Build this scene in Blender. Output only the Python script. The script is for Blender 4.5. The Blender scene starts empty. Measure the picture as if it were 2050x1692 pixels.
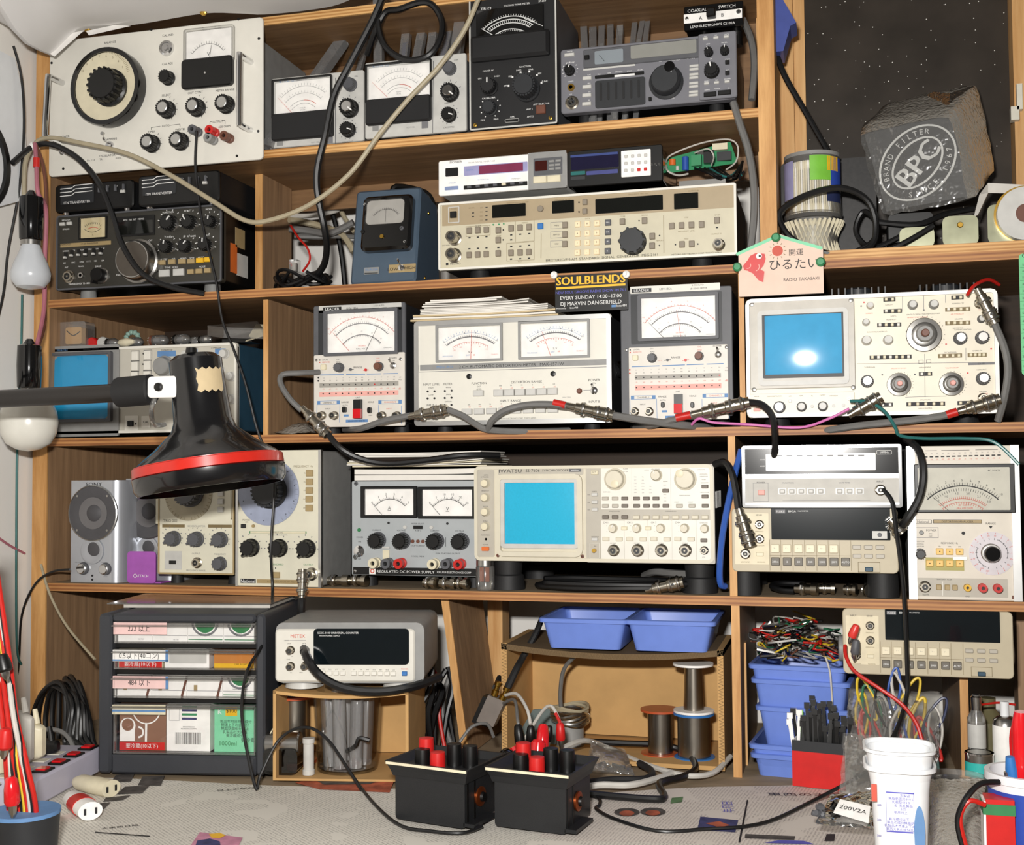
import bpy,bmesh,math,random
from mathutils import Vector as V,Matrix
sc=bpy.context.scene
COL=sc.collection
pi,sin,cos,R=math.pi,math.sin,math.cos,math.radians
rnd=random.Random(7)

# ---------------- camera (fitted to the shelf edges of the photograph) ----------------
F,YAW,PITCH,ROLL=2387.6,R(15.17),R(2.445),R(-0.424)
CAM=V((0,-1.6,.40))
_w=V((-sin(YAW)*cos(PITCH),cos(YAW)*cos(PITCH),sin(PITCH)))
_r0=V((cos(YAW),sin(YAW),0));_u0=_r0.cross(_w)
_r=_r0*cos(ROLL)+_u0*sin(ROLL);_u=_u0*cos(ROLL)-_r0*sin(ROLL)
cd=bpy.data.cameras.new('camera');cam=bpy.data.objects.new('camera',cd);COL.objects.link(cam)
cd.sensor_fit='HORIZONTAL';cd.sensor_width=36;cd.lens=36*F/2050;cd.clip_start=.02
cam.matrix_world=Matrix(((_r.x,_u.x,-_w.x,CAM.x),(_r.y,_u.y,-_w.y,CAM.y),(_r.z,_u.z,-_w.z,CAM.z),(0,0,0,1)))
sc.camera=cam
# ---------------- world, camera flash, exposure ----------------
wd=bpy.data.worlds.new('room');sc.world=wd;wd.use_nodes=True
wd.node_tree.nodes['Background'].inputs[0].default_value=(1,.93,.84,1)
wd.node_tree.nodes['Background'].inputs[1].default_value=.11
fl=bpy.data.lights.new('camera_flash','AREA');fl.shape='RECTANGLE';fl.size=.07;fl.size_y=.035;fl.energy=28;fl.color=(1,.97,.93)
flo=bpy.data.objects.new('camera_flash',fl);COL.objects.link(flo)
flo.location=CAM+_r*-.06+_u*.13+_w*.02;flo.rotation_euler=cam.matrix_world.to_euler()
sc.view_settings.view_transform='Standard';sc.view_settings.look='None'
sc.view_settings.exposure=0;sc.view_settings.gamma=1;sc.view_settings.use_curve_mapping=False

# ---------------- measuring: photo pixel -> point in the room ----------------
def ray(x,y):
    d=_r*((x-1025)/F)+_u*((846-y)/F)+_w
    return d
def at(x,y,Y=0.):
    d=ray(x,y);return CAM+d*((Y-CAM.y)/d.y)
def atz(x,y,Z=0.):
    d=ray(x,y);return CAM+d*((Z-CAM.z)/d.z)
def atx(x,y,X):
    d=ray(x,y);return CAM+d*((X-CAM.x)/d.x)

# ---------------- materials ----------------
def lin(h):
    c=[int(h[i:i+2],16)/255 for i in (0,2,4)]
    return [(v/12.92 if v <= .04045 else ((v+.055)/1.055)**2.4) for v in c]+[1]
MATS={}
def mt(key,hexc=None,rough=.5,metal=0.,var=.07,scale=60.,bump=0.,alpha=1.,trans=0.,emit=0.,coat=0.,bscale=None,spec=.5):
    if key in MATS: return MATS[key]
    m=bpy.data.materials.new(key);m.use_nodes=True;nt=m.node_tree;N=nt.nodes;L=nt.links
    b=N['Principled BSDF'];c=lin(hexc)
    tc=N.new('ShaderNodeTexCoord');no=N.new('ShaderNodeTexNoise');no.inputs['Scale'].default_value=scale;no.inputs['Detail'].default_value=3
    L.new(tc.outputs['Object'],no.inputs['Vector'])
    cr=N.new('ShaderNodeValToRGB')
    cr.color_ramp.elements[0].color=[max(0,v*(1-var)) for v in c[:3]]+[1];cr.color_ramp.elements[1].color=[min(1,v*(1+var)) for v in c[:3]]+[1]
    cr.color_ramp.elements[0].position=.3;cr.color_ramp.elements[1].position=.7
    L.new(no.outputs['Fac'],cr.inputs[0]);L.new(cr.outputs[0],b.inputs['Base Color'])
    b.inputs['Roughness'].default_value=rough;b.inputs['Metallic'].default_value=metal;b.inputs['Alpha'].default_value=alpha
    b.inputs['Transmission Weight'].default_value=trans;b.inputs['Coat Weight'].default_value=coat;b.inputs['Specular IOR Level'].default_value=spec
    if emit: b.inputs['Emission Color'].default_value=c;b.inputs['Emission Strength'].default_value=emit
    if bump:
        n2=N.new('ShaderNodeTexNoise');n2.inputs['Scale'].default_value=bscale or scale*4;L.new(tc.outputs['Object'],n2.inputs['Vector'])
        bp=N.new('ShaderNodeBump');bp.inputs['Strength'].default_value=bump;bp.inputs['Distance'].default_value=.002
        L.new(n2.outputs['Fac'],bp.inputs['Height']);L.new(bp.outputs[0],b.inputs['Normal'])
    MATS[key]=m;return m
def wood(key,c1,c2,axis='X',stretch=14.,sc_=9.,rough=.55,plies=0.):
    """wood grain along `axis`; plies>0 adds plywood layers across Z"""
    if key in MATS: return MATS[key]
    m=mt(key,c1,rough);nt=m.node_tree;N=nt.nodes;L=nt.links;b=N['Principled BSDF']
    tc=N['Texture Coordinate'];mp=N.new('ShaderNodeMapping');s=[sc_*stretch]*3;s['XYZ'.index(axis)]=sc_
    mp.inputs['Scale'].default_value=s;L.new(tc.outputs['Object'],mp.inputs['Vector'])
    no=N['Noise Texture'];no.inputs['Scale'].default_value=1;no.inputs['Detail'].default_value=6;no.inputs['Roughness'].default_value=.65
    L.new(mp.outputs[0],no.inputs['Vector'])
    cr=N['Color Ramp'];cr.color_ramp.elements[0].color=lin(c1);cr.color_ramp.elements[1].color=lin(c2)
    if plies:
        sx=N.new('ShaderNodeSeparateXYZ');L.new(tc.outputs['Object'],sx.inputs[0])
        ma=N.new('ShaderNodeMath');ma.operation='MULTIPLY';ma.inputs[1].default_value=plies;L.new(sx.outputs['Z'],ma.inputs[0])
        m2=N.new('ShaderNodeMath');m2.operation='SINE';L.new(ma.outputs[0],m2.inputs[0])
        m3=N.new('ShaderNodeMath');m3.operation='MULTIPLY_ADD';m3.inputs[1].default_value=.16;m3.inputs[2].default_value=0;L.new(m2.outputs[0],m3.inputs[0])
        m4=N.new('ShaderNodeMath');L.new(m3.outputs[0],m4.inputs[0]);L.new(no.outputs['Fac'],m4.inputs[1]);L.new(m4.outputs[0],cr.inputs[0])
    bp=N.new('ShaderNodeBump');bp.inputs['Strength'].default_value=.15;bp.inputs['Distance'].default_value=.001
    L.new(no.outputs['Fac'],bp.inputs['Height']);L.new(bp.outputs[0],b.inputs['Normal'])
    return m
def P(*a,**k): return mt(*a,**k)
# palette
P('cream','e6e0d2',.45);P('ivory','ddd4b8',.45);P('white','f6f4f0',.45);P('panelwhite','e3e0d6',.4,var=.02);P('lgrey','c4c3be',.45);P('mgrey','8d8d8b',.5)
P('dgrey','55565a',.5);P('charcoal','26282b',.5);P('black','0c0c0c',.38);P('blackgloss','0a0a0b',.12,coat=.4);P('matblack','101012',.6)
P('ink','1c1c1e',.6);P('inkw','e8e8e6',.6);P('inkred','c85442',.6);P('inkblue','5f88b8',.6);P('inkgrey','77777a',.6);P('inkgold','f0b822',.5);P('inkgreen','2c7a48',.6)
P('inkpink','e6aaa0',.6);P('inkbrown','7a6a48',.6);P('inkpurple','5a5ab8',.6)
P('chrome','d8d8d8',.12,1,var=.02);P('steel','b4b2ae',.28,1,var=.04);P('nickel','b4ad9f',.25,1,var=.05);P('brass','c8a04a',.3,1);P('alu','cfcfcd',.35,1,var=.03)
P('red','c81e1c',.4);P('redgloss','d41a22',.18,coat=.4);P('orange','d86a28',.45);P('yellow','e6b420',.45);P('green','2f8a5a',.5);P('mint','7ed0a4',.5)
P('blue','2f6fb4',.45);P('binblue','6f8ad8',.38,var=.03);P('navy','232c50',.4);P('purple','a457b0',.5)
P('rubber','1a1a1b',.62,bump=.05);P('cablegrey','6d6c6a',.45);P('cableblack','111112',.4);P('cablebeige','a79c82',.5);P('cablewhite','c6c2ba',.5)
P('cablered','c02018',.4);P('cablepink','b06a78',.55);P('cableblue','2a55a8',.4);P('cablemag','d070b0',.45);P('cablegreen','2c6a4a',.45);P('cableyellow','d8b830',.45);P('cablebrown','6a4030',.5)
P('paper','e6e2da',.75,var=.03);P('paperold','c8b48e',.8);P('pinkpaper','ecc8c4',.7);P('card','c39a62',.8,var=.08,scale=25,bump=.1);P('carddark','6b563a',.85)
def film(key,tint,gloss,rough,diff=0.,dcol='d8d6d2',bump=0.,bscale=100.,dist=.003):
    """thin clear plastic or glass: see-through, glossy, a little milky"""
    m=mt(key,dcol,.3);nt=m.node_tree;N=nt.nodes;L=nt.links;out=N['Material Output']
    tr=N.new('ShaderNodeBsdfTransparent');tr.inputs[0].default_value=lin(tint);gl=N.new('ShaderNodeBsdfGlossy');gl.inputs['Roughness'].default_value=rough
    fr=N.new('ShaderNodeFresnel');fr.inputs[0].default_value=1.45;ma=N.new('ShaderNodeMath');ma.operation='MULTIPLY_ADD';ma.inputs[1].default_value=gloss;ma.inputs[2].default_value=gloss*.05;L.new(fr.outputs[0],ma.inputs[0])
    m1=N.new('ShaderNodeMixShader');m1.inputs[0].default_value=diff;L.new(tr.outputs[0],m1.inputs[1]);df=N.new('ShaderNodeBsdfDiffuse');df.inputs[0].default_value=lin(dcol);L.new(df.outputs[0],m1.inputs[2])
    m2=N.new('ShaderNodeMixShader');L.new(ma.outputs[0],m2.inputs[0]);L.new(m1.outputs[0],m2.inputs[1]);L.new(gl.outputs[0],m2.inputs[2]);L.new(m2.outputs[0],out.inputs[0])
    if bump:
        n2=N.new('ShaderNodeTexNoise');n2.inputs['Scale'].default_value=bscale;L.new(N['Texture Coordinate'].outputs['Object'],n2.inputs[0]);bp=N.new('ShaderNodeBump');bp.inputs['Strength'].default_value=bump;bp.inputs['Distance'].default_value=dist
        L.new(n2.outputs['Fac'],bp.inputs['Height'])
        for q in (gl,df,fr): L.new(bp.outputs[0],q.inputs['Normal'])
film('glass','ffffff',.45,.03);film('smoke','6a6a6e',1.2,.05);film('clear','fbfbfa',.9,.12,.13);film('tubeclear','ffffff',.8,.15,.32,'b4b4b4');film('bubble','ffffff',1.8,.16,.36,'e6e0d4',1.,190.,.0022);film('bag','fafaf8',2.2,.12,.09,'e0deda',1.,60.)
P('crt','1d93c6',.12,var=.03,coat=.7);P('crt2','2fb2d8',.2,var=.04,scale=400,coat=.5);P('crt3','4fa8d8',.1,var=.04,coat=.8);P('vfd','0d0f0c',.15,coat=.6);P('lcd','0a1216',.14,coat=.5)
P('slate','485868',.42,var=.04,bump=.04);P('teal','28485c',.5);P('solder','9a948a',.3,1,var=.25,scale=12);P('copper','a8552c',.35,.9)
P('milk','e8eaec',.35,var=.02,spec=.5);P('porcelain','ddd9c9',.4)
wood('ply','a9743a','e2b274','X',10,6,plies=1300);wood('plyv','a9743a','e0ae70','Z',10,6);wood('walnut','80644a','a88664','Z',18,5,.5);wood('walnuth','6c4e32','92704c','X',12,5,.55)
wood('edge','84502a','bd8650','X',12,5,plies=1100);wood('dusty','7e6e58','a08c70','X',4,9,.85);wood('pine','b98448','e0b47a','Z',14,4)

# ---------------- mesh building ----------------
class B:
    def __init__(s): s.v=[];s.f=[]
    def add(s,vs,fs):
        n=len(s.v);s.v += [tuple(p) for p in vs];s.f += [tuple(n+i for i in q) for q in fs];return s
    def box(s,x0,x1,y0,y1,z0,z1):
        return s.add([(x0,y0,z0),(x1,y0,z0),(x1,y1,z0),(x0,y1,z0),(x0,y0,z1),(x1,y0,z1),(x1,y1,z1),(x0,y1,z1)],
                     [(0,3,2,1),(4,5,6,7),(0,1,5,4),(1,2,6,5),(2,3,7,6),(3,0,4,7)])
    def loops(s,rings,cap0=True,cap1=True,closed=True):
        n=len(rings[0]);vs=[p for r in rings for p in r];fs=[]
        for k in range(len(rings)-1):
            for i in range(n if closed else n-1):
                j=(i+1) % n;fs.append((k*n+i,k*n+j,(k+1)*n+j,(k+1)*n+i))
        if cap0: fs.append(tuple(range(n-1,-1,-1)))
        if cap1: fs.append(tuple((len(rings)-1)*n+i for i in range(n)))
        return s.add(vs,fs)
    def rrect(s,cx,cz,w,h,r,y0,y1,seg=3,bev=0.,tw=1.):
        """rounded slab in XZ; y0 back, y1 front (front may be bevelled / tapered)"""
        r=min(r,w*.49,h*.49)
        def ring(w,h,r,y):
            o=[]
            for qx,qz,a0 in ((1,1,0),(-1,1,90),(-1,-1,180),(1,-1,270)):
                for k in range(seg+1 if r > 1e-5 else 1):
                    a=R(a0+90*k/seg) if r > 1e-5 else 0
                    o.append((cx+qx*(w/2-r)+(r*cos(a) if r > 1e-5 else 0),y,cz+qz*(h/2-r)+(r*sin(a) if r > 1e-5 else 0)))
            return o
        d=1 if y1 > y0 else -1;rs=[ring(w,h,r,y0)]
        if bev: rs += [ring(w*tw,h*tw,r,y1-d*bev),ring(w*tw-2*bev,h*tw-2*bev,max(r-bev,1e-4) if r > 1e-5 else 0,y1)]
        else: rs.append(ring(w*tw,h*tw,r,y1))
        return s.loops(rs)
    def frame(s,cx,cz,w,h,t,y0,y1,r=0.):
        """rectangular ring in XZ with bar width t"""
        if r:
            def ring(w,h,r,y): 
                b=B();b.rrect(cx,cz,w,h,r,y,y-1e-6);return b.v[:len(b.v)//2]
            return s.loops([ring(w,h,r,y0),ring(w,h,r,y1),ring(w-2*t,h-2*t,max(r-t,.0006),y1),ring(w-2*t,h-2*t,max(r-t,.0006),y0)],False,False)
        s.box(cx-w/2,cx+w/2,y1,y0,cz+h/2-t,cz+h/2);s.box(cx-w/2,cx+w/2,y1,y0,cz-h/2,cz-h/2+t)
        s.box(cx-w/2,cx-w/2+t,y1,y0,cz-h/2+t,cz+h/2-t);return s.box(cx+w/2-t,cx+w/2,y1,y0,cz-h/2+t,cz+h/2-t)
    def lathe(s,prof,p0=(0,0,0),ax=(0,-1,0),n=20,cap=True):
        """profile [(radius, distance along axis)]"""
        ax=V(ax).normalized();p0=V(p0);q=ax.to_track_quat('Z','Y');e1=q @ V((1,0,0));e2=q @ V((0,1,0))
        rs=[[p0+ax*t+(e1*cos(2*pi*i/n)+e2*sin(2*pi*i/n))*max(r,1e-5) for i in range(n)] for r,t in prof]
        return s.loops(rs,cap,cap)
    def tube(s,pts,r,n=8,sub=6,taper=None):
        pts=smooth(pts,sub) if sub > 1 else [V(p) for p in pts]
        rs=[];up=V((0,0,1));T0=None;e1=None
        for i,p in enumerate(pts):
            t=(pts[min(i+1,len(pts)-1)]-pts[max(i-1,0)])
            t=t.normalized() if t.length > 1e-9 else V((0,0,1))
            if e1 is None:
                e1=t.orthogonal().normalized()
            else:
                e1=e1-t*e1.dot(t);e1=e1.normalized() if e1.length > 1e-6 else t.orthogonal().normalized()
            e2=t.cross(e1);rr=r if taper is None else r*(1+(taper-1)*i/(len(pts)-1))
            rs.append([p+(e1*cos(2*pi*k/n)+e2*sin(2*pi*k/n))*rr for k in range(n)])
        return s.loops(rs)
    def prism(s,poly,y0,y1):
        """polygon [(x,z)] extruded along y"""
        return s.loops([[(x,y0,z) for x,z in poly],[(x,y1,z) for x,z in poly]])
    def quad(s,*ps): return s.add(ps,[tuple(range(len(ps)))])
    def mesh(s,name,mat,smooth_=False,ang=35):
        me=bpy.data.meshes.new(name);me.from_pydata(s.v,[],s.f)
        bm=bmesh.new();bm.from_mesh(me);bmesh.ops.recalc_face_normals(bm,faces=bm.faces);bm.to_mesh(me);bm.free()
        me.materials.append(MATS[mat] if isinstance(mat,str) else mat)
        if smooth_: me.shade_smooth();me.set_sharp_from_angle(angle=R(ang))
        return me
    def obj(s,name,mat,parent=None,smooth_=False,ang=35,label=None):
        return link(name,s.mesh(name,mat,smooth_,ang),parent,label=label)
def smooth(pts,sub=6):
    p=[V(q) for q in pts]
    if len(p) < 3: return p
    o=[]
    for i in range(len(p)-1):
        a,b,c,d=p[max(i-1,0)],p[i],p[i+1],p[min(i+2,len(p)-1)]
        for k in range(sub):
            t=k/sub;o.append(.5*((2*b)+(c-a)*t+(2*a-5*b+4*c-d)*t*t+(3*b-a-3*c+d)*t*t*t))
    return o+[p[-1]]
def link(name,me,parent=None,loc=None,label=None):
    o=bpy.data.objects.new(name,me);COL.objects.link(o)
    if parent is not None: o.parent=parent
    if loc is not None: o.location=loc
    if label: o['label']=label
    return o
def tag(o,label,cat,group=None,kind=None):
    if label: o['label']=label
    if cat: o['category']=cat
    if group: o['group']=group
    if kind: o['kind']=kind
    return o
def empty(name,loc,label,cat,rot=(0,0,0),group=None):
    o=link(name,None,None,loc);o.rotation_euler=rot;o.empty_display_size=.02
    return tag(o,label,cat,group)
def thing(name,b,mat,label,cat,smooth_=True,group=None,ang=35):
    """a thing that is one mesh; its origin moves to the base centre"""
    vs=[V(p) for p in b.v];lo=[min(p[i] for p in vs) for i in range(3)];hi=[max(p[i] for p in vs) for i in range(3)]
    c=V(((lo[0]+hi[0])/2,(lo[1]+hi[1])/2,lo[2]));b.v=[tuple(p-c) for p in vs]
    o=b.obj(name,mat,None,smooth_,ang);o.location=c
    return tag(o,label,cat,group)
CACHE={}
def cached(key,fn):
    if key not in CACHE: CACHE[key]=fn()
    return CACHE[key]

# ---------------- glyphs, made once ----------------
CH=[chr(c) for c in range(33,127)]+list('開運ひるたい以上下東西の大名コン冷蔵要乳製品成分無脂肪固形年月日時～')
def make_glyphs():
    tmp=[]
    def mk(t):
        cu=bpy.data.curves.new('g','FONT');cu.body=t;cu.size=1;cu.resolution_u=2;o=bpy.data.objects.new('g',cu);COL.objects.link(o);tmp.append(o);return o
    hh=mk('HH');pairs=[(c,mk(c),mk('H'+c+'H')) for c in CH]
    dg=bpy.context.evaluated_depsgraph_get();G={}
    def ext(o):
        me=o.evaluated_get(dg).to_mesh();vs=[(v.co.x,v.co.y) for v in me.vertices];fs=[tuple(p.vertices) for p in me.polygons];o.evaluated_get(dg).to_mesh_clear();return vs,fs
    w=lambda vs: max(p[0] for p in vs)-min(p[0] for p in vs)
    w0=w(ext(hh)[0])
    for c,a,b in pairs:
        vs,fs=ext(a)
        if vs: G[c]=(vs,fs,w(ext(b)[0])-w0)
    for o in tmp:
        cu=o.data;bpy.data.objects.remove(o);bpy.data.curves.remove(cu)
    return G
G=make_glyphs()
def text_xy(t,h,sx=1.,align='C'):
    """flat glyph geometry, cap height h; returns verts (x,z) and faces"""
    k=h/.73;x=0;vs=[];fs=[]
    for c in t:
        if c == ' ': x += .28*k*sx;continue
        g=G.get(c)
        if not g: x += .5*k*sx;continue
        n=len(vs);vs += [(x+p[0]*k*sx,p[1]*k) for p in g[0]];fs += [tuple(n+i for i in q) for q in g[1]];x += g[2]*k*sx
    dx={'C': -x/2,'L': 0,'R': -x}[align]
    return [(a+dx,b-h/2) for a,b in vs],fs,x

# ---------------- a boxed instrument measured by the corners of its front ----------------
def solve(A,y):
    n=len(y);A=[r[:]+[v] for r,v in zip(A,y)]
    for i in range(n):
        p=max(range(i,n),key=lambda k: abs(A[k][i]));A[i],A[p]=A[p],A[i]
        for k in range(n):
            if k != i:
                q=A[k][i]/A[i][i]
                for j in range(i,n+1): A[k][j] -= q*A[i][j]
    return [A[i][n]/A[i][i] for i in range(n)]
class Dev:
    def __init__(s,name,label,cat,zoom,TL,TR,BR,BL,y=0.,z=None,tilt=0.,depth=.18,rz=0.,group=None,h=None):
        s.zo=zoom;g=lambda q: (zoom[0]+q[0]*zoom[2],zoom[1]+q[1]*zoom[2])
        c=[g(q) for q in (TL,TR,BR,BL)];s.depth=depth
        bl,br=at(*c[3],y),at(*c[2],y)
        if rz:
            # front turned by rz about the bottom left corner
            d=ray(*c[2]);n=V((sin(rz),-cos(rz),0));br=CAM+d*((bl-CAM).dot(n)/d.dot(n));s.W=V((br.x-bl.x,br.y-bl.y,0)).length
        else: s.W=br.x-bl.x
        z0=(bl.z+br.z)/2 if z is None else z
        o=V((bl.x,bl.y,z0));rot=Matrix.Rotation(rz,3,'Z') @ Matrix.Rotation(-tilt,3,'X')
        n=rot @ V((0,-1,0));up=rot @ V((0,0,1));hs=[]
        for q,base in ((c[0],bl),(c[1],br)):
            d=ray(*q);p=CAM+d*((base-CAM).dot(n)/d.dot(n));hs.append((p-base).dot(up))
        s.H=h or (hs[0]+hs[1])/2
        s.root=empty(name,o,label,cat,rot.to_euler(),group)
        s.mw=Matrix.Translation(o) @ rot.to_4x4()
        A=[];Y=[]
        for (px,py),(u,v) in zip(c,((0,s.H),(s.W,s.H),(s.W,0),(0,0))):
            px -= 1025;py -= 846;px /= 1000;py /= 1000
            A.append([px,py,1,0,0,0,-u*px,-u*py]);Y.append(u);A.append([0,0,0,px,py,1,-v*px,-v*py]);Y.append(v)
        s.h=solve(A,Y)
        s.mm=s.W/((c[2][0]-c[3][0])/zoom[2])   # metres per zoom pixel
        s.pr={};s.yf=0.
    def uv(s,x,y):
        x=(s.zo[0]+x*s.zo[2]-1025)/1000;y=(s.zo[1]+y*s.zo[2]-846)/1000;h=s.h;w=h[6]*x+h[7]*y+1
        return (h[0]*x+h[1]*y+h[2])/w,(h[3]*x+h[4]*y+h[5])/w
    def sh(s,x,y,out):
        """base position of a part whose end, `out` proud of the face, is seen at (x,y)"""
        k=out/1.62;return x+((1680-s.zo[0])/s.zo[2]-x)*k,y+((935-s.zo[1])/s.zo[2]-y)*k
    def wp(s,x,y,out=0.):
        u,v=s.uv(x,y);return s.mw @ V((u,-out,v))
    def body(s,mat,inset=.003,r=.004,y0=.004,name='case',h0=0.,h1=None,depth=None):
        b=B();h1=s.H if h1 is None else h1
        return b.rrect(s.W/2,(h0+h1)/2,s.W-2*inset,(h1-h0)-2*inset,r,y0,depth or s.depth).obj(name,mat,s.root,True)
    def face(s,mat,r=.003,t=.005,name='front_panel',bev=.001,dy=0.):
        b=B();b.rrect(s.W/2,s.H/2,s.W,s.H,r,t+dy,0.+dy,bev=bev);return b.obj(name,mat,s.root,True)
    def rim(s,mat,t=.005,out=.004,r=.005,name='front_frame',yb=.006):
        return B().frame(s.W/2,s.H/2,s.W,s.H,t,yb,-out,r).obj(name,mat,s.root,True)
    def rect(s,x0,y0,x1,y1):
        """axis-aligned patch given by opposite corners measured along the (possibly sloping) rows"""
        a,b=s.uv(x0,y0),s.uv(x1,y1);return (a[0]+b[0])/2,(a[1]+b[1])/2,abs(b[0]-a[0]),abs(b[1]-a[1])
    def panel(s,name,c,w,h,mat,t=.001,r=.001,y=None,bev=0.,parent=None,label=None,tw=1.):
        u,v=s.uv(*c);y=s.yf if y is None else y
        return B().rrect(u,v,w*s.mm,h*s.mm,r,y,y-t,bev=bev,tw=tw).obj(name,mat,parent or s.root,True,label=label)
    def ring(s,name,c,w,h,bar,mat,t=.003,r=.003,y=None,parent=None):
        u,v=s.uv(*c);y=s.yf if y is None else y
        return B().frame(u,v,w*s.mm,h*s.mm,bar*s.mm,y,y-t,r).obj(name,mat,parent or s.root,True)
    def btn(s,x,y,w,h,mat,t=.0035,r=.0006,name='button',yy=None,label=None):
        W,H=round(w*s.mm,5),round(h*s.mm,5)
        me=cached(('btn',W,H,mat,t,r),lambda: B().rrect(0,0,W,H,r,0,-t,seg=2,bev=min(.0007,W*.2,H*.2),tw=.97).mesh(name,mat,True))
        u,v=s.uv(x,y);return link(name,me,s.root,(u,s.yf if yy is None else yy,v),label)
    def row(s,n,a,b,w,h,mat,t=.0035,name='button',skip=(),r=.0006):
        for i in range(n):
            if i in skip: continue
            k=i/(n-1) if n > 1 else 0;s.btn(a[0]+(b[0]-a[0])*k,a[1]+(b[1]-a[1])*k,w,h,mat,t,r,name)
    def knob(s,x,y,d,mat='black',h=.012,cap=None,ang=None,sk=None,name='knob',n=24,capr=.72,ribs=0,point=False,yy=None):
        """d: base diameter in zoom px; cap: material of the end disc; ang: pointer degrees clockwise from up; sk: flange material"""
        r=d*s.mm/2;rr=round(r,4);u,v=s.uv(*s.sh(x,y,h*.6-(s.yf if yy is None else yy)))
        def mk():
            b=B();pr=[(rr,0),(rr,h*.18),(rr*.86,h*.28),(rr*.8,h*.92),(rr*.74,h),] if sk is None else [(rr*.78,0),(rr*.78,h*.92),(rr*.7,h)]
            b.lathe(pr,n=n)
            if point: b.prism([(-rr*.22,0),(rr*.22,0),(rr*.12,rr*1.12),(-rr*.12,rr*1.12)],0,-h*.95)
            if ribs:
                for k in range(ribs):
                    a=2*pi*k/ribs;b.lathe([(rr*.09,h*.2),(rr*.09,h*.95)],(rr*.82*cos(a),0,rr*.82*sin(a)),n=5)
            return b.mesh(name,mat,True)
        o=link(name,cached(('knob',rr,mat,h,sk,n,ribs,point),mk),s.root,(u,s.yf if yy is None else yy,v))
        if sk: link('flange',cached(('fl',rr,sk),lambda: B().lathe([(rr,0),(rr,.0015),(rr*.9,.003)],n=n).mesh('flange',sk,True)),o)
        if cap: link('knob_cap',cached(('cap',rr,cap,h,capr),lambda: B().lathe([(rr*capr,h*.9),(rr*capr,h+.0004),(rr*capr*.9,h+.001)],n=n).mesh('knob_cap',cap,True)),o)
        if ang is not None:
            if point: o.rotation_euler=(0,R(ang),0)
            else:
                m=link('pointer_mark',cached(('pm',rr,h),lambda: B().box(-rr*.07,rr*.07,-h-.0014,-h*.5,rr*.25,rr*.8).mesh('pointer_mark','inkw')),o);m.rotation_euler=(0,R(ang),0)
        return o
    def disc(s,name,x,y,d,mat,t=.001,yy=None,n=24,prof=None):
        r=round(d*s.mm/2,5);u,v=s.uv(x,y)
        me=cached(('disc',name,r,mat,t,bool(prof)),lambda: B().lathe(prof(r) if prof else [(r,0),(r,t*.8),(r*.92,t)],n=n).mesh(name,mat,True))
        return link(name,me,s.root,(u,s.yf if yy is None else yy,v))
    def bnc(s,x,y,d,name='bnc_socket',h=.012,mat='nickel'):
        r=round(d*s.mm/2,5);u,v=s.uv(*s.sh(x,y,h*.7))
        def mk():
            b=B();b.lathe([(r,0),(r,.002),(r*.78,.003),(r*.72,h),(r*.5,h),(r*.5,h-.004)],n=20)
            b.lathe([(r*.14,h-.008),(r*.14,h-.0005)],n=8);b.box(-r*.92,-r*.7,-h*.7,-h*.45,-r*.12,r*.12);b.box(r*.7,r*.92,-h*.7,-h*.45,-r*.12,r*.12);return b.mesh(name,mat,True)
        o=link(name,cached(('bnc',r,h,mat),mk),s.root,(u,s.yf,v))
        link('insulator',cached(('bni',r,h),lambda: B().lathe([(r*.49,h-.006),(r*.49,h-.0035)],n=16).mesh('insulator','charcoal')),o);return o
    def post(s,x,y,d,mat,h=.016,name='binding_post'):
        r=round(d*s.mm/2,5);u,v=s.uv(*s.sh(x,y,h*.7))
        o=link(name,cached(('post',r,mat,h),lambda: B().lathe([(r,0),(r,h*.25),(r*.8,h*.3),(r*.8,h*.5),(r*.95,h*.55),(r*.95,h),(r*.42,h),(r*.42,h*.7)],n=18).mesh(name,mat,True)),s.root,(u,s.yf,v))
        link('socket_hole',cached(('ph',r,h),lambda: B().lathe([(r*.4,h*.7),(r*.4,h*.75)],n=12).mesh('socket_hole','black')),o);return o
    def crt(s,c,w,h,mat,bulge=.004,y=None,name='screen'):
        """convex picture tube face"""
        u,v=s.uv(*c);w *= s.mm;h *= s.mm;y=s.yf if y is None else y;n=12;b=B()
        vs=[(u+w*(i/n-.5),y-bulge*(1-(2*i/n-1)**2*.5-(2*j/n-1)**2*.5),v+h*(j/n-.5)) for j in range(n+1) for i in range(n+1)]
        b.add(vs,[(j*(n+1)+i,j*(n+1)+i+1,(j+1)*(n+1)+i+1,(j+1)*(n+1)+i) for j in range(n) for i in range(n)]);k=n+1
        ed=[i for i in range(k)]+[j*k+n for j in range(1,k)]+[n*k+i for i in range(n-1,-1,-1)]+[j*k for j in range(n-1,0,-1)]
        bk=len(b.v);b.v += [(b.v[i][0],y+.001,b.v[i][2]) for i in ed];m=len(ed)
        b.f += [(ed[i],ed[(i+1) % m],bk+(i+1) % m,bk+i) for i in range(m)]+[tuple(bk+i for i in range(m))]
        return b.obj(name,mat,s.root,True,40)
    def screw(s,x,y,d,mat='steel'):
        r=round(d*s.mm/2,5);u,v=s.uv(x,y)
        o=link('screw',cached(('scr',r,mat),lambda: B().lathe([(r,0),(r*.9,.0012),(r*.4,.0016)],n=12).mesh('screw',mat,True)),s.root,(u,s.yf,v))
        link('slot',cached(('slot',r),lambda: B().box(-r*.6,r*.6,-.0018,-.0012,-r*.12,r*.12).mesh('slot','black')),o);o.rotation_euler=(0,rnd.random()*3,0)
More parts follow.
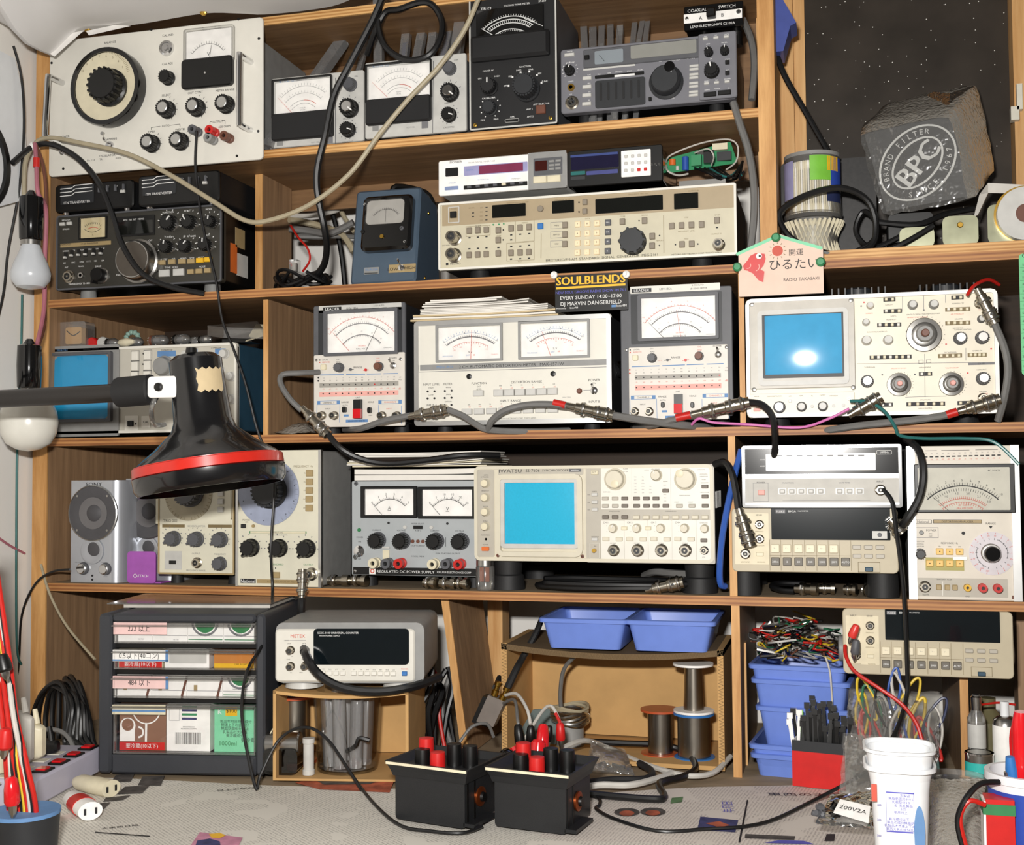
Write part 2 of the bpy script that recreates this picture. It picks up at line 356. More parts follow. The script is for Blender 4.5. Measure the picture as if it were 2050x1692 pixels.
    def toggle(s,x,y,d,up=True,mat='chrome'):
        r=round(d*s.mm/2,5);u,v=s.uv(x,y)
        o=link('toggle_switch',cached(('tog',r,mat),lambda: B().lathe([(r,0),(r,.003),(r*.7,.0035),(r*.7,.006),(r*.4,.0065)],n=14).mesh('toggle_switch',mat,True)),s.root,(u,s.yf,v))
        l=link('lever',cached(('lev',r,mat),lambda: B().lathe([(r*.22,.004),(r*.22,.012),(r*.36,.018),(r*.3,.02)],n=10).mesh('lever',mat,True)),o);l.rotation_euler=(R(-22 if up else 22),0,0)
        return o
    # ---- flat print, collected per colour ----
    def _p(s,mat): return s.pr.setdefault(mat,B())
    def txt(s,x,y,h,t,mat='ink',al='C',sx=1.,yy=None,rot=0.):
        u,v=s.uv(x,y);vs,fs,w=text_xy(t,h*s.mm,sx,al);yy=s.yf-.0003 if yy is None else yy
        if rot: ca,sa=cos(R(rot)),sin(R(rot));vs=[(a*ca-b*sa,a*sa+b*ca) for a,b in vs]
        s._p(mat).add([(u+a,yy,v+b) for a,b in vs],fs)
    def line(s,x0,y0,x1,y1,w,mat='ink',yy=None):
        a,b=V(s.uv(x0,y0)),V(s.uv(x1,y1));d=(b-a);n=V((-d.y,d.x)).normalized()*w*s.mm/2;yy=s.yf-.00025 if yy is None else yy
        s._p(mat).quad(*[(p.x,yy,p.y) for p in (a-n,b-n,b+n,a+n)])
    def bar(s,x,y,w,h,mat='ink',yy=None):
        u,v=s.uv(x,y);w *= s.mm/2;h *= s.mm/2;yy=s.yf-.0002 if yy is None else yy
        s._p(mat).quad((u-w,yy,v-h),(u+w,yy,v-h),(u+w,yy,v+h),(u-w,yy,v+h))
    def boxl(s,x,y,w,h,lw,mat='ink'):
        u,v=s.uv(x,y);w *= s.mm/2;h *= s.mm/2;l=lw*s.mm;yy=s.yf-.00025;b=s._p(mat)
        for a in ((u-w,u+w,v+h-l,v+h),(u-w,u+w,v-h,v-h+l),(u-w,u-w+l,v-h,v+h),(u+w-l,u+w,v-h,v+h)): b.quad((a[0],yy,a[2]),(a[1],yy,a[2]),(a[1],yy,a[3]),(a[0],yy,a[3]))
    def arc(s,x,y,r,a0,a1,w,mat='ink',yy=None,n=20):
        """arc centred on zoom px (x,y), radius r px, angles clockwise from up"""
        u,v=s.uv(x,y);b=s._p(mat);yy=s.yf-.0003 if yy is None else yy
        ring=lambda rr: [(u+rr*s.mm*sin(R(a0+(a1-a0)*i/n)),yy,v+rr*s.mm*cos(R(a0+(a1-a0)*i/n))) for i in range(n+1)]
        b.loops([ring(r-w/2),ring(r+w/2)],False,False,False)
    def ticks(s,x,y,r0,r1,a0,a1,n,w,mat='ink',yy=None,nums=None,nh=0,nr=0):
        u,v=s.uv(x,y);b=s._p(mat);yy=s.yf-.0003 if yy is None else yy;k=s.mm
        for i in range(n):
            a=R(a0+(a1-a0)*i/(n-1));d=V((sin(a),cos(a)));e=V((cos(a),-sin(a)))*w*k/2;c=V((u,v))
            b.quad(*[(p.x,yy,p.y) for p in (c+d*r0*k-e,c+d*r0*k+e,c+d*r1*k+e,c+d*r1*k-e)])
            if nums and i < len(nums) and nums[i]:
                vs,fs,_=text_xy(nums[i],nh*k);q=c+d*nr*k;b.add([(q.x+p[0],yy,q.y+p[1]) for p in vs],fs)
    def small(s,x,y,w,h=6,mat='ink',words=1):
        """short line of tiny print, w px long"""
        t=''.join(rnd.choice('AEIONRSTLCMP') for _ in range(max(2,int(w/(h*.95)))));s.txt(x,y,h,t,mat)
    def done(s):
        for m,b in s.pr.items(): b.obj('printed_lettering',m,s.root)['kind']='stuff'
        s.pr={}
        return s
    def stand(s,Z,xs=(.12,.88),r=.012,mat='rubber',yy=.02):
        """feet from the case down to the surface at height Z"""
        z0=s.mw.translation.z;h=z0-Z
        if h < .0015: return
        for k in xs:
            for y in (yy,s.depth-.04): B().lathe([(r,0),(r*.9,h*.6),(r*.85,h+.002)],(k*s.W,y+r,-h),(0,0,1),16).obj('foot',mat,s.root,True)
    def feet(s,hts,xs=(.12,.88),r=.012,mat='rubber',ys=(.02,),h0=0.):
        for k in xs:
            for yy in ys: B().lathe([(r*.9,-h0),(r,-h0+hts*.2),(r*.85,hts)],(k*s.W,yy+r,0),(0,0,-1),16).obj('foot',mat,s.root,True)
wood('darkwood','241a12','3a2a1c','X',10,5,.7)
# ================= the setting =================
def struct(name,b,mat,smooth_=False):
    o=b.obj(name,mat,None,smooth_);o['kind']='structure';return o
mt('plaster','f0ede7',.8,var=.02,scale=8,bump=.05,bscale=300)
struct('wall_left',B().box(-1.36,-1.215,-2.4,.46,-.75,1.75),'plaster')
struct('wall_back',B().box(-1.36,.75,.36,.46,-.75,1.75),'plaster')
struct('floor',B().box(-1.36,.75,-2.4,.46,-.79,-.75),'dusty')
ZA,ZB,ZC,ZD=.884,.676,.4595,.236   # upper faces of the shelf boards
TH=.012
class Grp:
    """a thing whose parts are given in room coordinates"""
    def __init__(s,name,loc,label,cat,group=None): s.loc=V(loc);s.root=empty(name,s.loc,label,cat,group=group)
    def part(s,b,name,mat,smooth_=False,parent=None,label=None,ang=35):
        b.v=[tuple(V(p)-s.loc) for p in b.v];return b.obj(name,mat,parent or s.root,smooth_,ang,label)
S=Grp('shelf_unit',(-.55,.1,0),'home-built plywood shelf unit crowded with measuring instruments','shelf')
def board(x0,x1,z,y0=0,y1=.355,mat='walnuth',em='edge',th=TH):
    o=S.part(B().box(x0,x1,y0+.004,y1,z-th,z),'shelf_board',mat)
    e=B().box(x0,x1,y0,y0+.004,z-th,z);S.part(e,'edge_strip',em,parent=o)
board(-1.183,-.0908,1.085,y1=.2,em='ply')
board(-1.183,-.0908,ZA,y1=.2,em='ply')
board(-1.183,.75,ZB,em='edge');board(-1.183,.75,ZC);board(-1.183,.75,ZD,mat='dusty')
board(-.069,.75,ZB+.0135,y0=.012,y1=.2,em='ply')
def upright(x0,x1,z0,z1,y0,y1,mat='walnut',em='plyv'):
    o=S.part(B().box(x0,x1,y0+.003,y1,z0,z1),'upright_panel',mat)
    S.part(B().box(x0,x1,y0,y0+.003,z0,z1),'edge_strip',em,parent=o)
upright(-1.209,-1.183,0,1.2,0,.355)
upright(-.0908,-.069,ZB,1.3,-.004,.2,mat='pine')
xr=lambda px,py,Y=0: at(px,py,Y).x
upright(xr(511,460,.086),xr(525,460,.086),ZB,ZA-TH,.086,.19)
upright(xr(527,740),xr(536,740),ZC,ZB-TH-.004,0,.35)
upright(xr(1480,740),xr(1491,740),ZC,ZB-TH,.004,.35)
upright(xr(1458,1000),xr(1473,1000),ZD,ZC-TH,.004,.35)
upright(xr(1466,1400),xr(1483,1400),0,ZD-TH,.002,.30)
upright(xr(1489,1450,.07),xr(1496,1450,.07),0,ZD-.07,.07,.09,em='pine')
upright(xr(1923,1450,.03),xr(1940,1450,.03),0,at(1930,1357,.02).z-.001,.03,.30)
S.part(B().box(-1.183,-.0908,.2,.206,.836,1.32),'back_panel','walnuth')
S.part(B().box(-1.183,xr(511,460,.086),.2,.206,ZB,.836),'back_panel','walnuth')
S.part(B().box(xr(984,1290,.22),xr(1013,1290,.22),.2,.24,0,ZD-TH),'back_post','pine')
S.part(B().box(xr(2036,1290,.16),.75,.16,.2,0,ZD-TH),'back_panel','walnut')
S.part(B().box(-1.183,.75,.335,.345,ZC,ZB-TH),'back_panel','darkwood')
S.part(B().box(-1.183,.75,.335,.345,ZD,ZC-TH),'back_panel','darkwood')
# leaning offcut board in the bottom bay
p0,p1=at(884,1222,.03),at(925,1486,.03)
b=B();w=.011;d=.16
q=[V((p0.x,.03,ZD-TH-.001)),V((p0.x+w,.03,ZD-TH-.001)),V((p1.x+w,.03,0.002)),V((p1.x,.03,0.002))]
b.loops([q,[p+V((0,d,0)) for p in q]])
LB=Grp('wooden_board',(p1.x,.1,0),'slanting wooden board wedged under the shelf beside the metex counter'.replace('metex','grey-cased'),'board')
LB.part(b,'board_face','walnut');b=B();q2=[p-V((0,.003,0)) for p in q];b.loops([q2,q]);LB.part(b,'edge_strip','plyv')

# dark dusty pane with wooden frame, upper right
def dusty_pane():
    m=mt('darkpane','38322c',.3,var=.25,scale=14,spec=.45);nt=m.node_tree;N=nt.nodes;L=nt.links;b_=N['Principled BSDF']
    tc=N['Texture Coordinate'];vo=N.new('ShaderNodeTexVoronoi');vo.inputs['Scale'].default_value=150;L.new(tc.outputs['Object'],vo.inputs['Vector'])
    m1=N.new('ShaderNodeMath');m1.operation='LESS_THAN';m1.inputs[1].default_value=.12;L.new(vo.outputs['Distance'],m1.inputs[0])
    sp=N.new('ShaderNodeSeparateColor');L.new(vo.outputs['Color'],sp.inputs[0]);m2=N.new('ShaderNodeMath');m2.operation='GREATER_THAN';m2.inputs[1].default_value=.66;L.new(sp.outputs[0],m2.inputs[0])
    m3=N.new('ShaderNodeMath');m3.operation='MULTIPLY';L.new(m1.outputs[0],m3.inputs[0]);L.new(m2.outputs[0],m3.inputs[1])
    mx=N.new('ShaderNodeMix');mx.data_type='RGBA';L.new(m3.outputs[0],mx.inputs[0]);L.new(N['Color Ramp'].outputs[0],mx.inputs[6]);mx.inputs[7].default_value=(.75,.73,.68,1)
    L.new(mx.outputs[2],b_.inputs['Base Color']);return m
dusty_pane()
yw=.2
wf=empty('window_1',(.1,yw,ZB),None,None);wf['kind']='structure'
def wpart(b,name,mat):
    b.v=[tuple(V(p)-V((.1,yw,ZB))) for p in b.v];return b.obj(name,mat,wf)
X0,X1=xr(1613,200,yw),xr(2026,200,yw)
wpart(B().box(X0-.02,X1+.02,yw+.02,yw+.03,ZB,1.4),'pane','darkpane')
wpart(B().box(xr(1545,200,yw)-.02,xr(1590,200,yw),yw-.02,yw+.05,ZB,1.4),'window_frame','pine')
wpart(B().box(xr(1590,200,yw),X0,yw+.004,yw+.05,ZB,1.4),'sash','pine')
wpart(B().box(X1,X1+.10,yw-.02,yw+.05,ZB,1.4),'window_frame','pine')
for (a,c,y0,y1,m) in ((2034,2044,172,224,'porcelain'),(2022,2038,217,245,'porcelain')):
    A,C=at(a,y1,yw-.02),at(c,y0,yw-.02);wpart(B().box(A.x,C.x,yw-.032,yw-.018,A.z,C.z),'sash_catch',m)

# ---------------- workbench and newspapers ----------------
W_=Grp('workbench',(-.5,-.1,-.04),'workbench top of dusty brown board under the newspapers','table')
W_.part(B().box(-1.21,.75,-.75,.355,-.035,0),'bench_top','dusty');W_.part(B().box(-1.21,.75,-.77,-.75,-.04,0),'front_edge','edge')
for x in (-1.15,.65): W_.part(B().box(x,x+.06,-.7,-.64,-.75,-.035),'leg','pine')
def newsmat(key,base,ink,sx,sy,rot):
    m=mt(key,base,.85);nt=m.node_tree;N=nt.nodes;L=nt.links;b_=N['Principled BSDF'];tc=N['Texture Coordinate']
    mp=N.new('ShaderNodeMapping');mp.inputs['Rotation'].default_value[2]=rot;L.new(tc.outputs['Object'],mp.inputs[0])
    br=N.new('ShaderNodeTexBrick');br.inputs['Scale'].default_value=1;br.inputs['Brick Width'].default_value=sx;br.inputs['Row Height'].default_value=sy;br.inputs['Mortar Size'].default_value=min(sx,sy)*.26;br.offset=0
    br.inputs['Color1'].default_value=br.inputs['Color2'].default_value=(1,1,1,1);br.inputs['Mortar'].default_value=(0,0,0,1);L.new(mp.outputs[0],br.inputs[0])
    no=N.new('ShaderNodeTexNoise');no.inputs['Scale'].default_value=800;L.new(mp.outputs[0],no.inputs[0])
    m1=N.new('ShaderNodeMath');m1.operation='GREATER_THAN';m1.inputs[1].default_value=.5;L.new(no.outputs['Fac'],m1.inputs[0])
    n3=N.new('ShaderNodeTexNoise');n3.inputs['Scale'].default_value=14;L.new(mp.outputs[0],n3.inputs[0])
    m4=N.new('ShaderNodeMath');m4.operation='LESS_THAN';m4.inputs[1].default_value=.58;L.new(n3.outputs['Fac'],m4.inputs[0])
    m2=N.new('ShaderNodeMath');m2.operation='MULTIPLY';L.new(m1.outputs[0],m2.inputs[0]);L.new(br.outputs['Color'],m2.inputs[1])
    m3=N.new('ShaderNodeMath');m3.operation='MULTIPLY';L.new(m2.outputs[0],m3.inputs[0]);L.new(m4.outputs[0],m3.inputs[1])
    m5=N.new('ShaderNodeMath');m5.operation='MULTIPLY';m5.inputs[1].default_value=.5;L.new(m3.outputs[0],m5.inputs[0])
    mx=N.new('ShaderNodeMix');mx.data_type='RGBA';L.new(m5.outputs[0],mx.inputs[0]);mx.inputs[6].default_value=lin(base);mx.inputs[7].default_value=lin(ink);L.new(mx.outputs[2],b_.inputs['Base Color']);return m
newsmat('news1','dcd7cd','55504c',.040,.0042,R(38));newsmat('news2','d8cfc6','6b5a5c',.0040,.045,R(8));newsmat('news3','ddd6cc','66605e',.0042,.05,R(2))
def sheet(name,label,mat,cs,z0,amp,seed,lift=(0,0,0,0)):
    """cs: four photo corners (back-left, back-right, front-right, front-left) on the bench"""
    r_=random.Random(seed);c=[atz(*q,z0) for q in cs];n,m=26,12;ph=[r_.random()*6 for _ in range(6)]
    def zz(x,y): return z0+amp*(1+sin(x*21+ph[0])*.5+sin(y*33+ph[1]+x*9)*.5)
    def pt(i,j):
        a,b_=i/n,j/m;p=(c[0]*(1-a)+c[1]*a)*(1-b_)+(c[3]*(1-a)+c[2]*a)*b_
        lf=(lift[0]*(1-a)+lift[1]*a)*(1-b_)**3+(lift[3]*(1-a)+lift[2]*a)*b_**3
        return V((p.x,p.y,zz(p.x,p.y)+lf))
    b=B();vs=[pt(i,j) for j in range(m+1) for i in range(n+1)];fs=[(j*(n+1)+i,j*(n+1)+i+1,(j+1)*(n+1)+i+1,(j+1)*(n+1)+i) for j in range(m) for i in range(n)]
    k=len(vs);vs2=vs+[p-V((0,0,.0004)) for p in vs];fs2=fs+[tuple(k+i for i in reversed(q)) for q in fs]
    b.add(vs2,fs2);o=thing(name,b,mat,label,'newspaper');o['group']='newspapers on the workbench'
    return o,zz
def stamp(o,zz,name,poly,mat,dz=.0009):
    """flat print lying on a sheet; poly in photo px"""
    ps=[atz(x,y,.003) for x,y in poly];b=B();c=V((0,0,0))
    for p in ps: c += p/len(ps)
    rings=[[c*(1-k)+p*k for p in ps] for k in (.02,.5,1)]
    b.loops([[V((p.x,p.y,zz(p.x,p.y)+dz)) for p in r_] for r_ in rings],True,False);b.v=[tuple(V(p)-o.location) for p in b.v];return b.obj(name,mat,o,True)
def stamptext(o,zz,t,x,y,h,ang,mat='ink',dz=.0009,sx=1.):
    vs,fs,w=text_xy(t,h,sx);c=atz(x,y,.003);ca,sa=cos(R(ang)),sin(R(ang));b=B();q=[]
    for a,e in vs:
        X,Y=c.x+a*ca-e*sa,c.y+a*sa+e*ca;q.append((X-o.location.x,Y-o.location.y,zz(X,Y)+dz-o.location.z))
    b.add(q,fs);b.obj('headline',mat,o)
n1,z1=sheet('newspaper_sheet','grey newspaper sheet in front of the drawer cabinet, print running diagonally','news1',((120,1556),(1120,1596),(1150,1770),(20,1770)),.001,.0012,1)
n2,z2=sheet('newspaper_sheet','newspaper sheet between the battery boxes and the white cup with vertical print','news2',((1130,1592),(1740,1566),(1800,1740),(1080,1678)),.002,.0013,2)
n3,z3=sheet('newspaper_sheet','blank newspaper margin at the bench front past the battery boxes','news3',((1060,1684),(1420,1690),(1460,1790),(1000,1790)),.0044,.0006,3)
n4,z4=sheet('newspaper_sheet','newspaper under the pen tub at the bench corner','news3',((1730,1600),(2120,1590),(2150,1760),(1740,1760)),.0008,.0008,4)
mt('photoink','4a4542',.8,var=.5,scale=90);mt('photored','a8553a',.8,var=.4,scale=60);mt('photopink','c888a0',.8,var=.2);mt('photoblue','3a3c6a',.8,var=.4,scale=80);mt('photogrn','5a7a52',.8,var=.3)
for q in (((232,1552),(270,1548),(262,1566),(222,1568)),((285,1556),(330,1553),(322,1574),(276,1574)),((250,1577),(300,1574),(285,1590),(234,1592)),((212,1598),(262,1594),(246,1603),(206,1606)),((190,1610),(222,1607),(208,1620),(178,1622))): stamp(n1,z1,'printed_photo',q,'photoink')
stamp(n1,z1,'printed_photo',((400,1664),(486,1676),(455,1740),(350,1740)),'photopink');stamp(n1,z1,'printed_figure',((395,1682),(420,1678),(440,1684),(450,1740),(375,1740)),'photoblue',.0013)
stamp(n1,z1,'printed_figure',((418,1669),(440,1667),(452,1672),(440,1678),(424,1677)),'inkgold',.0015)
stamp(n1,z1,'printed_photo',((590,1566),(640,1557),(790,1562),(780,1588),(640,1580)),'photored');stamp(n1,z1,'printed_photo',((625,1560),(700,1556),(770,1562),(740,1572),(650,1572)),'photoink',.0013)
stamp(n1,z1,'printed_rule',((190,1666),(300,1672),(300,1674),(190,1668)),'ink')
stamptext(n1,z1,'以上の年月日',480,1578,.007,34,'ink');stamptext(n1,z1,'大東西日時',240,1655,.006,38)
for (cx,cy) in ((1255,1629),(1307,1628)):
    stamp(n2,z2,'printed_photo',[(cx+26*cos(a*.5),cy+9*sin(a*.5)) for a in range(13)],'photoink');stamp(n2,z2,'printed_figure',[(cx+15*cos(a*.5),cy+3+6*sin(a*.5)) for a in range(13)],'photored',.0013)
stamp(n2,z2,'printed_photo',((1402,1637),(1478,1643),(1472,1669),(1396,1665)),'photoblue');stamp(n2,z2,'printed_figure',((1412,1652),(1440,1647),(1462,1655),(1440,1660)),'photored',.0013)
stamp(n2,z2,'printed_rule',((1495,1604),(1498,1604),(1482,1690),(1478,1690)),'ink');stamp(n2,z2,'printed_photo',((1492,1672),(1592,1675),(1590,1683),(1491,1681)),'photoink')
stamp(n2,z2,'printed_figure',((1345,1600),(1368,1598),(1365,1608),(1342,1611)),'photogrn');stamp(n2,z2,'printed_figure',((1530,1690),(1560,1684),(1610,1685),(1630,1692)),'inkpurple')
stamptext(n2,z2,'東西の大名',1612,1592,.0115,14,'ink',sx=1.2);stamptext(n2,z2,'年月日',1457,1617,.011,98,'inkpurple')
stamp(n2,z2,'printed_photo',((1655,1670),(1672,1670),(1670,1685),(1650,1685)),'ink')

# ---------------- drooping paper at the top left, with brass tacks ----------------
low=[(-90,0,-.16),(0,45,-.07),(60,75,-.045),(88,93,-.035),(108,111,-.055),(166,64,-.03),(230,55,-.027),(300,45,-.026),(408,27,-.025),(480,27,-.03),(530,29,-.035),(620,20,-.04),(680,8,-.04),(740,-20,-.035),(840,-70,-.03)]
L0=[at(x,y,Y) for x,y,Y in low];rows=[]
for k in range(9):
    t=k/8;rows.append([p+V((.05*t,-.30*t,.13*t-.055*sin(pi*t)+.012*sin(3*pi*t+i*.7)*t)) for i,p in enumerate(L0)])
b=B();top=B();rs=rows;b.loops([smooth(r_,4) for r_ in rs],False,False,False)
n=len(b.v);b2=B();b2.v=b.v+[(x,y+.0002,z+.0008) for x,y,z in b.v];b2.f=b.f+[tuple(n+i for i in reversed(q)) for q in b.f]
mt('paperpale','dcdad8',.7,var=.03,scale=6)
ps_=thing('paper_sheet',b2,'paperpale','large white paper sheet drooping over the top of the cream oscillator','paper')
b=B();q=[at(82,98,-.058),at(124,70,-.05),at(168,61,-.048),at(109,113,-.07)];b.loops([[v_-ps_.location for v_ in q],[v_-ps_.location+V((0,.0006,.0003)) for v_ in q]]);b.obj('folded_corner','white',ps_)
b=B();q=[at(172,62,-.046),at(178,71,-.05),at(262,52,-.048),at(230,50,-.044)];b.loops([[v_-ps_.location for v_ in q],[v_-ps_.location+V((0,.0006,.0003)) for v_ in q]]);b.obj('folded_corner','white',ps_)
for (x,y,l) in ((175,57,'brass thumbtack near the folded corner of the white paper'),(408,24,'brass thumbtack in the middle of the white paper edge')):
    thing('thumbtack',B().lathe([(.0008,-.006),(.0008,0),(.006,.0005),(.0055,.003),(.002,.005)],at(x,y,-.031),(0,-1,-.1),14),'brass',l,'thumbtack')
# ================= top row of instruments =================
z11=(0,0,.27317);z12=(520,0,.21463);z13=(920,0,.30244);z15=(0,270,.27317);z16=(540,270,.19502);z17=(860,260,.33171);z18=(1460,280,.2878)
def plate(d,c,w,h,mat='white',y=None,name='scale_plate',r=.0008,t=.0006): return d.panel(name,c,w,h,mat,t,r,y)
def glass(d,c,w,h,out=.004,r=.002,mat='glass'): return d.panel('window_glass',c,w,h,mat,.0012,r,d.yf-out+.0012)
def needle(d,x0,y0,x1,y1,w,mat='ink',out=.0015):
    a,b_=V(d.uv(x0,y0)),V(d.uv(x1,y1));y=d.yf-out;n=(b_-a).orthogonal().normalized()*w*d.mm/2
    B().loops([[(p.x,yy,p.y) for p in (a-n,a+n,b_+n*.5,b_-n*.5)] for yy in (y,y-.0004)]).obj('needle',mat,d.root)
def handle(d,ax,ay,bx,by,out,r,mat='chrome'):
    (u0,v0),(u1,v1)=d.uv(*d.sh(ax,ay,out)),d.uv(*d.sh(bx,by,out));k=.006
    B().tube([(u0,0,v0),(u0,-out+k,v0),(u0,-out+k*.4,v0+(v1-v0)/abs(v1-v0)*k*.4),(u0,-out,v0+(v1-v0)/abs(v1-v0)*k),(u1,-out,v1-(v1-v0)/abs(v1-v0)*k),(u1,-out+k*.4,v1-(v1-v0)/abs(v1-v0)*k*.4),(u1,-out+k,v1),(u1,0,v1)],r,10,3).obj('handle',mat,d.root,True)
# cream oscillator
d=Dev('oscillator','large cream oscillator with round dial and chrome handles, top of the shelf','oscillator',z11,(335,315),(1935,115),(1925,1150),(355,1312),y=-.012,depth=.19)
d.face('panelwhite',.006,.004);d.body('mgrey',.02,.002,.0125,h0=ZA-d.mw.translation.z-.02+.0005)
def dial(d,x,y,dd,ring,face,ringw,h,name='dial',fh=.6):
    r=dd*d.mm/2;u,v=d.uv(*d.sh(x,y,h));o=link(name,B().lathe([(r,0),(r,h*.9),(r*.985,h),(r*ringw,h),(r*ringw,h*fh)],n=48).mesh(name,ring,True),d.root,(u,d.yf,v))
    B().lathe([(r*ringw*.99,h*fh-.001),(r*ringw*.99,h*fh+.0006)],n=48).obj('dial_face',face,o);return o,u,v,r,h*fh
o,u,v,r,hh=dial(d,748,632,515,'blackgloss','ivory',.88,.02,fh=.8)
d.knob(748,626,250,'black',.026,n=32,ribs=18,yy=-hh)
d.ticks(d.sh(748,632,.004)[0]+30,634,190,210,-60,75,40,2.2,'inkbrown',-hh-.0009,nums=['10','','','','','9','','','','','8','','','','','7','','','','','6','','','','','5','','','','','4','','','','','3'],nh=15,nr=172)
d.ring('meter_bezel',(1542,335),360,235,14,'clear',.005,.004);plate(d,(1535,335),330,205,'white');d.arc(1530,480,140,-52,52,2.5,'ink',-.0009);d.ticks(1530,480,140,158,-52,52,16,2,'ink',-.0009)
needle(d,1545,425,1558,330,3);d.txt(1535,395,26,'V','ink',yy=-.0009);glass(d,(1542,335),332,207,.005)
d.panel('meter_cover',(1532,538),366,195,'black',.007,.006,bev=.002);d.screw(1385,495,22,'black');d.screw(1655,460,22,'black');d.disc('zero_adjuster',1525,545,14,'chrome',.008)
for x,y in ((1205,795),(1425,778),(1640,752),(1092,1045),(1305,1025)): d.knob(x,y,118,'black',.017,cap='alu',n=28,ribs=20,capr=.6)
d.knob(1212,565,96,'black',.015,ribs=16);d.disc('lamp_jewel',1225,358,104,'chrome',.005,prof=lambda r: [(r,0),(r*.95,.004),(r*.7,.005),(r*.62,.003),(r*.4,.003),(r*.3,.006)])
d.disc('slide_stud',757,992,24,'steel',.004);d.toggle(812,1078,58);d.toggle(462,1128,48)
for x,y,m in ((1420,948,'dgrey'),(1535,1005,'mgrey'),(1545,950,'red'),(1652,990,'cablebrown')): d.post(x,y,62,m,.02)
for x,y in ((355,475),(1105,218),(1755,135),(1905,278),(1895,953),(1740,1132),(1082,1190),(465,1250)): d.disc('mounting_hole',x,y,17,'black',.0008)
handle(d,313,560,302,1010,.036,.0045);handle(d,1748,385,1742,890,.036,.0045)
for x,y,t in ((1230,258,'CAL IND'),(1228,470,'CAL ADJ'),(795,315,'BALANCE'),(1555,213,'OUT VOLTAGE'),(1222,702,'SELECT'),(1437,680,'OUT CONT'),(1655,658,'METER RANGE'),(1220,925,'AUTO'),(1110,970,'TIME'),(1325,950,'WIDTH'),(1598,888,'OUTPUT'),(1650,922,'600 OHM'),(470,1017,'POWER'),(815,1028,'DAMPING'),(790,1148,'OSCILLATOR')): d.txt(x,y,15,t)
d.txt(700,1182,13,'No. 114       TR-');d.txt(875,1165,10,'MODEL')
for a in ((1113,940,1180,930),(1250,922,1325,912),(1113,940,1113,958),(1325,912,1325,935),(1545,890,1565,887),(1632,882,1655,880),(1545,890,1545,915),(1655,880,1655,905)): d.line(*a,3)
for x,y in ((1205,795),(1425,778),(1092,1045),(1305,1025)): d.ticks(x+18,y+6,72,84,20,150,6,3)
d.done()
# two grey level meters side by side
def level_meter(label,TL,TR,BR,BL,px,bez,low,kn,y):
    d=Dev('level_meter',label,'level meter',z12,TL,TR,BR,BL,y=y,depth=.12,group='grey level meters with white scales')
    d.face('lgrey',.003);d.body('dgrey');d.stand(ZA)
    (cx,cy,w,h)=px;d.ring('meter_bezel',(bez[0],bez[1]),bez[2],bez[3],14,'black',.004,.002);plate(d,(cx,cy),w,h,'white',y=-.0005)
    zc=cy+h*.62;yy=-.0014
    for rr,m,a0,a1 in ((.88,'inkgrey',-44,42),(.70,'inkgrey',-46,44),(.52,'inkgrey',-44,0),(.52,'inkred',0,40),(.44,'inkgrey',-48,46)):
        d.arc(cx+10,zc+h*.06,rr*h*1.12,a0,a1,3 if m == 'inkgrey' else 5,m,yy)
    d.ticks(cx+10,zc+h*.06,.9*h*1.12,.96*h*1.12,-44,42,18,2,'inkgrey',yy);d.ticks(cx+10,zc+h*.06,.72*h*1.12,.77*h*1.12,-44,42,14,2,'inkgrey',yy)
    d.small(cx,cy+h*.30,70,11,'inkgrey');d.small(cx,cy+h*.36,60,11,'inkgrey');d.pr['inkgrey'].v[-400:]=[(a,yy if abs(b_+.0003) < 1e-6 else b_,c) for a,b_,c in d.pr['inkgrey'].v[-400:]]
    needle(d,cx-w*.18,cy+h*.48,cx-w*.44,cy+h*.02,3,'inkred',.002);glass(d,(cx,cy),w+8,h+8,.0045)
    d.panel('meter_cover',low[:2],low[2],low[3],'matblack',.007,.004,bev=.002);d.screw(low[0]-low[2]*.42,low[1]-low[3]*.33,26,'black');d.screw(low[0]+low[2]*.4,low[1]-low[3]*.45,26,'black')
    (a,b_,c)=kn;d.knob(*a,118,'dgrey',.012,ribs=20);d.knob(*b_,160,'black',.016,cap='chrome',ang=130,ribs=18,capr=.58);d.knob(*c,132,'black',.013,ang=110,ribs=20)
    d.ticks(c[0]+12,c[1]+6,78,88,30,250,9,8,'inkgrey');d.ticks(b_[0]+12,b_[1]+6,90,108,-30,70,4,6,'inkgrey')
    x0,y0=TL;d.txt(x0+150,y0+22,22,'R 1.0 M  VU','inkblue');d.line(x0+230,y0+12,x0+330,y0-2,5,'inkgrey')
    d.small(a[0]+70,a[1]-70,45,13);d.small(b_[0]-5,b_[1]+110,90,14);d.small(c[0]+10,c[1]+125,110,14);d.txt(low[0]+110,low[1]+150,14,'VOM 102','inkgrey');d.bar(low[0]-215,low[1]+165,60,45,'mgrey');d.bar(low[0]+245,low[1]+125,62,62,'inkgrey')
    d.line(low[0]+low[2]*.5+12,y0+10-(low[0]-x0)*.13,low[0]+low[2]*.5+12,low[1]+200,5,'dgrey');d.done()
level_meter('grey level meter next to the cream oscillator, black cable across it',(105,750),(965,635),(970,1305),(105,1392),(398,920,512,305),(392,912,565,345),(402,1178,575,235),((825,770),(815,990),(806,1195)),.004)
level_meter('grey level meter crossed by the beige cable, beside the black meter',(962,600),(1922,482),(1928,1212),(982,1302),(1290,775,572,300),(1285,768,625,350),(1292,1040,612,230),((1757,625),(1757,850),(1752,1060)),.001)
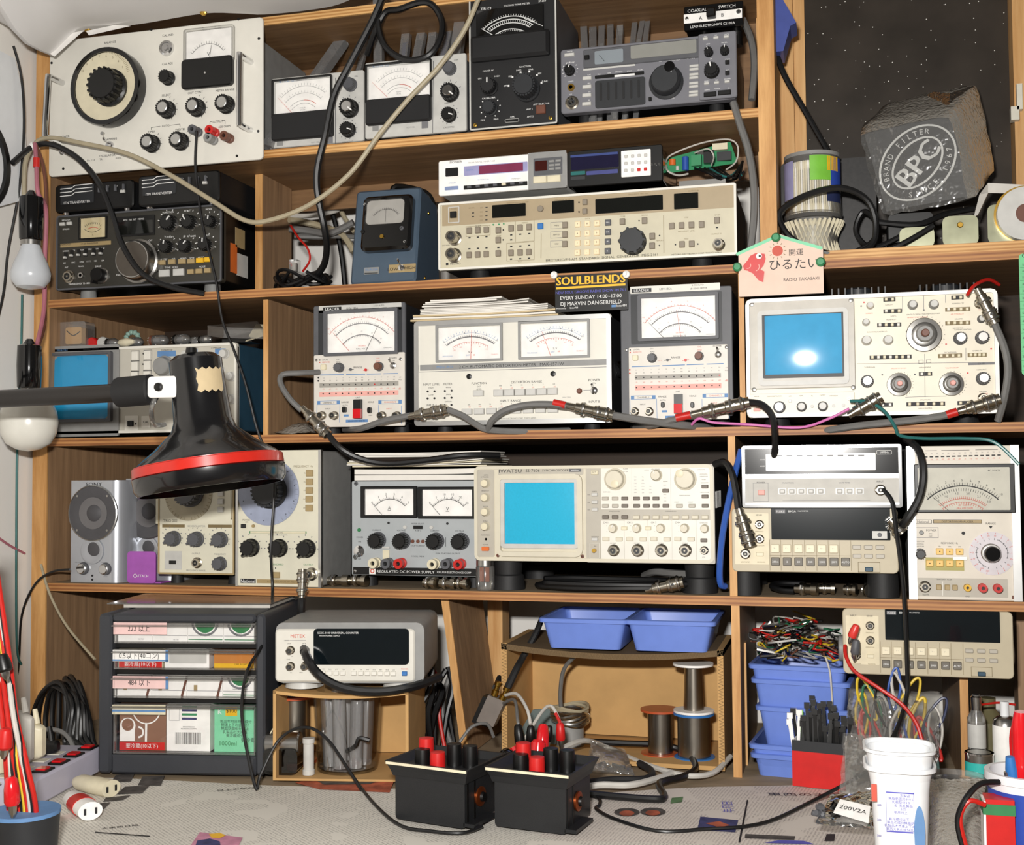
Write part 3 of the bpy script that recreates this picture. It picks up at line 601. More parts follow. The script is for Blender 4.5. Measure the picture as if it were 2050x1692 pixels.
# black power meter
d=Dev('power_meter','tall black power and wave meter with white arcs, grey edge','meter',z13,(66,-35),(614,-80),(648,815),(68,868),y=.002,depth=.16)
d.face('matblack',.002,bev=.0005);d.rim('lgrey',.0022,.001,.003);d.body('dgrey');d.stand(ZA)
d.panel('meter_window',(330,150),450,215,'blackgloss',.0015,.002);yy=-.0022
for rr,a0,a1 in ((268,-40,40),(248,-38,38),(225,-36,36),(185,-36,36)): d.arc(335,372,rr,a0,a1,6,'inkw',yy)
d.ticks(335,372,268,282,-40,40,24,3,'inkw',yy);d.ticks(335,372,172,185,-36,36,20,3,'inkw',yy);d.ticks(335,372,225,248,-36,36,22,3,'inkw',yy);d.line(150,180,260,245,5,'inkw',yy);d.line(540,172,420,120,4,'inkw',yy)
d.txt(335,232,11,'PWR','inkw',yy=yy);glass(d,(330,150),440,205,.004,mat='glass');d.panel('meter_cover',(335,300),520,165,'matblack',.010,.003,bev=.004)
d.txt(175,48,20,'TRIO','inkw',sx=1.2);d.txt(370,28,12,'STATION WAVE METER','inkw');d.txt(530,10,13,'SP-250','inkw')
d.knob(430,560,165,'charcoal',.026,n=28,ribs=24);d.knob(190,555,112,'matblack',.014,ribs=16,ang=0);d.knob(195,702,98,'charcoal',.012,ribs=16)
d.ticks(205,705,62,70,-150,150,10,6,'inkw');d.panel('rocker_switch',(540,722),62,56,'cablebrown',.004,.001,bev=.001);d.ring('power_key',(352,797),95,24,4,'mgrey',.002,.003);d.panel('slide_key',(352,797),84,15,'black',.002)
for x,y,t in ((190,455,'POWER W'),(430,430,'FUNCTION'),(195,640,'CALIBRATOR'),(540,682,'ANT SELECTOR'),(465,718,'ANT 1'),(470,768,'ANT 2'),(135,507,'ON'),(250,492,'HIGH'),(390,455,'FWD'),(468,450,'SWR'),(525,478,'REF'),(560,530,'FUNC'),(335,495,'PEP'),(305,558,'OFF'),(352,770,'OPR'),(155,792,'MIN'),(245,785,'MAX')): d.txt(x,y,11,t,'inkw')
for x,y in ((402,470),(458,464),(508,488),(538,540),(350,500),(325,558)): d.bar(x,y,12,12,'inkw')
for x,y in ((105,828),(602,778)): d.screw(x,y,26,'brass')
d.done()
# grey transceiver
mt('rig','74747a',.45,var=.03)
d=Dev('transceiver','grey amateur radio transceiver with large tuning knob, on the top shelf','transceiver',z13,(664,332),(1815,212),(1832,652),(672,756),y=.008,depth=.17)
d.face('rig',.004,.014);d.body('black',.002);d.stand(ZA)
d.panel('control_panel',(1705,440),245,435,'rig',.005,.003,bev=.001);d.panel('display_panel',(1195,358),770,125,'dgrey',.003,.002,bev=.001)
mt('dimlcd','8a9298',.25,var=.03,coat=.3);mt('dimgrey','8f8f89',.25,var=.03,coat=.3)
d.panel('meter_window',(987,382),192,90,'dimlcd',.0012,.002,y=-.003);d.panel('display_window',(1345,332),432,88,'dimgrey',.0012,.002,y=-.003);d.btn(843,388,34,30,'black',yy=-.003)
d.yf=-.0045;needle(d,960,415,925,375,3);d.yf=0
d.bar(985,447,350,12,'lgrey');d.txt(852,450,14,'ICOM','inkw');d.txt(1385,398,13,'HF TRANSCEIVER','inkw','C');d.txt(1520,382,16,'IC-736','inkw')
d.knob(1358,528,226,'charcoal',.02,n=48);d.yf=-.02;d.disc('finger_dimple',1398,472,70,'blackgloss',.001);d.yf=0
d.panel('keypad_cover',(1062,615),335,185,'charcoal',.002,.003);d.panel('meter_strip',(1055,498),330,22,'black',.001);d.bar(1090,500,135,14,'inkw',-.0013)
for i in range(6): d.panel('cover_rib',(935+i*50,610-i*4),14,120,'matblack',.003,.002)
for y in (520,577,633,690): d.btn(843,y,62,24,'lgrey')
for y in (436,458,492,514,550,572,608,630): d.btn(1548,y,62,17,'lgrey',.002)
d.knob(720,460,70,'black',.012,ang=20,ribs=14);d.yf=-.005;d.knob(1640,338,60,'black',.012,ang=-20,ribs=12);d.knob(1746,328,60,'black',.012,ang=10,ribs=12);d.knob(1662,458,100,'black',.014,ang=-10,ribs=18)
for x,y in ((1622,268),(1692,260),(1760,254),(1637,562),(1702,556),(1772,549)): d.btn(x,y,34,16,'lgrey')
for x,y in ((1770,422),(1772,492)): d.btn(x,y,28,28,'black')
for x,y in ((1660,632),(1755,620)): d.btn(x,y,82,32,'black',.002)
for x,y,w in ((1622,250,30),(1690,242,30),(1760,236,34),(1640,300,36),(1746,290,50),(1662,398,30),(1770,400,42),(1772,472,24),(1637,545,40),(1702,538,30),(1772,530,50),(1640,602,44),(1705,594,40),(1782,590,20)): d.small(x,y,w,8,'inkw')
d.yf=0;d.ticks(728,464,48,56,-140,140,11,4,'inkw');d.btn(725,366,70,22,'lgrey')
for x,y,w in ((725,342,50),(730,415,74),(735,540,55),(735,625,24),(855,495,32),(855,552,24),(858,608,24),(858,664,24),(1050,475,60),(1120,470,40),(1190,462,46),(920,492,28),(988,484,30)): d.small(x,y,w,8,'inkw')
d.disc('headphone_jack',737,580,50,'brass',.003,prof=lambda r: [(r,0),(r*.9,.003),(r*.5,.003),(r*.5,0)]);d.bnc(740,676,92,'microphone_socket',.006)
for x,y in ((725,662),(748,660),(735,690),(752,682)): d.disc('socket_pin',x,y,9,'black',.007)
d.btn(1262,658,20,26,'black');d.small(1400,652,60,8,'inkw');d.done();RIG=d
# coaxial switch standing on the transceiver
d=Dev('coaxial_switch','small black and white coaxial switch box on top of the grey transceiver','switch box',z13,(1480,45),(1872,2),(1880,165),(1488,210),y=.03,depth=.05)
d.face('blackgloss',.002,.005);d.body('black',.001);d.panel('label_plate',(1676,108),385,62,'white',.0006,.0005)
d.panel('switch_knob',(1668,98),62,62,'black',.012,.002,bev=.002);d.txt(1570,68,22,'COAXIAL','inkw');d.txt(1768,42,22,'SWITCH','inkw');d.txt(1595,122,26,'A','ink',yy=-.001);d.txt(1740,100,26,'B','ink',yy=-.001)
d.txt(1675,164,17,'LEAD ELECTRONICS CS102A','inkw');d.yf=-.0006;d.screw(1503,126,26);d.screw(1845,78,34,'chrome');d.yf=0
z0=d.mw.translation.z;zt=(RIG.mw @ V((0,.05,RIG.H))).z-.002
for k in (.3,.86): B().lathe([(.008,-.004),(.008,z0-zt)],(k*d.W,.028,0),(0,0,-1),14).obj('coax_plug','black',d.root,True)
d.done()
# plastic tubes of spare parts behind the instruments
def stick(x0,y0,x1,y1,w,chip,cap,label,Y=.12,name='component_tube',k0=.25,studs=True,group='plastic component tubes behind the meters',hid=.05):
    """x0,y0 top, x1,y1 lowest visible point in photo px; runs on down behind the instrument to the shelf"""
    a,c=at(x0,y0,Y),at(x1,y1,Y-.03);dv=(c-a);c=a+dv*((ZA+.0005-a.z)/dv.z);ax=(a-c);L_=ax.length;ax.normalize();m=.00068;hw=w*m/2
    g=Grp(name,c,label,'component tube',group);ex=V((1,0,0));ex=(ex-ax*ex.dot(ax)).normalized();ey=ax.cross(ex)
    P_=lambda s_,t,q: c+ax*s_+ex*t+ey*q
    def bx(s0,s1,hw,hd):
        return B().loops([[P_(s,-hw,-hd),P_(s,hw,-hd),P_(s,hw,hd),P_(s,-hw,hd)] for s in (s0,s1)])
    g.part(bx(0.004,L_,hw,hw*.8),'tube','tubeclear');g.part(bx(.012,L_*(1-k0),hw*.55,hw*.5),'chip_strip',chip)
    g.part(bx(L_-.012,L_+.003,hw*.9,hw*.75),'end_plug',cap)
    if studs:
        n=int(L_*(1-k0)/.005)
        for s_ in (-1,1):
            b=B()
            for i in range(n): b.v,b.f=b.v,b.f;b.loops([[P_(.012+i*.005+e,s_*hw*.6+t,-hw*.75) for t in (-hw*.12,hw*.12)]+[P_(.012+i*.005+e,s_*hw*.6+t,-hw*.55) for t in (hw*.12,-hw*.12)] for e in (0,.003)])
            o=g.part(b,'pins','steel');o['kind']='stuff'
c12=lambda x,y: (520+x*.21463,y*.21463)
for i,(a,b_,w,chip,cap,l) in enumerate([((770,390),(560,690),26,'mgrey','mgrey','wide clear component tube leaning left behind the first level meter'),
    ((1025,290),(935,630),12,'black','dgrey','thin component tube with bright pins leaning behind the hanging black cable'),((1105,-60),(1112,560),20,'black','dgrey','tall dark component tube standing beside the black cable loop'),
    ((1395,115),(1345,545),19,'navy','mgrey','grey-capped component tube framed by the black cable loop'),((1562,70),(1470,545),19,'black','mgrey','component tube with long bare pin row inside the cable loop'),((1662,20),(1590,545),18,'black','mgrey','black component tube between the cable loop and the beige cable'),
    ((1830,-20),(1720,500),20,'navy','mgrey','component tube behind the beige cable near the black meter')]):
    stick(*c12(*a),*c12(*b_),w,chip,cap,l,Y=.10+.004*i)
stick(*c12(1900,20),*c12(1840,470),24,'blue','clear','component tube with bright blue parts beside the black meter',Y=.09,studs=False,k0=.45)
c13=lambda x,y: (920+x*.30244,y*.30244)
for i,(a,b_,w,chip,cap,l) in enumerate([((820,110),(830,310),15,'dgrey','yellow','clear component tube with a yellow plug behind the transceiver'),((885,150),(885,300),16,'lgrey','clear','clear component tube with clear plug next to the yellow-plugged one'),
    ((945,122),(940,295),14,'lgrey','mgrey','component tube with pale grey plug among the transceiver tubes'),((1000,130),(1000,292),14,'dgrey','white','component tube with white plug and lilac film behind the transceiver'),((1066,160),(1058,285),14,'lgrey','white','shorter component tube with square white plug behind the transceiver'),
    ((1168,95),(1150,270),12,'black','mgrey','slim grey-plugged tube, first of three leaning ones'),((1222,90),(1190,265),11,'lgrey','black','slim black-plugged tube, middle of three leaning ones'),((1252,100),(1232,262),11,'black','dgrey','slim dark-plugged tube, last of three leaning ones')]):
    stick(*c13(*a),*c13(*b_),w,chip,cap,l,Y=.155+.002*(i % 3),studs=False,group='small component tubes behind the transceiver')
tl=at(*c13(795,60),.15);b=B()
for k in range(5): b.tube([tl+V((0,0,-.03)),tl+V((.006*(k-2),.002*k,.002)),tl+V((.007*(k-2)+.004,-.004,.010+.004*(k % 2)))],.0022,6,3)
thing('teal_clip',b,mt('tealp','2a8a96',.4),'cluster clip of teal plastic prongs above the yellow-plugged tube','clip')
# ================= second row =================
mt('olive','35332d',.45,var=.05);mt('tan','a48f66',.5)
d=Dev('transceiver','olive-black radio transceiver with silver tuning knob under the cream oscillator','transceiver',z15,(425,597),(1620,508),(1626,1078),(413,1142),y=.012,depth=.185)
d.face('olive',.004,.012);d.rim('dgrey',.0025,.002,.005);d.body('black',.002);d.stand(ZB,r=.014,mat='mgrey');TS=d
d.panel('meter_bezel',(685,682),215,150,'black',.002,.002);plate(d,(690,682),180,130,mt('meteriv','d8c9a0',.5),y=-.002);yy=-.0029
d.arc(690,610,95,140,220,3,'ink',yy);d.ticks(690,760,95,108,-35,35,10,3,'ink',yy);d.arc(690,765,78,-30,30,4,'inkred',yy);d.txt(690,735,14,'S','ink',yy=yy);glass(d,(690,682),185,135,.0045)
d.panel('display_window',(995,668),280,130,'black',.002,.001);d.panel('digit_window',(995,680),260,85,'vfd',.001,.001,y=-.002);d.txt(985,622,12,'VFO  FIX  RIT  MEMO','inkw',yy=-.0024)
for x,y in ((467,655),(517,650)): d.btn(x,y,38,22,'lgrey')
for x,y in ((485,905),(530,890),(580,886),(630,882),(690,878),(742,875)): d.panel('lever_slot',(x,y-20),26,50,'black',.0006,.0005);d.btn(x,y-6,20,14,'lgrey',.005,name='lever_switch')
d.panel('brand_strip',(630,800),380,26,'tan',.0008,.0005);d.txt(480,802,13,'KENWOOD','ink',yy=-.0012);d.txt(660,795,10,'HF SSB TRANSCEIVER','ink',yy=-.0012)
for x,y,w in ((485,850,50),(545,845,34),(610,840,50),(660,836,40),(710,833,30),(755,830,36),(475,938,30),(540,934,30),(600,930,40),(650,926,40),(700,922,30),(755,920,34),(490,970,30),(595,962,66),(490,625,80),(490,690,74)): d.small(x,y,w,10,'inkw')
u,v=d.uv(*d.sh(945,905,.028));k=link('tuning_knob',B().lathe([(.034,0),(.034,.010),(.031,.012),(.030,.024),(.028,.027)],n=48).mesh('tuning_knob','steel',True),d.root,(u,0,v));B().lathe([(.0265,.026),(.0265,.0276)],n=40).obj('knob_face',mt('knobface','4d463e',.5),k)
for x,y,dd in ((1220,640,112),(1370,635,100),(1528,632,84),(1205,815,92),(1345,812,92),(1490,800,92)): d.knob(x,y,dd,'black',.016,sk='steel',ang=rnd.randint(-60,60),n=28,ribs=18);d.ticks(x+20,y,dd*.66,dd*.78,-110,110,8,5,'inkw')
d.knob(712,1022,112,'black',.016,sk='steel',ang=-145,point=True)
for i,(x,y) in enumerate(((1186,936),(1260,931),(1335,928),(1402,926),(1466,920),(1527,914))): d.btn(x,y,52,32,'tan' if i < 4 else 'yellow')
for x,y in ((1206,1015),(1310,1008)): d.btn(x,y,78,46,'lgrey')
for x,y in ((1398,1004),(1460,1000),(1522,995)): d.btn(x,y,46,32,'tan')
d.bnc(492,1035,86,'microphone_socket',.007);d.disc('headphone_jack',596,1030,42,'steel',.003,prof=lambda r: [(r,0),(r*.9,.003),(r*.5,.003),(r*.5,0)])
for x,y,t in ((1230,568,'FUNCTION'),(1372,556,'RF ATT'),(1525,545,'MODE'),(1245,748,'IF SHIFT'),(1385,742,'AF  RF GAIN'),(1520,735,'RIT'),(720,962,'DRIVE'),(1200,912,'V STEP'),(1270,908,'M.R'),(1340,905,'MEMO'),(1405,902,'VOX'),(1470,898,'PROC'),(1255,970,'TUNE  HOLD'),(1480,965,'MODE'),(580,1090,'TRANSCEIVER TS-180S'),(870,1025,'FAST'),(1100,772,'CW')): d.txt(x,y,12,t,'inkw')
# stickers on the flank
for (y,z,w,h,m,n_) in ((.045,.062,.03,.03,'tan','sticker'),(.05,.018,.035,.035,'lgrey','sticker'),(.03,.02,.02,.045,'orange','sticker')): B().box(d.W-.002,d.W-.0014,y,y+w,z,z+h).obj(n_,m,d.root)
d.done()
zt=(d.mw @ V((0,.02,d.H))).z
for nm,TL,TR,BR,BL,tx,lab in (('tnc',(398,378),(975,316),(976,524),(400,572),0,'small black control box on the olive transceiver, its end by the bulb'),('tnc',(1010,312),(1606,245),(1606,480),(1010,528),600,'small black control box on the olive transceiver nearest the partition')):
    d=Dev('control_box',lab,'control box',z15,TL,TR,BR,BL,y=.0 if tx == 0 else -.004,depth=.165,group='black control boxes');d.face('black',.006,.006,bev=.002);d.body('matblack',.001,.003)
    d.panel('nameplate',(560+tx,440-tx*.105),245,120,'charcoal',.0008,.001)
    for k in range(3): d.line(440+tx,458-k*26-tx*.105,520+tx,448-k*26-tx*.105,5,'inkw',-.0012);d.line(520+tx,448-k*26-tx*.105,545+tx,428-k*26-tx*.105,5,'inkw',-.0012);d.line(545+tx,428-k*26-tx*.105,670+tx,412-k*26-tx*.105,5,'inkw',-.0012)
    d.txt(560+tx,496-tx*.105,17,'ITN TRANSVERTER','inkw',yy=-.0012)
    for i,x in enumerate((722,782,843,905)): d.btn(x+tx,402-i*7-tx*.105,12,42,'dgrey',.004,name='lever_switch');d.small(x+tx,384-i*6-tx*.105,24,10,'inkw')
    d.btn(898+tx,412-tx*.105,32,20,'lgrey')
    h=d.mw.translation.z-zt
    for kx in (.1,.88): B().lathe([(.006,0),(.005,max(h,.002))],(kx*d.W,.012,0),(0,0,-1),12).obj('foot','chrome',d.root,True);B().lathe([(.006,0),(.005,max(h,.002))],(kx*d.W,.13,0),(0,0,-1),12).obj('foot','chrome',d.root,True)
    d.done()
# slate-blue meter leaning back
d=Dev('panel_meter','slate-blue sloping metal box with a black panel meter and toggle','meter',z16,(905,565),(1562,490),(1497,1475),(822,1518),y=.01,z=ZB+.001,tilt=R(10),depth=.085)
d.face('slate',.006,.004,bev=.003);b=B();r_=[]
for yy in (.004,.06): r_.append([(0.001,yy,.001),(d.W-.001,yy,.001),(d.W-.001,yy,d.H-.001),(.001,yy,d.H-.001)])
dd=.11;b.loops(r_[:1]+[[(0.001,dd*cos(R(10)),dd*sin(R(10))),(d.W-.001,dd*cos(R(10)),dd*sin(R(10))),(d.W-.001,.075,d.H*.99),(.001,.075,d.H*.99)]]);b.obj('case','slate',d.root)
d.panel('meter_cover',(1232,898),512,560,'blackgloss',.014,.008,bev=.004);d.yf=-.014;d.panel('meter_face',(1228,800),385,245,mt('facegrey','a9a6a0',.5),.0008,.006);yy=-.0152
d.arc(1228,930,160,-52,52,3,'ink',yy);d.ticks(1228,930,150,175,-52,52,17,3,'ink',yy);needle(d,1228,905,1238,770,3,'ink',.0014);glass(d,(1228,800),390,250,.003)
d.disc('zero_adjuster',1190,1050,42,'brass',.002);d.screw(1392,960,44,'dgrey');d.screw(998,1005,44,'black');d.screw(1022,730,30,'chrome');d.screw(1422,1098,30,'chrome')
d.yf=0;d.panel('maker_plate',(1045,1372),155,70,'mgrey',.0008,.001);d.txt(1045,1360,22,'TSURUGA','inkblue',yy=-.0012);d.line(975,1400,1110,1394,8,'ink',-.0012)
d.panel('switch_plate',(1360,1340),275,82,'tan',.0008,.001);d.txt(1265,1352,34,'LOW','ink',yy=-.0012);d.txt(1442,1332,34,'HIGH','ink',yy=-.0012);d.yf=-.0008;d.toggle(1355,1340,62);d.yf=0
B().tube([(d.W*.45,.03,d.H),(d.W*.5,.03,d.H+.016),(d.W*.85,.06,d.H+.016),(d.W*.95,.07,d.H-.002)],.005,8,4).obj('carrying_strap','black',d.root,True)
for y in (650,1335):
    u,v=d.uv(1640,y);B().lathe([(.0025,0),(.002,.0014)],(d.W-.001,.04,v),(1,0,0),10).obj('screw','brass',d.root,True)
d.done()
# cream signal generator
d=Dev('signal_generator','wide cream standard signal generator with many grey buttons, second shelf','signal generator',z17,(50,442),(1845,325),(1857,748),(57,858),y=.004,depth=.19)
mt('msg','c9c2aa',.45,var=.03);mt('msgtan','a8977a',.45,var=.03);mt('btngrey','857b6c',.5)
d.face('msg',.002);d.rim('panelwhite',.0032,.003,.003);d.body('matblack',.002);d.stand(ZB,r=.016);MSG=d
d.panel('display_band',(948,458),1768,134,'msgtan',.0006,.0005);d.yf=-.0006
for x,y,w,h in ((492,487,210,78),(824,464,134,74),(1220,451,400,88),(1557,431,140,92)): d.panel('display_window',(x,y),w,h,'vfd',.0012,.001)
d.ring('power_frame',(148,512),72,100,5,'lgrey',.001,.001);d.btn(146,512,42,40,'black')
for x,y in ((957,437),(957,493)): d.btn(x,y,30,34,'btngrey')
d.disc('phase_knob',687,477,38,'btngrey',.004)
for x,y in ((920,437),(921,495)): d.disc('indicator',x,y,10,'black',.001)
for i,y in enumerate((467,492,517,543)): d.bar(352,y,14,6);d.small(320,y+2,24,7,'inkbrown')
d.bar(268,500,14,6);d.bar(268,523,14,6)
for x,y,t in ((545,437,'MODULATION  % / kHz DEV'),(820,420,'AMPLITUDE  dB EMF'),(1275,388,'FREQUENCY  MHz / kHz'),(1600,370,'OUTPUT dBu'),(440,548,'FM EXT'),(148,475,'POWER'),(258,470,'AM  FM')): d.txt(x,y,8,t,'inkbrown')
d.yf=0
def bt(pts,w=33,h=38,m='btngrey'):
    for x,y in pts: d.btn(x,y,w,h,m)
bt(((247,610),(300,607),(353,604),(428,607),(507,595),(562,591),(618,587),(428,667),(248,759),(301,756),(354,753),(429,748),(508,745),(564,742),(618,739)))
d.btn(688,582,34,36,'blue');bt(((838,575),(838,632),(838,690),(1183,554),(1314,548),(1361,641),(1361,698),(1475,580),(1532,577),(1590,574),(1649,571),(1536,689),(1593,686),(1738,546)))
mt('numkey','eed9b4',.5)
for r_ in range(4):
    for c in range(3): x,y=915+c*58,570+r_*57-c*3;d.btn(x,y,34,36,'numkey');d.txt(x,y,11,'7894561230.-'[r_*3+c],'ink',yy=-.0038)
    d.btn(1097,560+r_*57,36,36,'dgrey');d.txt(1097,560+r_*57,8,('MHz','kHz','dB','%')[r_],'inkw',yy=-.0038)
u,v=d.uv(*d.sh(1236,662,.016));B().lathe([(.0182,0),(.0182,.003),(.0168,.005),(.0168,.015),(.0155,.0165)],n=40).obj('tuning_knob','charcoal',d.root,True).location=(u,0,v)
for k in range(10): a=2*pi*k/10;B().lathe([(.0021,.005),(.0021,.0166)],(u+.0166*cos(a),0,v+.0166*sin(a)),n=8).obj('finger_grip','charcoal',d.root,True)
for x,y in ((247,652),(300,648),(353,645),(428,712),(507,634),(562,630),(618,626),(247,720),(301,717),(354,714),(508,705),(564,702),(618,698),(508,782),(564,779),(618,776),(507,664),(1738,588)): d.bar(x,y,14,8)
for x,y in ((458,604),(458,665),(1281,548),(1403,636),(1403,696),(1497,690),(1628,686)): d.disc('indicator',x,y,9,'black',.001)
for x,y in ((395,572),(430,570),(460,567)): d.disc('indicator',x,y,10,'green',.001)
for x,y in ((135,645),(135,752)): d.bnc(x,y,92,'coaxial_socket',.02)
d.bnc(1745,680,72,'output_socket',.018)
for x,y,w,t in ((785,576,64,'FREQ'),(785,632,64,'AMPTD'),(785,688,64,'MOD')): d.boxl(x,y,74,40,2,'inkgrey');d.txt(x,y,9,t,'ink')
for x,y,w,h in ((300,610,155,62),(590,600,118,150),(565,735,172,110)): d.boxl(x,y,w,h,2,'inkbrown')
d.line(692,625,692,775,3,'inkbrown');d.line(1425,515,1430,738,3,'inkbrown')
for x,y,t in ((300,580,'FM INT'),(590,560,'STEREO'),(428,640,'AM/FM'),(972,535,'DATA'),(1182,522,'STORE'),(1314,515,'RECALL'),(1560,528,'STEP'),(1740,514,'RF ON'),(1560,655,'MOD'),(1560,609,'FREQUENCY  LEVEL'),(1735,625,'OUTPUT 50'),(1404,666,'MEMORY'),(565,795,'PILOT'),(165,615,'IN'),(100,700,'EXT MOD')): d.txt(x,y,8,t,'inkbrown' if x > 300 else 'ink')
d.txt(1058,769,15,'FM STEREO/FM-AM  STANDARD  SIGNAL  GENERATOR  MSG-2161','ink',sx=1.12);d.txt(1620,742,10,'MEGURO ELECTRONICS CORP. TOKYO JAPAN','ink');d.txt(160,812,12,'MEGURO','ink');d.bar(108,815,16,14)
d.done();MT=(d.mw @ V((0,.02,d.H))).z
# white and grey tuner + black tuner standing on the generator
d=Dev('radio_tuner','white and grey tuner unit with wine-red display on the signal generator','tuner',z17,(50,188),(822,128),(828,346),(54,398),y=.006,depth=.15)
d.face('white',.003);d.body('lgrey',.001);d.panel('grey_end',(708,245),226,215,'mgrey',.001,.001);d.panel('sensor_window',(132,255),78,50,'black',.001,.001)
mt('lilac','9d9cc4',.3);mt('wine','7d3450',.25);d.panel('dial_window',(395,236),385,56,'lilac',.001,.001);d.panel('red_display',(428,234),265,48,'wine',.0006,.0005,y=-.001);d.panel('button_slot',(395,336),385,24,'black',.0008,.0005);d.panel('blue_button',(133,352),82,20,mt('bluegrey','7f8fb4',.5),.002,.0005)
for i in range(7): d.btn(240+i*52,346-i*4,26,14,'dgrey' if i != 4 else 'ivory',.004)
d.txt(155,194,14,'PIONEER','ink');d.txt(310,193,9,'FM/AM DIGITAL TUNER F-X55','inkgrey');d.txt(242,243,9,'DIGITAL','inkblue',yy=-.0013);d.txt(320,300,8,'STATION CALL','inkblue');d.small(135,320,50,8,'inkblue');d.small(520,295,60,7,'inkgrey')
d.yf=-.001;d.panel('red_window',(670,220),72,58,mt('maroon','3c1410',.2),.001,.001);d.panel('dark_panel',(712,222),170,100,'dgrey',.0004,.001)
for x,y in ((735,192),(775,189),(735,216),(772,213),(735,238),(775,235)): d.btn(x,y,34,14,'mgrey',.002)
for x,y in ((665,303),(750,297)): d.btn(x,y,80,40,'ivory',.002)
d.yf=0;d.done()
d=Dev('radio_tuner','black tuner unit with a white twelve-key pad on the signal generator','tuner',z17,(830,126),(1402,90),(1408,312),(835,342),y=.004,depth=.15)
d.face('black',.003);d.body('blackgloss',.001);d.panel('dark_display',(995,188),290,90,mt('violetblk','1c1a34',.12,coat=.4),.0012,.001);d.panel('top_stripe',(990,150),288,14,mt('indigo','3c4a80',.3),.0006,.0005,y=-.0012)
d.panel('key_pad',(1244,205),176,158,'white',.0015,.001);d.yf=-.0015
for r_ in range(3):
    for c in range(4): d.btn(1184+c*39.5,165+r_*42-c*2,19,19,'lgrey' if not (r_ == 2 and c > 1) else 'red',.002)
d.yf=0;d.panel('teal_key',(895,258),88,22,mt('tealdk','2c6a68',.3),.001);d.panel('indigo_key',(1040,255),190,24,mt('indigo2','4a4f86',.3),.001);d.panel('dark_key',(895,288),88,20,'charcoal',.001)
for x in (1340,1362,1384): d.disc('indicator',x,212,14,'chrome',.002)
d.done()
# bare circuit board heap at the end of the generator
g=Grp('circuit_board',at(1400,372,.07),'green bare circuit board with blue capacitor lying by the black tuner','circuit board')
def q17(x,y,Y): return at(860+x*.33171,260+y*.33171,Y)
bz=MT+.0005
B_=B();p=[q17(1425,175,.06),q17(1815,70,.09),q17(1860,200,.09),q17(1440,262,.06)];B_.loops([p,[v_+V((0,.0016,0)) for v_ in p]]);g.part(B_,'board','green')
for x,y,w,h,dp,m,n_ in ((1548,212,40,85,.016,'cableblue','capacitor'),(1615,195,60,70,.012,'green','transformer'),(1690,175,60,80,.014,'black','chip'),(1755,108,90,45,.008,'ivory','relay'),(1780,165,85,60,.008,'charcoal','connector'),(1470,205,40,40,.010,'orange','capacitor'),(1640,145,40,30,.008,'chrome','heat_fin'),(1500,240,20,26,.008,'lgrey','capacitor')):
    a=q17(x-w/2,y+h/2,.068+.02*(x-1425)/400);c=q17(x+w/2,y-h/2,.068+.02*(x-1425)/400)
    if n_ == 'capacitor': g.part(B().lathe([(abs(c.x-a.x)/2,0),(abs(c.x-a.x)/2,(c.z-a.z)*.97),(abs(c.x-a.x)*.4,c.z-a.z)],((a.x+c.x)/2,a.y-.008,a.z),(0,0,1),14),n_,m,True)
    else: g.part(B().box(a.x,c.x,a.y-dp,a.y,a.z,c.z),n_,m)
g.part(B().box(q17(1510,300,.05).x,q17(1790,300,.05).x,.04,.12,bz,bz+.016),'metal_chassis','steel')
g.part(B().tube([q17(1425,200,.05),q17(1460,150,.03),q17(1640,80,.04),q17(1800,58,.06),q17(1860,100,.06),q17(1850,190,.06),q17(1790,240,.05)],.0012,6),'white_wire','cablewhite',True)
g.part(B().tube([q17(1425,210,.05),q17(1440,250,.03),q17(1500,275,.04),q17(1560,265,.05)],.0014,6),'white_wire','cablewhite',True)
g.part(B().tube([q17(1600,140,.05),q17(1680,115,.03),q17(1715,160,.03),q17(1700,215,.05)],.001,6),'white_wire','cablewhite',True)
for k in range(6): g.part(B().tube([q17(1600+k*30,230,.06),q17(1680+k*30,260+k*6,.03),q17(1760+k*20,300-k*8,.04),q17(1840+k*10,300-k*22,.06),q17(1900-k*6,250+k*10,.06)],.0016,6),'black_wire','cableblack' if k != 3 else 'tealdk',True)
# dark tangle, connector and wires on the second shelf by the partition
def q16(x,y,Y): return at(540+x*.19502,270+y*.19502,Y)
b=B();rr=random.Random(3)
for k in range(9):
    c=q16(250+rr.random()*180,1490,.06+rr.random()*.05);c.z=ZB+.006+.012*rr.random();R0=.022+.012*rr.random()
    b.tube([c+V((R0*cos(a)*1.3,R0*sin(a)*.8,.010*sin(2*a+k)+.005*k/3)) for a in [i*pi/4+k for i in range(8)]],.0028,6,3)
thing('cable_tangle',b,'cableblack','black cable tangle on the second shelf in the gap beside the blue meter','cable')
g=Grp('wire_connector',q16(250,1420,.07),'clear plastic connector on the black cable tangle','connector');g.part(B().box(q16(215,1400,.06).x,q16(290,1400,.06).x,.055,.07,q16(0,1420,.06).z,q16(0,1300,.06).z),'housing','clear');g.part(B().box(q16(235,1400,.06).x,q16(270,1400,.06).x,.058,.067,q16(0,1412,.06).z,q16(0,1330,.06).z),'contacts','steel')
thing('red_wire',B().tube([q16(215,930,.12),q16(290,1050,.10),q16(390,1170,.09),q16(410,1290,.09),q16(340,1400,.10)],.0018,6),'cablered','thin red wire rising from the black cable tangle','wire')
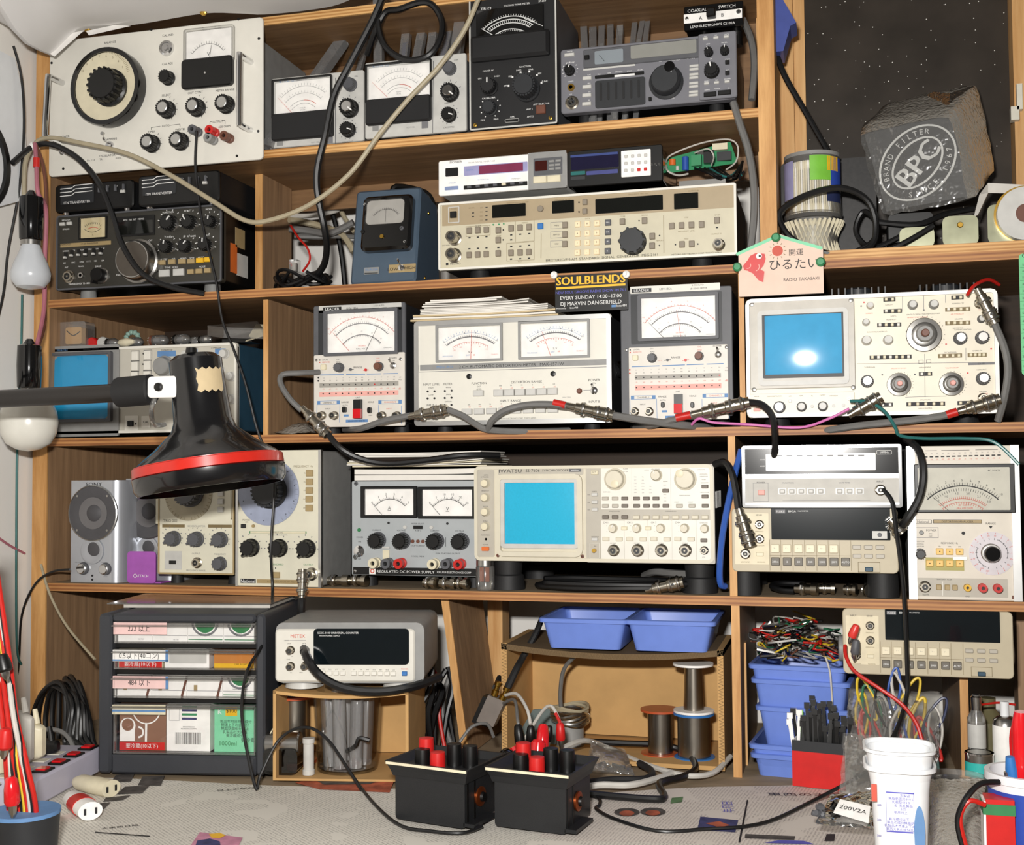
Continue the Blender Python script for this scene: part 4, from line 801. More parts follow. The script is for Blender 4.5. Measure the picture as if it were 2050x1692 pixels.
for i,(pts,r_,m,l) in enumerate([([(200,830,.17),(420,830,.2),(640,790,.22),(700,770,.23)],.004,'cablewhite','pale cable running high along the wall by the blue meter'),([(200,870,.17),(400,905,.2),(600,960,.2),(760,1040,.2),(860,1200,.2)],.0055,'cablebeige','beige flat cable curving down behind the blue meter'),
    ([(200,960,.17),(420,990,.18),(620,1010,.18),(860,900,.18)],.006,'cablegrey','thick grey cable rising behind the blue meter'),([(250,1040,.17),(500,1050,.19),(700,1040,.2),(900,1050,.2)],.004,'cablegrey','grey cable running level behind the blue meter'),([(735,790,.25),(800,900,.25),(870,1000,.25)],.004,'cablebeige','short beige cable against the wall above the blue meter'),([(640,790,.25),(690,980,.25),(740,1250,.25),(772,1560,.25)],.0045,'cableblack','straight black cable down the white wall beside the blue meter')]):
    thing('wall_cable',B().tube([q16(*p_) for p_ in pts],r_,8),m,l,'cable')
# ================= third row =================
z21=(0,580,.29268);z22=(520,560,.19507);z23=(820,530,.21463);z24=(1090,530,.21277);z25=(1470,540,.28293)
# oscilloscope behind the lamp
d=Dev('oscilloscope','beige oscilloscope with blue screen half hidden behind the black lamp','oscilloscope',z21,(315,412),(1612,362),(1622,985),(330,975),y=.02,depth=.2)
mt('scope1','c2beb2',.5,var=.03);d.face('scope1',.004);d.rim('panelwhite',.004,.003,.006);d.body('teal',.001,.004);d.stand(ZC)
d.panel('screen_surround',(555,690),500,560,'mgrey',.003,.003);d.crt((545,665),410,390,'crt',.003,y=-.0025);d.ring('screen_bezel',(545,665),440,430,18,'dgrey',.007,.003,y=-.003)
d.txt(410,415,15,'IWATSU','inkblue',yy=-.0034);d.txt(600,408,12,'SS-5705  40MHz','ink',yy=-.0034)
for r_ in range(3):
    for c in range(2): d.btn(895+c*85,455+r_*70-c*4,44,56,'panelwhite');d.boxl(895+c*85,455+r_*70-c*4,56,66,3,'inkgrey')
for x,y,w in ((1110,440,125),(1290,430,70),(1490,425,70)): d.bar(x,y,w,34,'inkblue')
d.knob(1075,525,130,'mgrey',.014,n=32);d.knob(1240,445,60,'lgrey',.01);d.knob(1510,440,60,'lgrey',.01)
for x,y in ((1480,560),(1560,600),(1480,700),(1560,760)): d.knob(x,y,60,'lgrey',.01,ang=20)
d.panel('power_plate',(882,915),90,95,'panelwhite',.001,.001);d.btn(878,915,40,34,'black');d.panel('plate',(980,905),60,70,'panelwhite',.001);d.txt(980,905,14,'CAL','ink',yy=-.0014);d.txt(885,882,12,'POWER');d.disc('indicator',912,918,12,'red',.001)
for x,y in ((950,440),(950,512)): d.disc('indicator',x,y,10,'ink',.001)
for x,y,w in ((1110,415,110),(1290,405,120),(1460,400,90)): d.small(x,y,w,10)
d.screw(768,925,28);d.done();SC1=d;zt=(d.mw @ V((0,.03,d.H))).z+.001
# parts lying on top of it
def q21(x,y,Y): return at(0+x*.29268,580+y*.29268,Y)
def valve(x,y,l,label,Y=.04,ang=0.,r=.008,base='black',up=False):
    """small glass valve; lies along X turned by ang"""
    c=q21(x,y,Y);c.z=zt+(r if not up else 0);ax=V((cos(ang),sin(ang),0)) if not up else V((0,0,1))
    g=Grp('vacuum_tube',V((c.x,c.y,c.z-(0 if up else r))),label,'vacuum tube','small glass valves');c=c-ax*(l/2 if not up else 0)
    g.part(B().lathe([(r*.95,0),(r*.95,.004)],c,ax,14),'base',base,True);g.part(B().lathe([(r*.9,.004),(r,.008),(r,l-.008),(r*.7,l-.003),(r*.2,l)],c,ax,16),'envelope','clear',True)
    g.part(B().lathe([(r*.55,.006),(r*.55,l*.68)],c,ax,8),'electrodes','dgrey',True);g.part(B().lathe([(r*.85,l-.010),(r*.62,l-.004),(r*.15,l-.001)],c,ax,12),'getter','chrome',True)
    for k in range(7): a=k*.8;e=ax.orthogonal().normalized();f_=ax.cross(e);g.part(B().lathe([(.0006,-.004),(.0006,.001)],c+(e*cos(a)+f_*sin(a))*r*.6,ax,5),'pin','steel')
g=Grp('crystal_filter',q21(490,380,.035),'clear plastic box holding a tan part above the left oscilloscope','plastic box');a=q21(400,375,.03);c=q21(585,215,.03)
a.z=zt;g.part(B().rrect((a.x+c.x)/2,(a.z+c.z)/2,c.x-a.x,c.z-a.z,.004,.055,.03),'box','clear',True);g.part(B().rrect((a.x+c.x)/2,(a.z+c.z)/2,(c.x-a.x)*.6,(c.z-a.z)*.62,.003,.05,.034),'tan_part','cablebrown' if False else 'card',True)
g.part(B().tube([((a.x+c.x)/2-.012,.0335,a.z+.03),((a.x+c.x)/2,.033,a.z+.022),((a.x+c.x)/2+.012,.0335,a.z+.028)],.0008,6),'wire','black')
for (x,y,r,m,nm,l) in ((630,315,.0095,'red','cap_nut','red plastic cap beside the clear box on the left oscilloscope'),(702,315,.0095,'lgrey','round_transistor','round silver can beside the red cap on the left oscilloscope')):
    c=q21(x,0,.04);thing(nm,B().lathe([(r*.8,0),(r*.8,.002),(r,.003),(r,.012),(r*.85,.014)],(c.x,.052,zt+r),(0,-1,0),18),m,l,'component')
valve(775,355,.022,'small bright glass valve next to the round silver can');valve(930,355,.026,'glass valve with shiny tip by the cream bead string');
thing('cream_lever',B().lathe([(.004,0),(.006,.004),(.007,.016),(.003,.028)],(q21(805,0,.03).x,.035,zt+.007),(1,-.05,.05),14),'ivory','cream plastic plug lying on the left oscilloscope','component')
b=B();c=q21(905,285,.05)
g=Grp('bead_string',V((c.x,.05,zt)),'coil of pale green beads on the left oscilloscope','beads')
for k in range(11): a=2*pi*k/11;g.part(B().lathe([(.001,-.0042),(.0036,-.002),(.0042,0),(.0036,.002),(.001,.0042)],(c.x+.011*cos(a),.05,zt+.0155+.010*sin(a)),(cos(a),.3,sin(a)),8),'bead',mt('bead','8aa89c',.3),True)
valve(1095,335,.03,'glass valve with rust-brown base in the middle of the left oscilloscope',ang=.1,base='cablebrown',r=.009);valve(1250,335,.028,'glass valve with milky dome beside the brown-based one',ang=-.1,r=.009);valve(1350,340,.026,'small glass valve in the row towards the folded box',Y=.05,ang=.4,r=.007);valve(1410,345,.024,'last small glass valve before the folded box',Y=.035,ang=-.3,r=.007)
p=[q21(1420,245,.03),q21(1530,300,.0),q21(1800,280,.03),q21(1760,215,.08)];g=Grp('blister_box',q21(1600,330,.04),'grey see-through blister box by the shelf partition on the left oscilloscope','plastic box')
for v_ in p: v_.z=max(v_.z,zt+.02)
g.part(B().loops([[v_-V((0,0,.016)) for v_ in p],p]),'tray','clear');q_=[p[2]+V((-.028,-.004,-.02)),p[2]+V((.0,0,-.012)),p[2]+V((0,.03,.008)),p[2]+V((-.028,.03,.010))];g.part(B().loops([q_,[v_+V((0,.001,.001)) for v_ in q_]]),'card_lid','ivory');a=q21(1600,300,.03);g.part(B().box(a.x-.02,a.x+.03,.03,.06,zt,zt+.006),'black_part','black')

def leader(label,zoom,T,TL,TR,BR,BL,nd,y):
    """two-channel level meter; T maps layout coordinates of the first one onto this one"""
    d=Dev('level_meter',label,'level meter',zoom,TL,TR,BR,BL,y=y,depth=.2,group='two-channel level meters');t=T
    mt('ldr','d9d4cb',.45,var=.03);d.face('dgrey',.003);d.body('charcoal',.001);d.stand(ZC)
    X=lambda x,y: t(x,y)
    d.panel('control_panel',X(1015,1145),935,700,'ldr',.002,.002,bev=.0006);d.panel('name_strip',X(1005,292),850,68,'lgrey' if zoom is z22 else 'panelwhite',.001,.001)
    d.panel('meter_recess',X(1010,560),860,470,'charcoal',.001,.001);d.panel('scale_plate',X(1032,553),700,400,'white',.001,.001,y=-.001);yy=-.0023;c=X(1040,860)
    d.arc(*c,432,-50,50,4,'inkred',yy);d.arc(*c,372,-46,46,8,'inkgrey',yy);d.arc(*c,262,-48,48,8,'inkgrey',yy);d.ticks(*c,432,448,-50,50,26,3,'inkred',yy);d.ticks(*c,372,390,-46,46,30,3,'inkgrey',yy);d.ticks(*c,245,262,-48,48,26,3,'inkgrey',yy)
    d.ticks(*c,470,471,-46,46,6,2,'inkred',yy,['-10','-6','-4','-2','0','+1'],14,480);d.ticks(*c,408,409,-42,42,5,2,'inkgrey',yy,['0','2','4','6','8','10'],14,410);d.ticks(*c,290,291,-42,42,5,2,'inkgrey',yy,['0','5','10','20','30'],13,296)
    d.txt(*X(1040,692),13,'DECIBELS','inkred',yy=yy);d.txt(*X(1040,722),15,'R.M.S. VOLTS','ink',yy=yy);d.txt(*X(1310,705),9,'LEADER JAPAN','ink',yy=yy)
    for n_ in nd: needle(d,*X(n_[0],n_[1]),*X(n_[2],n_[3]),4,n_[4],.0035)
    d.ring('meter_frame',X(1030,553),760,440,30,'dgrey',.006,.002,y=-.001);glass(d,X(1032,553),705,405,.0055)
    d.yf=-.001;d.bar(*X(712,312),190,38,'black');d.txt(*X(712,312),26,'LEADER','inkw',yy=-.0016,sx=1.2);d.txt(*X(925,298),20,'LMV-185A','ink');d.txt(*X(1210,262),15,'2 CH AUTO','ink');d.txt(*X(1215,292),16,'dB LEVEL METER','ink')
    d.yf=-.002;d.btn(*X(645,922),58,58,'ivory',r=.002);d.knob(*X(785,918),92,'dgrey',.012,ribs=14);d.knob(*X(1200,898),88,'cablebrown',.012,sk='dgrey');d.toggle(*X(1375,890),62,True,'steel')
    for i in range(2): d.bar(*X(600,850+i*24),12,12,'ink' if i == 0 else 'inkred')
    for x,y_,t_,m,h in ((655,845,'LOCAL','ink',15),(665,870,'REMOTE','inkred',15),(790,838,'CH1','ink',13),(795,865,'READ','ink',13),(1210,818,'CH2','inkred',13),(1210,848,'READ','inkred',13),(1368,812,'POWER','ink',17),(1372,838,'ON','ink',13),(1000,915,'RANGE','ink',20),(1010,1222,'UNIT','ink',16),(875,1270,'RANGE','ink',17),(877,1302,'AUTO','ink',15),(1142,1262,'SCALE','ink',17),(1140,1395,'MAN','ink',12),(700,1340,'INPUT','ink',14),(1330,1325,'INPUT','inkred',14),(860,945,'CH 2','inkred',10),(1445,1005,'mV','ink',11),(1445,1030,'FULL','ink',11),(1440,1120,'dB','inkred',18)): d.txt(*X(x,y_),h,t_,m)
    for a,b_ in ((610,855),(880,1080),(1095,1245),(1270,1420)): d.line(*X(a,1003-(a-610)*.042),*X(b_,1003-(b_-610)*.042),8,'inkblue')
    d.panel('grey_band',X(1012,1088),810,44,mt('bandgrey','9e9a92',.5),.0004,.0005);d.panel('pink_band',X(1012,1180),812,46,'inkpink',.0004,.0005)
    lab=('0.3','1','3','10','30','100','300','1','3','10','30','100');db=('-70','-60','-50','-40','-30','-20','-10','0','+10','+20','+30','+40')
    for i in range(12):
        x=648+i*66.6;d.txt(*X(x,1032-i*2.6),11,lab[i],'inkgrey');d.txt(*X(x,1058-i*2.6),11,lab[11-i],'ink');d.txt(*X(x,1143-i*2.2),12,db[i],'inkred')
        d.disc('range_lamp',*X(x,1101-i*2.2),13,'ink' if i != (8 if zoom is z22 else 11) else 'red',.0012);d.disc('range_lamp',*X(x,1190-i*2.2),13,'ink',.0012)
    for x,y_ in ((592,1030),(592,1062)): d.disc('indicator',*X(x,y_),16,'inkred' if zoom is not z22 else 'ink',.001)
    for x,m in ((928,'dgrey'),(1087,'red')): d.disc('range_knob',*X(x,940),26,m,.003);d.line(*X(x-30,944),*X(x+30,938),6,'ink' if m == 'dgrey' else 'inkred')
    u,v=d.uv(*X(1015,1335));w=84*d.mm;h=185*d.mm;o=link('slide_switch',B().frame(u,v,w,h,.0012,-.002,-.004,.0006).mesh('slide_switch','black'),d.root)
    B().box(u-w*.46,u+w*.46,-.008,-.002,v,v+h*.48).obj('black_key','black',o);B().box(u-w*.46,u+w*.46,-.010,-.002,v-h*.48,v).obj('red_key','redgloss',o)
    for x,y_ in ((880,1345),(1140,1345)): d.btn(*X(x,y_),34,56,'black',.008,name='lever_switch',r=.002)
    d.bar(*X(890,1402),52,20,'inkblue')
    for x,m,t_ in ((705,'ink','CHANNEL 1'),(1340,'inkred','CHANNEL 2')): d.bar(*X(x,1278-(x-705)*.032),236,36,'inkblue');d.bar(*X(x,1278-(x-705)*.032),170,28,'ldr',-.0024);d.txt(*X(x,1278-(x-705)*.032),16,t_,m,yy=-.0026);d.line(*X(x-118,1290),*X(x-118,1480),4,'inkblue');d.line(*X(x+118,1290),*X(x+118,1470),4,'inkblue')
    for x in (620,748,1240,1395): d.bnc(*X(x,1405-(x-620)*.02),84)
    d.bar(*X(1000,1452),225,26,'inkblue');d.txt(*X(1000,1452),14,'BALANCED GND IN','ink',yy=-.0025);d.screw(*X(565,850),30);d.screw(*X(1448,822),34);d.yf=0;d.done();return d
leader('grey level meter standing next to the bare wooden partition, needle raised',z22,lambda x,y: (x,y),(505,285),(1490,215),(1497,1470),(550,1508),((1085,750,1215,470,'ink'),(910,750,735,565,'inkred')),.012)
T2=lambda x,y: (738+(x-540)*1.068+(y-830)*.035,788+(y-830)*1.043-(x-540)*.008)
leader('grey level meter behind the dangling event card, needle at rest',z24,T2,(700,250),(1750,190),(1780,1415),(725,1450),((900,740,765,600,'ink'),(1052,748,1020,490,'inkred')),.012)
# distortion meter
d=Dev('distortion_meter','wide off-white distortion meter with two scales under a paper stack','distortion meter',z23,(38,530),(1868,462),(1892,1470),(52,1508),y=.006,depth=.2)
mt('mak','e0ddd2',.45,var=.02);d.face('mak',.003);d.rim('alu',.0065,.004,.005);d.body('charcoal',.001);d.stand(ZC)
for cx,cy,nx,w in ((560,735,((573,885),(578,610)),595),(1350,705,((1320,860),(1232,625)),615)):
    d.panel('scale_plate',(cx,cy),w,300,'white',.0005,.0005);d.ring('meter_frame',(cx-6,cy-6),w+42,345,22,'mgrey',.004,.001);yy=-.0011;c=(cx+10,cy+330)
    d.arc(*c,385,-36,36,10,'inkgrey',yy);d.arc(*c,338,-30,30,3,'inkred',yy);d.arc(*c,420,-36,36,2,'inkblue',yy);d.ticks(*c,385,402,-36,36,26,3,'ink',yy,['0','','','','','2','','','','','4','','','','','6','','','','','8','','','','','10'],16,425);d.ticks(*c,322,338,-30,30,16,3,'inkred',yy,['-20','','','-10','','','','','0','','','','+1','','','+3'],14,308);d.ticks(*c,430,445,-36,36,20,3,'inkblue',yy)
    needle(d,*nx[0],*nx[1],4,'inkred',.002);d.txt(cx+5,cy+78,18,'% V','ink',yy=yy);d.txt(cx-15,cy+108,14,'DIST','inkblue',yy=yy);d.txt(cx+40,cy+105,14,'dB','inkred',yy=yy);d.txt(cx-205,cy+118,11,'MEGURO ELEC','inkblue',yy=yy);d.txt(cx+235,cy+100,11,'CLASS 2.5','inkred',yy=yy);glass(d,(cx,cy),w,300,.0035)
d.panel('name_band',(958,935),1760,52,'mgrey',.0004,.0003);d.yf=-.0004;d.txt(945,938,27,'2 CH AUTOMATIC DISTORTION METER   MAK-6571W','ink',sx=1.1);d.txt(325,953,24,'MEGURO','inkblue',sx=1.15);d.yf=0;d.line(80,1000,1840,955,5,'inkgrey')
for x,y in ((555,1043),(1338,1018)): d.disc('adjust_hole',x,y,50,'black',.001)
d.btn(650,1200,98,56,'lgrey',.006);d.row(6,(838,1197),(1340,1182),94,62,'lgrey',.006);d.row(8,(545,1372),(1345,1352),96,56,'lgrey',.006)
for x,y in ((168,1182),(232,1180),(168,1248),(232,1246),(330,1178),(393,1175),(330,1244),(393,1241),(330,1310),(393,1308)): d.disc('indicator',x,y,19,'ink',.0015)
for x,y,t,h,m in ((200,1115,'INPUT LEVEL',21,'ink'),(357,1112,'FILTER',21,'ink'),(198,1147,'HIGH',14,'ink'),(200,1215,'LOW',14,'ink'),(360,1143,'400Hz',13,'ink'),(362,1210,'30kHz',13,'ink'),(362,1277,'OPTION',13,'ink'),(205,1310,'INPUT A',20,'ink'),(650,1105,'FUNCTION',21,'ink'),(650,1136,'DIST',14,'ink'),(650,1160,'LEVEL',14,'ink'),(1092,1092,'DISTORTION RANGE',22,'ink'),(948,1268,'INPUT RANGE',22,'ink'),(1718,1076,'POWER',22,'ink'),(1718,1106,'ON',15,'ink'),(1722,1276,'INPUT B',20,'ink'),(205,1447,'FLOAT',13,'ink'),(1010,1432,'MEGURO ELECTRONICS CORP.  TOKYO JAPAN',12,'ink'),(1467,1237,'MAX 300V',12,'inkgrey')): d.txt(x,y,h,t,m)
for i,(a,b_) in enumerate((('100','-0'),('30','-10'),('10','-20'),('3','-30'),('1','-40'),('0.3','-50'))): d.txt(848+i*100,1128-i*3,13,a);d.txt(852+i*100,1152-i*3,13,b_,'inkred')
for i,(a,b_) in enumerate((('300','+50'),('100','+40'),('30','+30'),('10','+20'),('3','+10'),('1','0'),('0.3','-10'),('0.1','-20'))): d.txt(556+i*100,1306-i*3,12,a);d.txt(560+i*100,1328-i*3,12,b_,'inkred')
d.disc('power_lamp',1585,1178,50,'cablebrown',.004,prof=lambda r: [(r,0),(r,.002),(r*.6,.004)]);d.toggle(1722,1175,66);d.line(1620,1172,1685,1170,4,'inkgrey')
for x in (150,1690): d.bnc(x,1380,84)
b=B();b.tube([(d.W+.001,.03,d.H*.5),(d.W+.006,.035,d.H*.52),(d.W+.001,.045,d.H*.5)],.010,10,4);b.obj('side_glint','chrome',d.root,True)  # chrome bump added as the flash highlight on the case side
d.done();zt=(d.mw @ V((0,.02,d.H))).z
# paper stack on the distortion meter
def q23(x,y,Y): return at(820+x*.21463,530+y*.21463,Y)
def bent(name,label,mat,x0,x1,zb,th,y0,y1,curl,gr,cat='booklet',nleaf=3,lift=0.):
    """pile of paper leaves with curled edges"""
    g=Grp(name,((x0+x1)/2,(y0+y1)/2,zb),label,cat,gr)
    for k in range(nleaf):
        rs=[];t=th/nleaf;o=rnd.uniform(-.004,.004)
        for i in range(9):
            s_=i/8;x=x0+(x1-x0)*s_+o;z=zb+k*t+curl*((1-s_)**3*.6+s_**4)*k/nleaf+lift*s_
            rs.append([(x,y0+o*.6,z),(x,y1,z),(x,y1,z+t*.92),(x,y0+o*.6,z+t*.92)])
        g.part(B().loops(rs),'leaf',mat if k % 2 == 0 else 'paper',True)
zb=zt+.0008
a=lambda x: q23(x,480,.01).x
bent('document_folder','tan folder of papers at the bottom of the pile on the distortion meter','paperold',a(20),a(1395),zb,.008,.006,.14,.004,'papers on the distortion meter',nleaf=3);bent('booklet','worn white booklet in the middle of the distortion meter pile','paper',a(110),a(1300),zb+.0085,.008,.012,.14,.003,'papers on the distortion meter',nleaf=4)
bent('booklet','grey booklet with curled cover on the distortion meter pile','cablewhite',a(130),a(1120),zb+.017,.006,.010,.13,.006,'papers on the distortion meter',nleaf=3);bent('booklet','topmost pale leaflet on the distortion meter pile','paper',a(165),a(830),zb+.0255,.005,.012,.12,.003,'papers on the distortion meter',nleaf=2)
# event card pinned to the shelf edge
d=Dev('event_card','black event card with yellow headline pinned to the shelf edge','card',z24,(100,95),(790,75),(785,425),(102,445),y=-.006,depth=.001)
B().rrect(d.W/2,d.H/2,d.W,d.H,.001,.001,0).obj('card','black',d.root);[d.txt(440+k,140,80,'SOULBLENDS','inkgold',sx=.99,yy=-.0006-.00006*k) for k in (-4,0,4)];d.line(112,218,768,192,20,'inkgold');d.txt(440,250,26,'NEW SOUL GROOVE RADIO SHOW FM 76.1','inkpurple',sx=.95)
d.txt(440,302,35,'EVERY SUNDAY 14:00~17:00','inkw',sx=.98);d.txt(440,358,37,'DJ MARVIN DANGERFIELD','inkw',sx=.97);d.txt(160,408,13,'Produced by','inkw');d.txt(280,402,18,'InterFM','inkw');d.bar(655,392,42,22,'inkblue');d.txt(728,388,22,'InterFM','inkw');d.done()
for x,y,l in ((92,98,'white thumbtack at the upper left corner of the black event card'),(772,92,'white thumbtack at the upper right corner of the black event card')):
    p=at(1090+x*.21277,530+y*.21277,-.0075);thing('thumbtack',B().lathe([(.0007,-.007),(.0007,0),(.0052,0),(.005,.002),(.0025,.004),(.0028,.006)],p,(-.25,-1,.05),16),'white',l,'thumbtack')
# main oscilloscope on the third shelf
d=Dev('oscilloscope','large white oscilloscope with bright blue screen and round dials, third shelf','oscilloscope',z25,(88,205),(1862,142),(1880,1025),(92,1042),y=.008,depth=.22)
mt('scopew','e4dcc8',.42,var=.03);d.face('scopew',.005);d.rim('white',.005,.005,.008);d.body('mgrey',.001);d.stand(ZC,r=.018)
d.panel('screen_surround',(482,520),770,670,mt('surr','b4afa4',.4),.003,.002,bev=.001);d.yf=-.003;d.ring('screen_bezel',(490,545),660,570,34,'lgrey',.004,.006);d.ring('inner_bezel',(492,525),612,500,26,'charcoal',.003,.004);d.crt((492,525),570,460,'crt3',.0045)
d.panel('name_plate',(490,795),545,26,'panelwhite',.001,.001);d.yf=-.004;d.txt(380,796,16,'SS-5711','ink',yy=-.0044);d.txt(555,795,14,'SYNCHROSCOPE','ink',yy=-.0044);d.yf=-.003
for x,y in ((133,240),(832,217),(143,842),(843,833)): d.screw(x,y,36,'steel')
d.yf=0;d.panel('lower_panel',(480,945),760,165,'scopew',.0025,.002,bev=.0005);d.panel('control_panel',(1360,600),970,850,'scopew',.0015,.002);d.yf=-.0015
def big(x,y,D,kd):
    r=D*d.mm/2;u,v=d.uv(*d.sh(x,y,.010));o=link('range_dial',B().lathe([(r,0),(r,.004),(r*.96,.005),(r*.72,.0055),(r*.70,.012),(r*.55,.013)],n=40).mesh('range_dial',mt('dialmet','8c8a86',.3,.9),True),d.root,(u,d.yf,v))
    B().lathe([(r*.5,.012),(r*.48,.020),(r*.42,.022)],n=30).obj('centre_knob','mgrey',o,True);B().lathe([(r*.24,.021),(r*.22,.029),(r*.18,.030)],n=20).obj('red_knob','cablebrown' if kd else 'inkpink',o,True)
    d.ticks(x+6,y+2,D*.52,D*.55,-150,150,22,3,'ink')
big(1348,460,250,1);big(1168,812,172,0);big(1540,812,172,0)
for x,y,dd,m in ((968,250,56,'steel'),(937,368,56,'lgrey'),(1268,248,72,'mgrey'),(1418,246,72,'mgrey'),(1755,352,58,'dgrey')): d.knob(x,y,dd,m,.012,n=22,cap='lgrey')
for x,y,dd in ((1605,487,96),(1760,484,96),(943,787,94),(1765,775,96)): d.knob(x,y,dd,'dgrey',.015,cap='steel',n=26,ribs=16)
for x,y in ((940,497),(1093,495)): d.knob(x,y,74,'lgrey',.014,n=22)
def keys(n,x0,x1,y,hi=(),back='ink'):
    d.bar((x0+x1)/2,y,x1-x0+40,30,back if back != 'gold' else 'inkbrown')
    for i in range(n): d.btn(x0+(x1-x0)*i/max(1,n-1),y,20,22,'panelwhite' if i in hi else 'ivory',.004)
keys(2,1080,1125,213);keys(3,1080,1170,295,(0,));keys(4,1035,1165,392,(0,3));keys(7,980,1235,620,(1,3,6));keys(2,1560,1605,203);keys(4,1518,1650,287,(0,),'gold');keys(4,1518,1650,383,(),'gold');keys(4,1465,1590,614,(),'gold');keys(4,1675,1765,610,(),'gold');keys(2,1328,1380,742,(0,));keys(2,1050,1102,957,(0,1));keys(5,1240,1468,954);keys(2,1600,1655,950)
for a in ((1195,190,1195,300),(1345,185,1345,290),(1498,185,1498,240),(870,665,1845,665),(1348,600,1350,905),(1640,560,1640,650),(1210,905,1500,900)): d.line(*a,3,'inkgrey')
d.bar(1755,672,190,18,'inkgrey');d.txt(1750,672,12,'CH SEL','ink',yy=-.002)
for x,y,w,m in ((1100,250,90,'ink'),(1130,330,60,'ink'),(1115,355,90,'ink'),(1015,440,170,'ink'),(1340,318,280,'ink'),(1300,340,180,'inkred'),(960,310,60,'inkred'),(1580,320,110,'inkred'),(1585,420,90,'ink'),(1585,245,110,'ink'),(1590,355,70,'ink'),(1620,430,130,'ink'),(1530,590,110,'ink'),(1720,580,70,'ink'),(960,690,90,'ink'),(1165,700,120,'inkred'),(1540,700,110,'inkred'),(1350,695,110,'ink'),(1750,715,80,'ink'),(1350,925,90,'ink'),(1350,985,110,'ink'),(1760,870,60,'ink'),(1765,885,60,'inkred'),(1755,290,60,'inkred')): d.small(x,y,w,9,m)
for x,y in ((903,258),(923,232),(1048,745),(1278,744),(1652,738),(1500,533),(1345,290),(1818,568)): d.disc('indicator',x,y,12,'red' if x in (923,1652,1500,1818) else 'dgrey',.0015)
d.boxl(1322,655,34,26,3,'inkgrey');d.boxl(1376,653,34,26,3,'inkgrey')
d.yf=-.0025;d.knob(318,965,92,'dgrey',.014,cap='steel',ribs=16);d.knob(476,964,76,'dgrey',.012,cap='lgrey');d.knob(626,962,76,'dgrey',.012,cap='lgrey');d.btn(397,925,26,22,'panelwhite');d.btn(162,985,52,24,'inkpink');d.disc('power_lamp',165,930,18,'green',.002)
for x,y in ((552,964),(703,962),(245,967),(773,958)): d.disc('preset_screw',x,y,24,'lgrey',.002)
for x,y,w in ((160,890,40),(285,890,130),(398,890,40),(475,888,50),(552,888,30),(625,885,50),(705,890,60)): d.small(x,y,w,9)
d.yf=0;d.bnc(815,912,30);d.bnc(1745,240,80);d.bnc(1765,915,76);d.bnc(905,945,76);d.done();SC2=d
# two black heatsinks on top of the large oscilloscope
zt=(d.mw @ V((0,.05,d.H))).z+.0005
for x0,x1,l in ((690,1065,'black finned heat sink over the middle of the large white oscilloscope'),(1310,1690,'black finned heat sink near the oscilloscope corner with the red wire')):
    a,c=at(1470+x0*.28293,570,.07),at(1470+x1*.28293,570,.07);g=Grp('heat_sink',((a.x+c.x)/2,.09,zt),l,'heat sink','heat sinks');g.part(B().box(a.x,c.x,.06,.12,zt,zt+.004),'base_plate','matblack')
    for k in range(9): x=a.x+(c.x-a.x)*k/8;g.part(B().box(x-.001,x+.001,.062,.118,zt+.004,zt+.017),'fin','black')
    g.part(B().lathe([(.018,0),(.018,.012),(.016,.014)],((a.x+c.x)/2,.085,zt+.004),(0,0,1),20),'boss','charcoal',True)
# green card at the shelf end
d=Dev('chart_card','green printed chart card hanging at the shelf end beside the oscilloscope','card',(1470,540,.28293),(1968,-105),(2190,-125),(2200,745),(2035,745),y=-.03,depth=.001)
B().rrect(d.W/2,d.H/2,d.W,d.H,.004,.001,0).obj('card',mt('cardgreen','6fc48c',.6),d.root);d.txt(1995,-90,34,'Ch','ink','L')
for i in range(14): d.txt(2005+i*2.5,-5+i*54,17,('50.','45.','50','40','30','20','10')[i % 7],'ink','L');d.line(1985+i*3,20+i*54,2180,10+i*54,2,'inkgreen')
d.done()
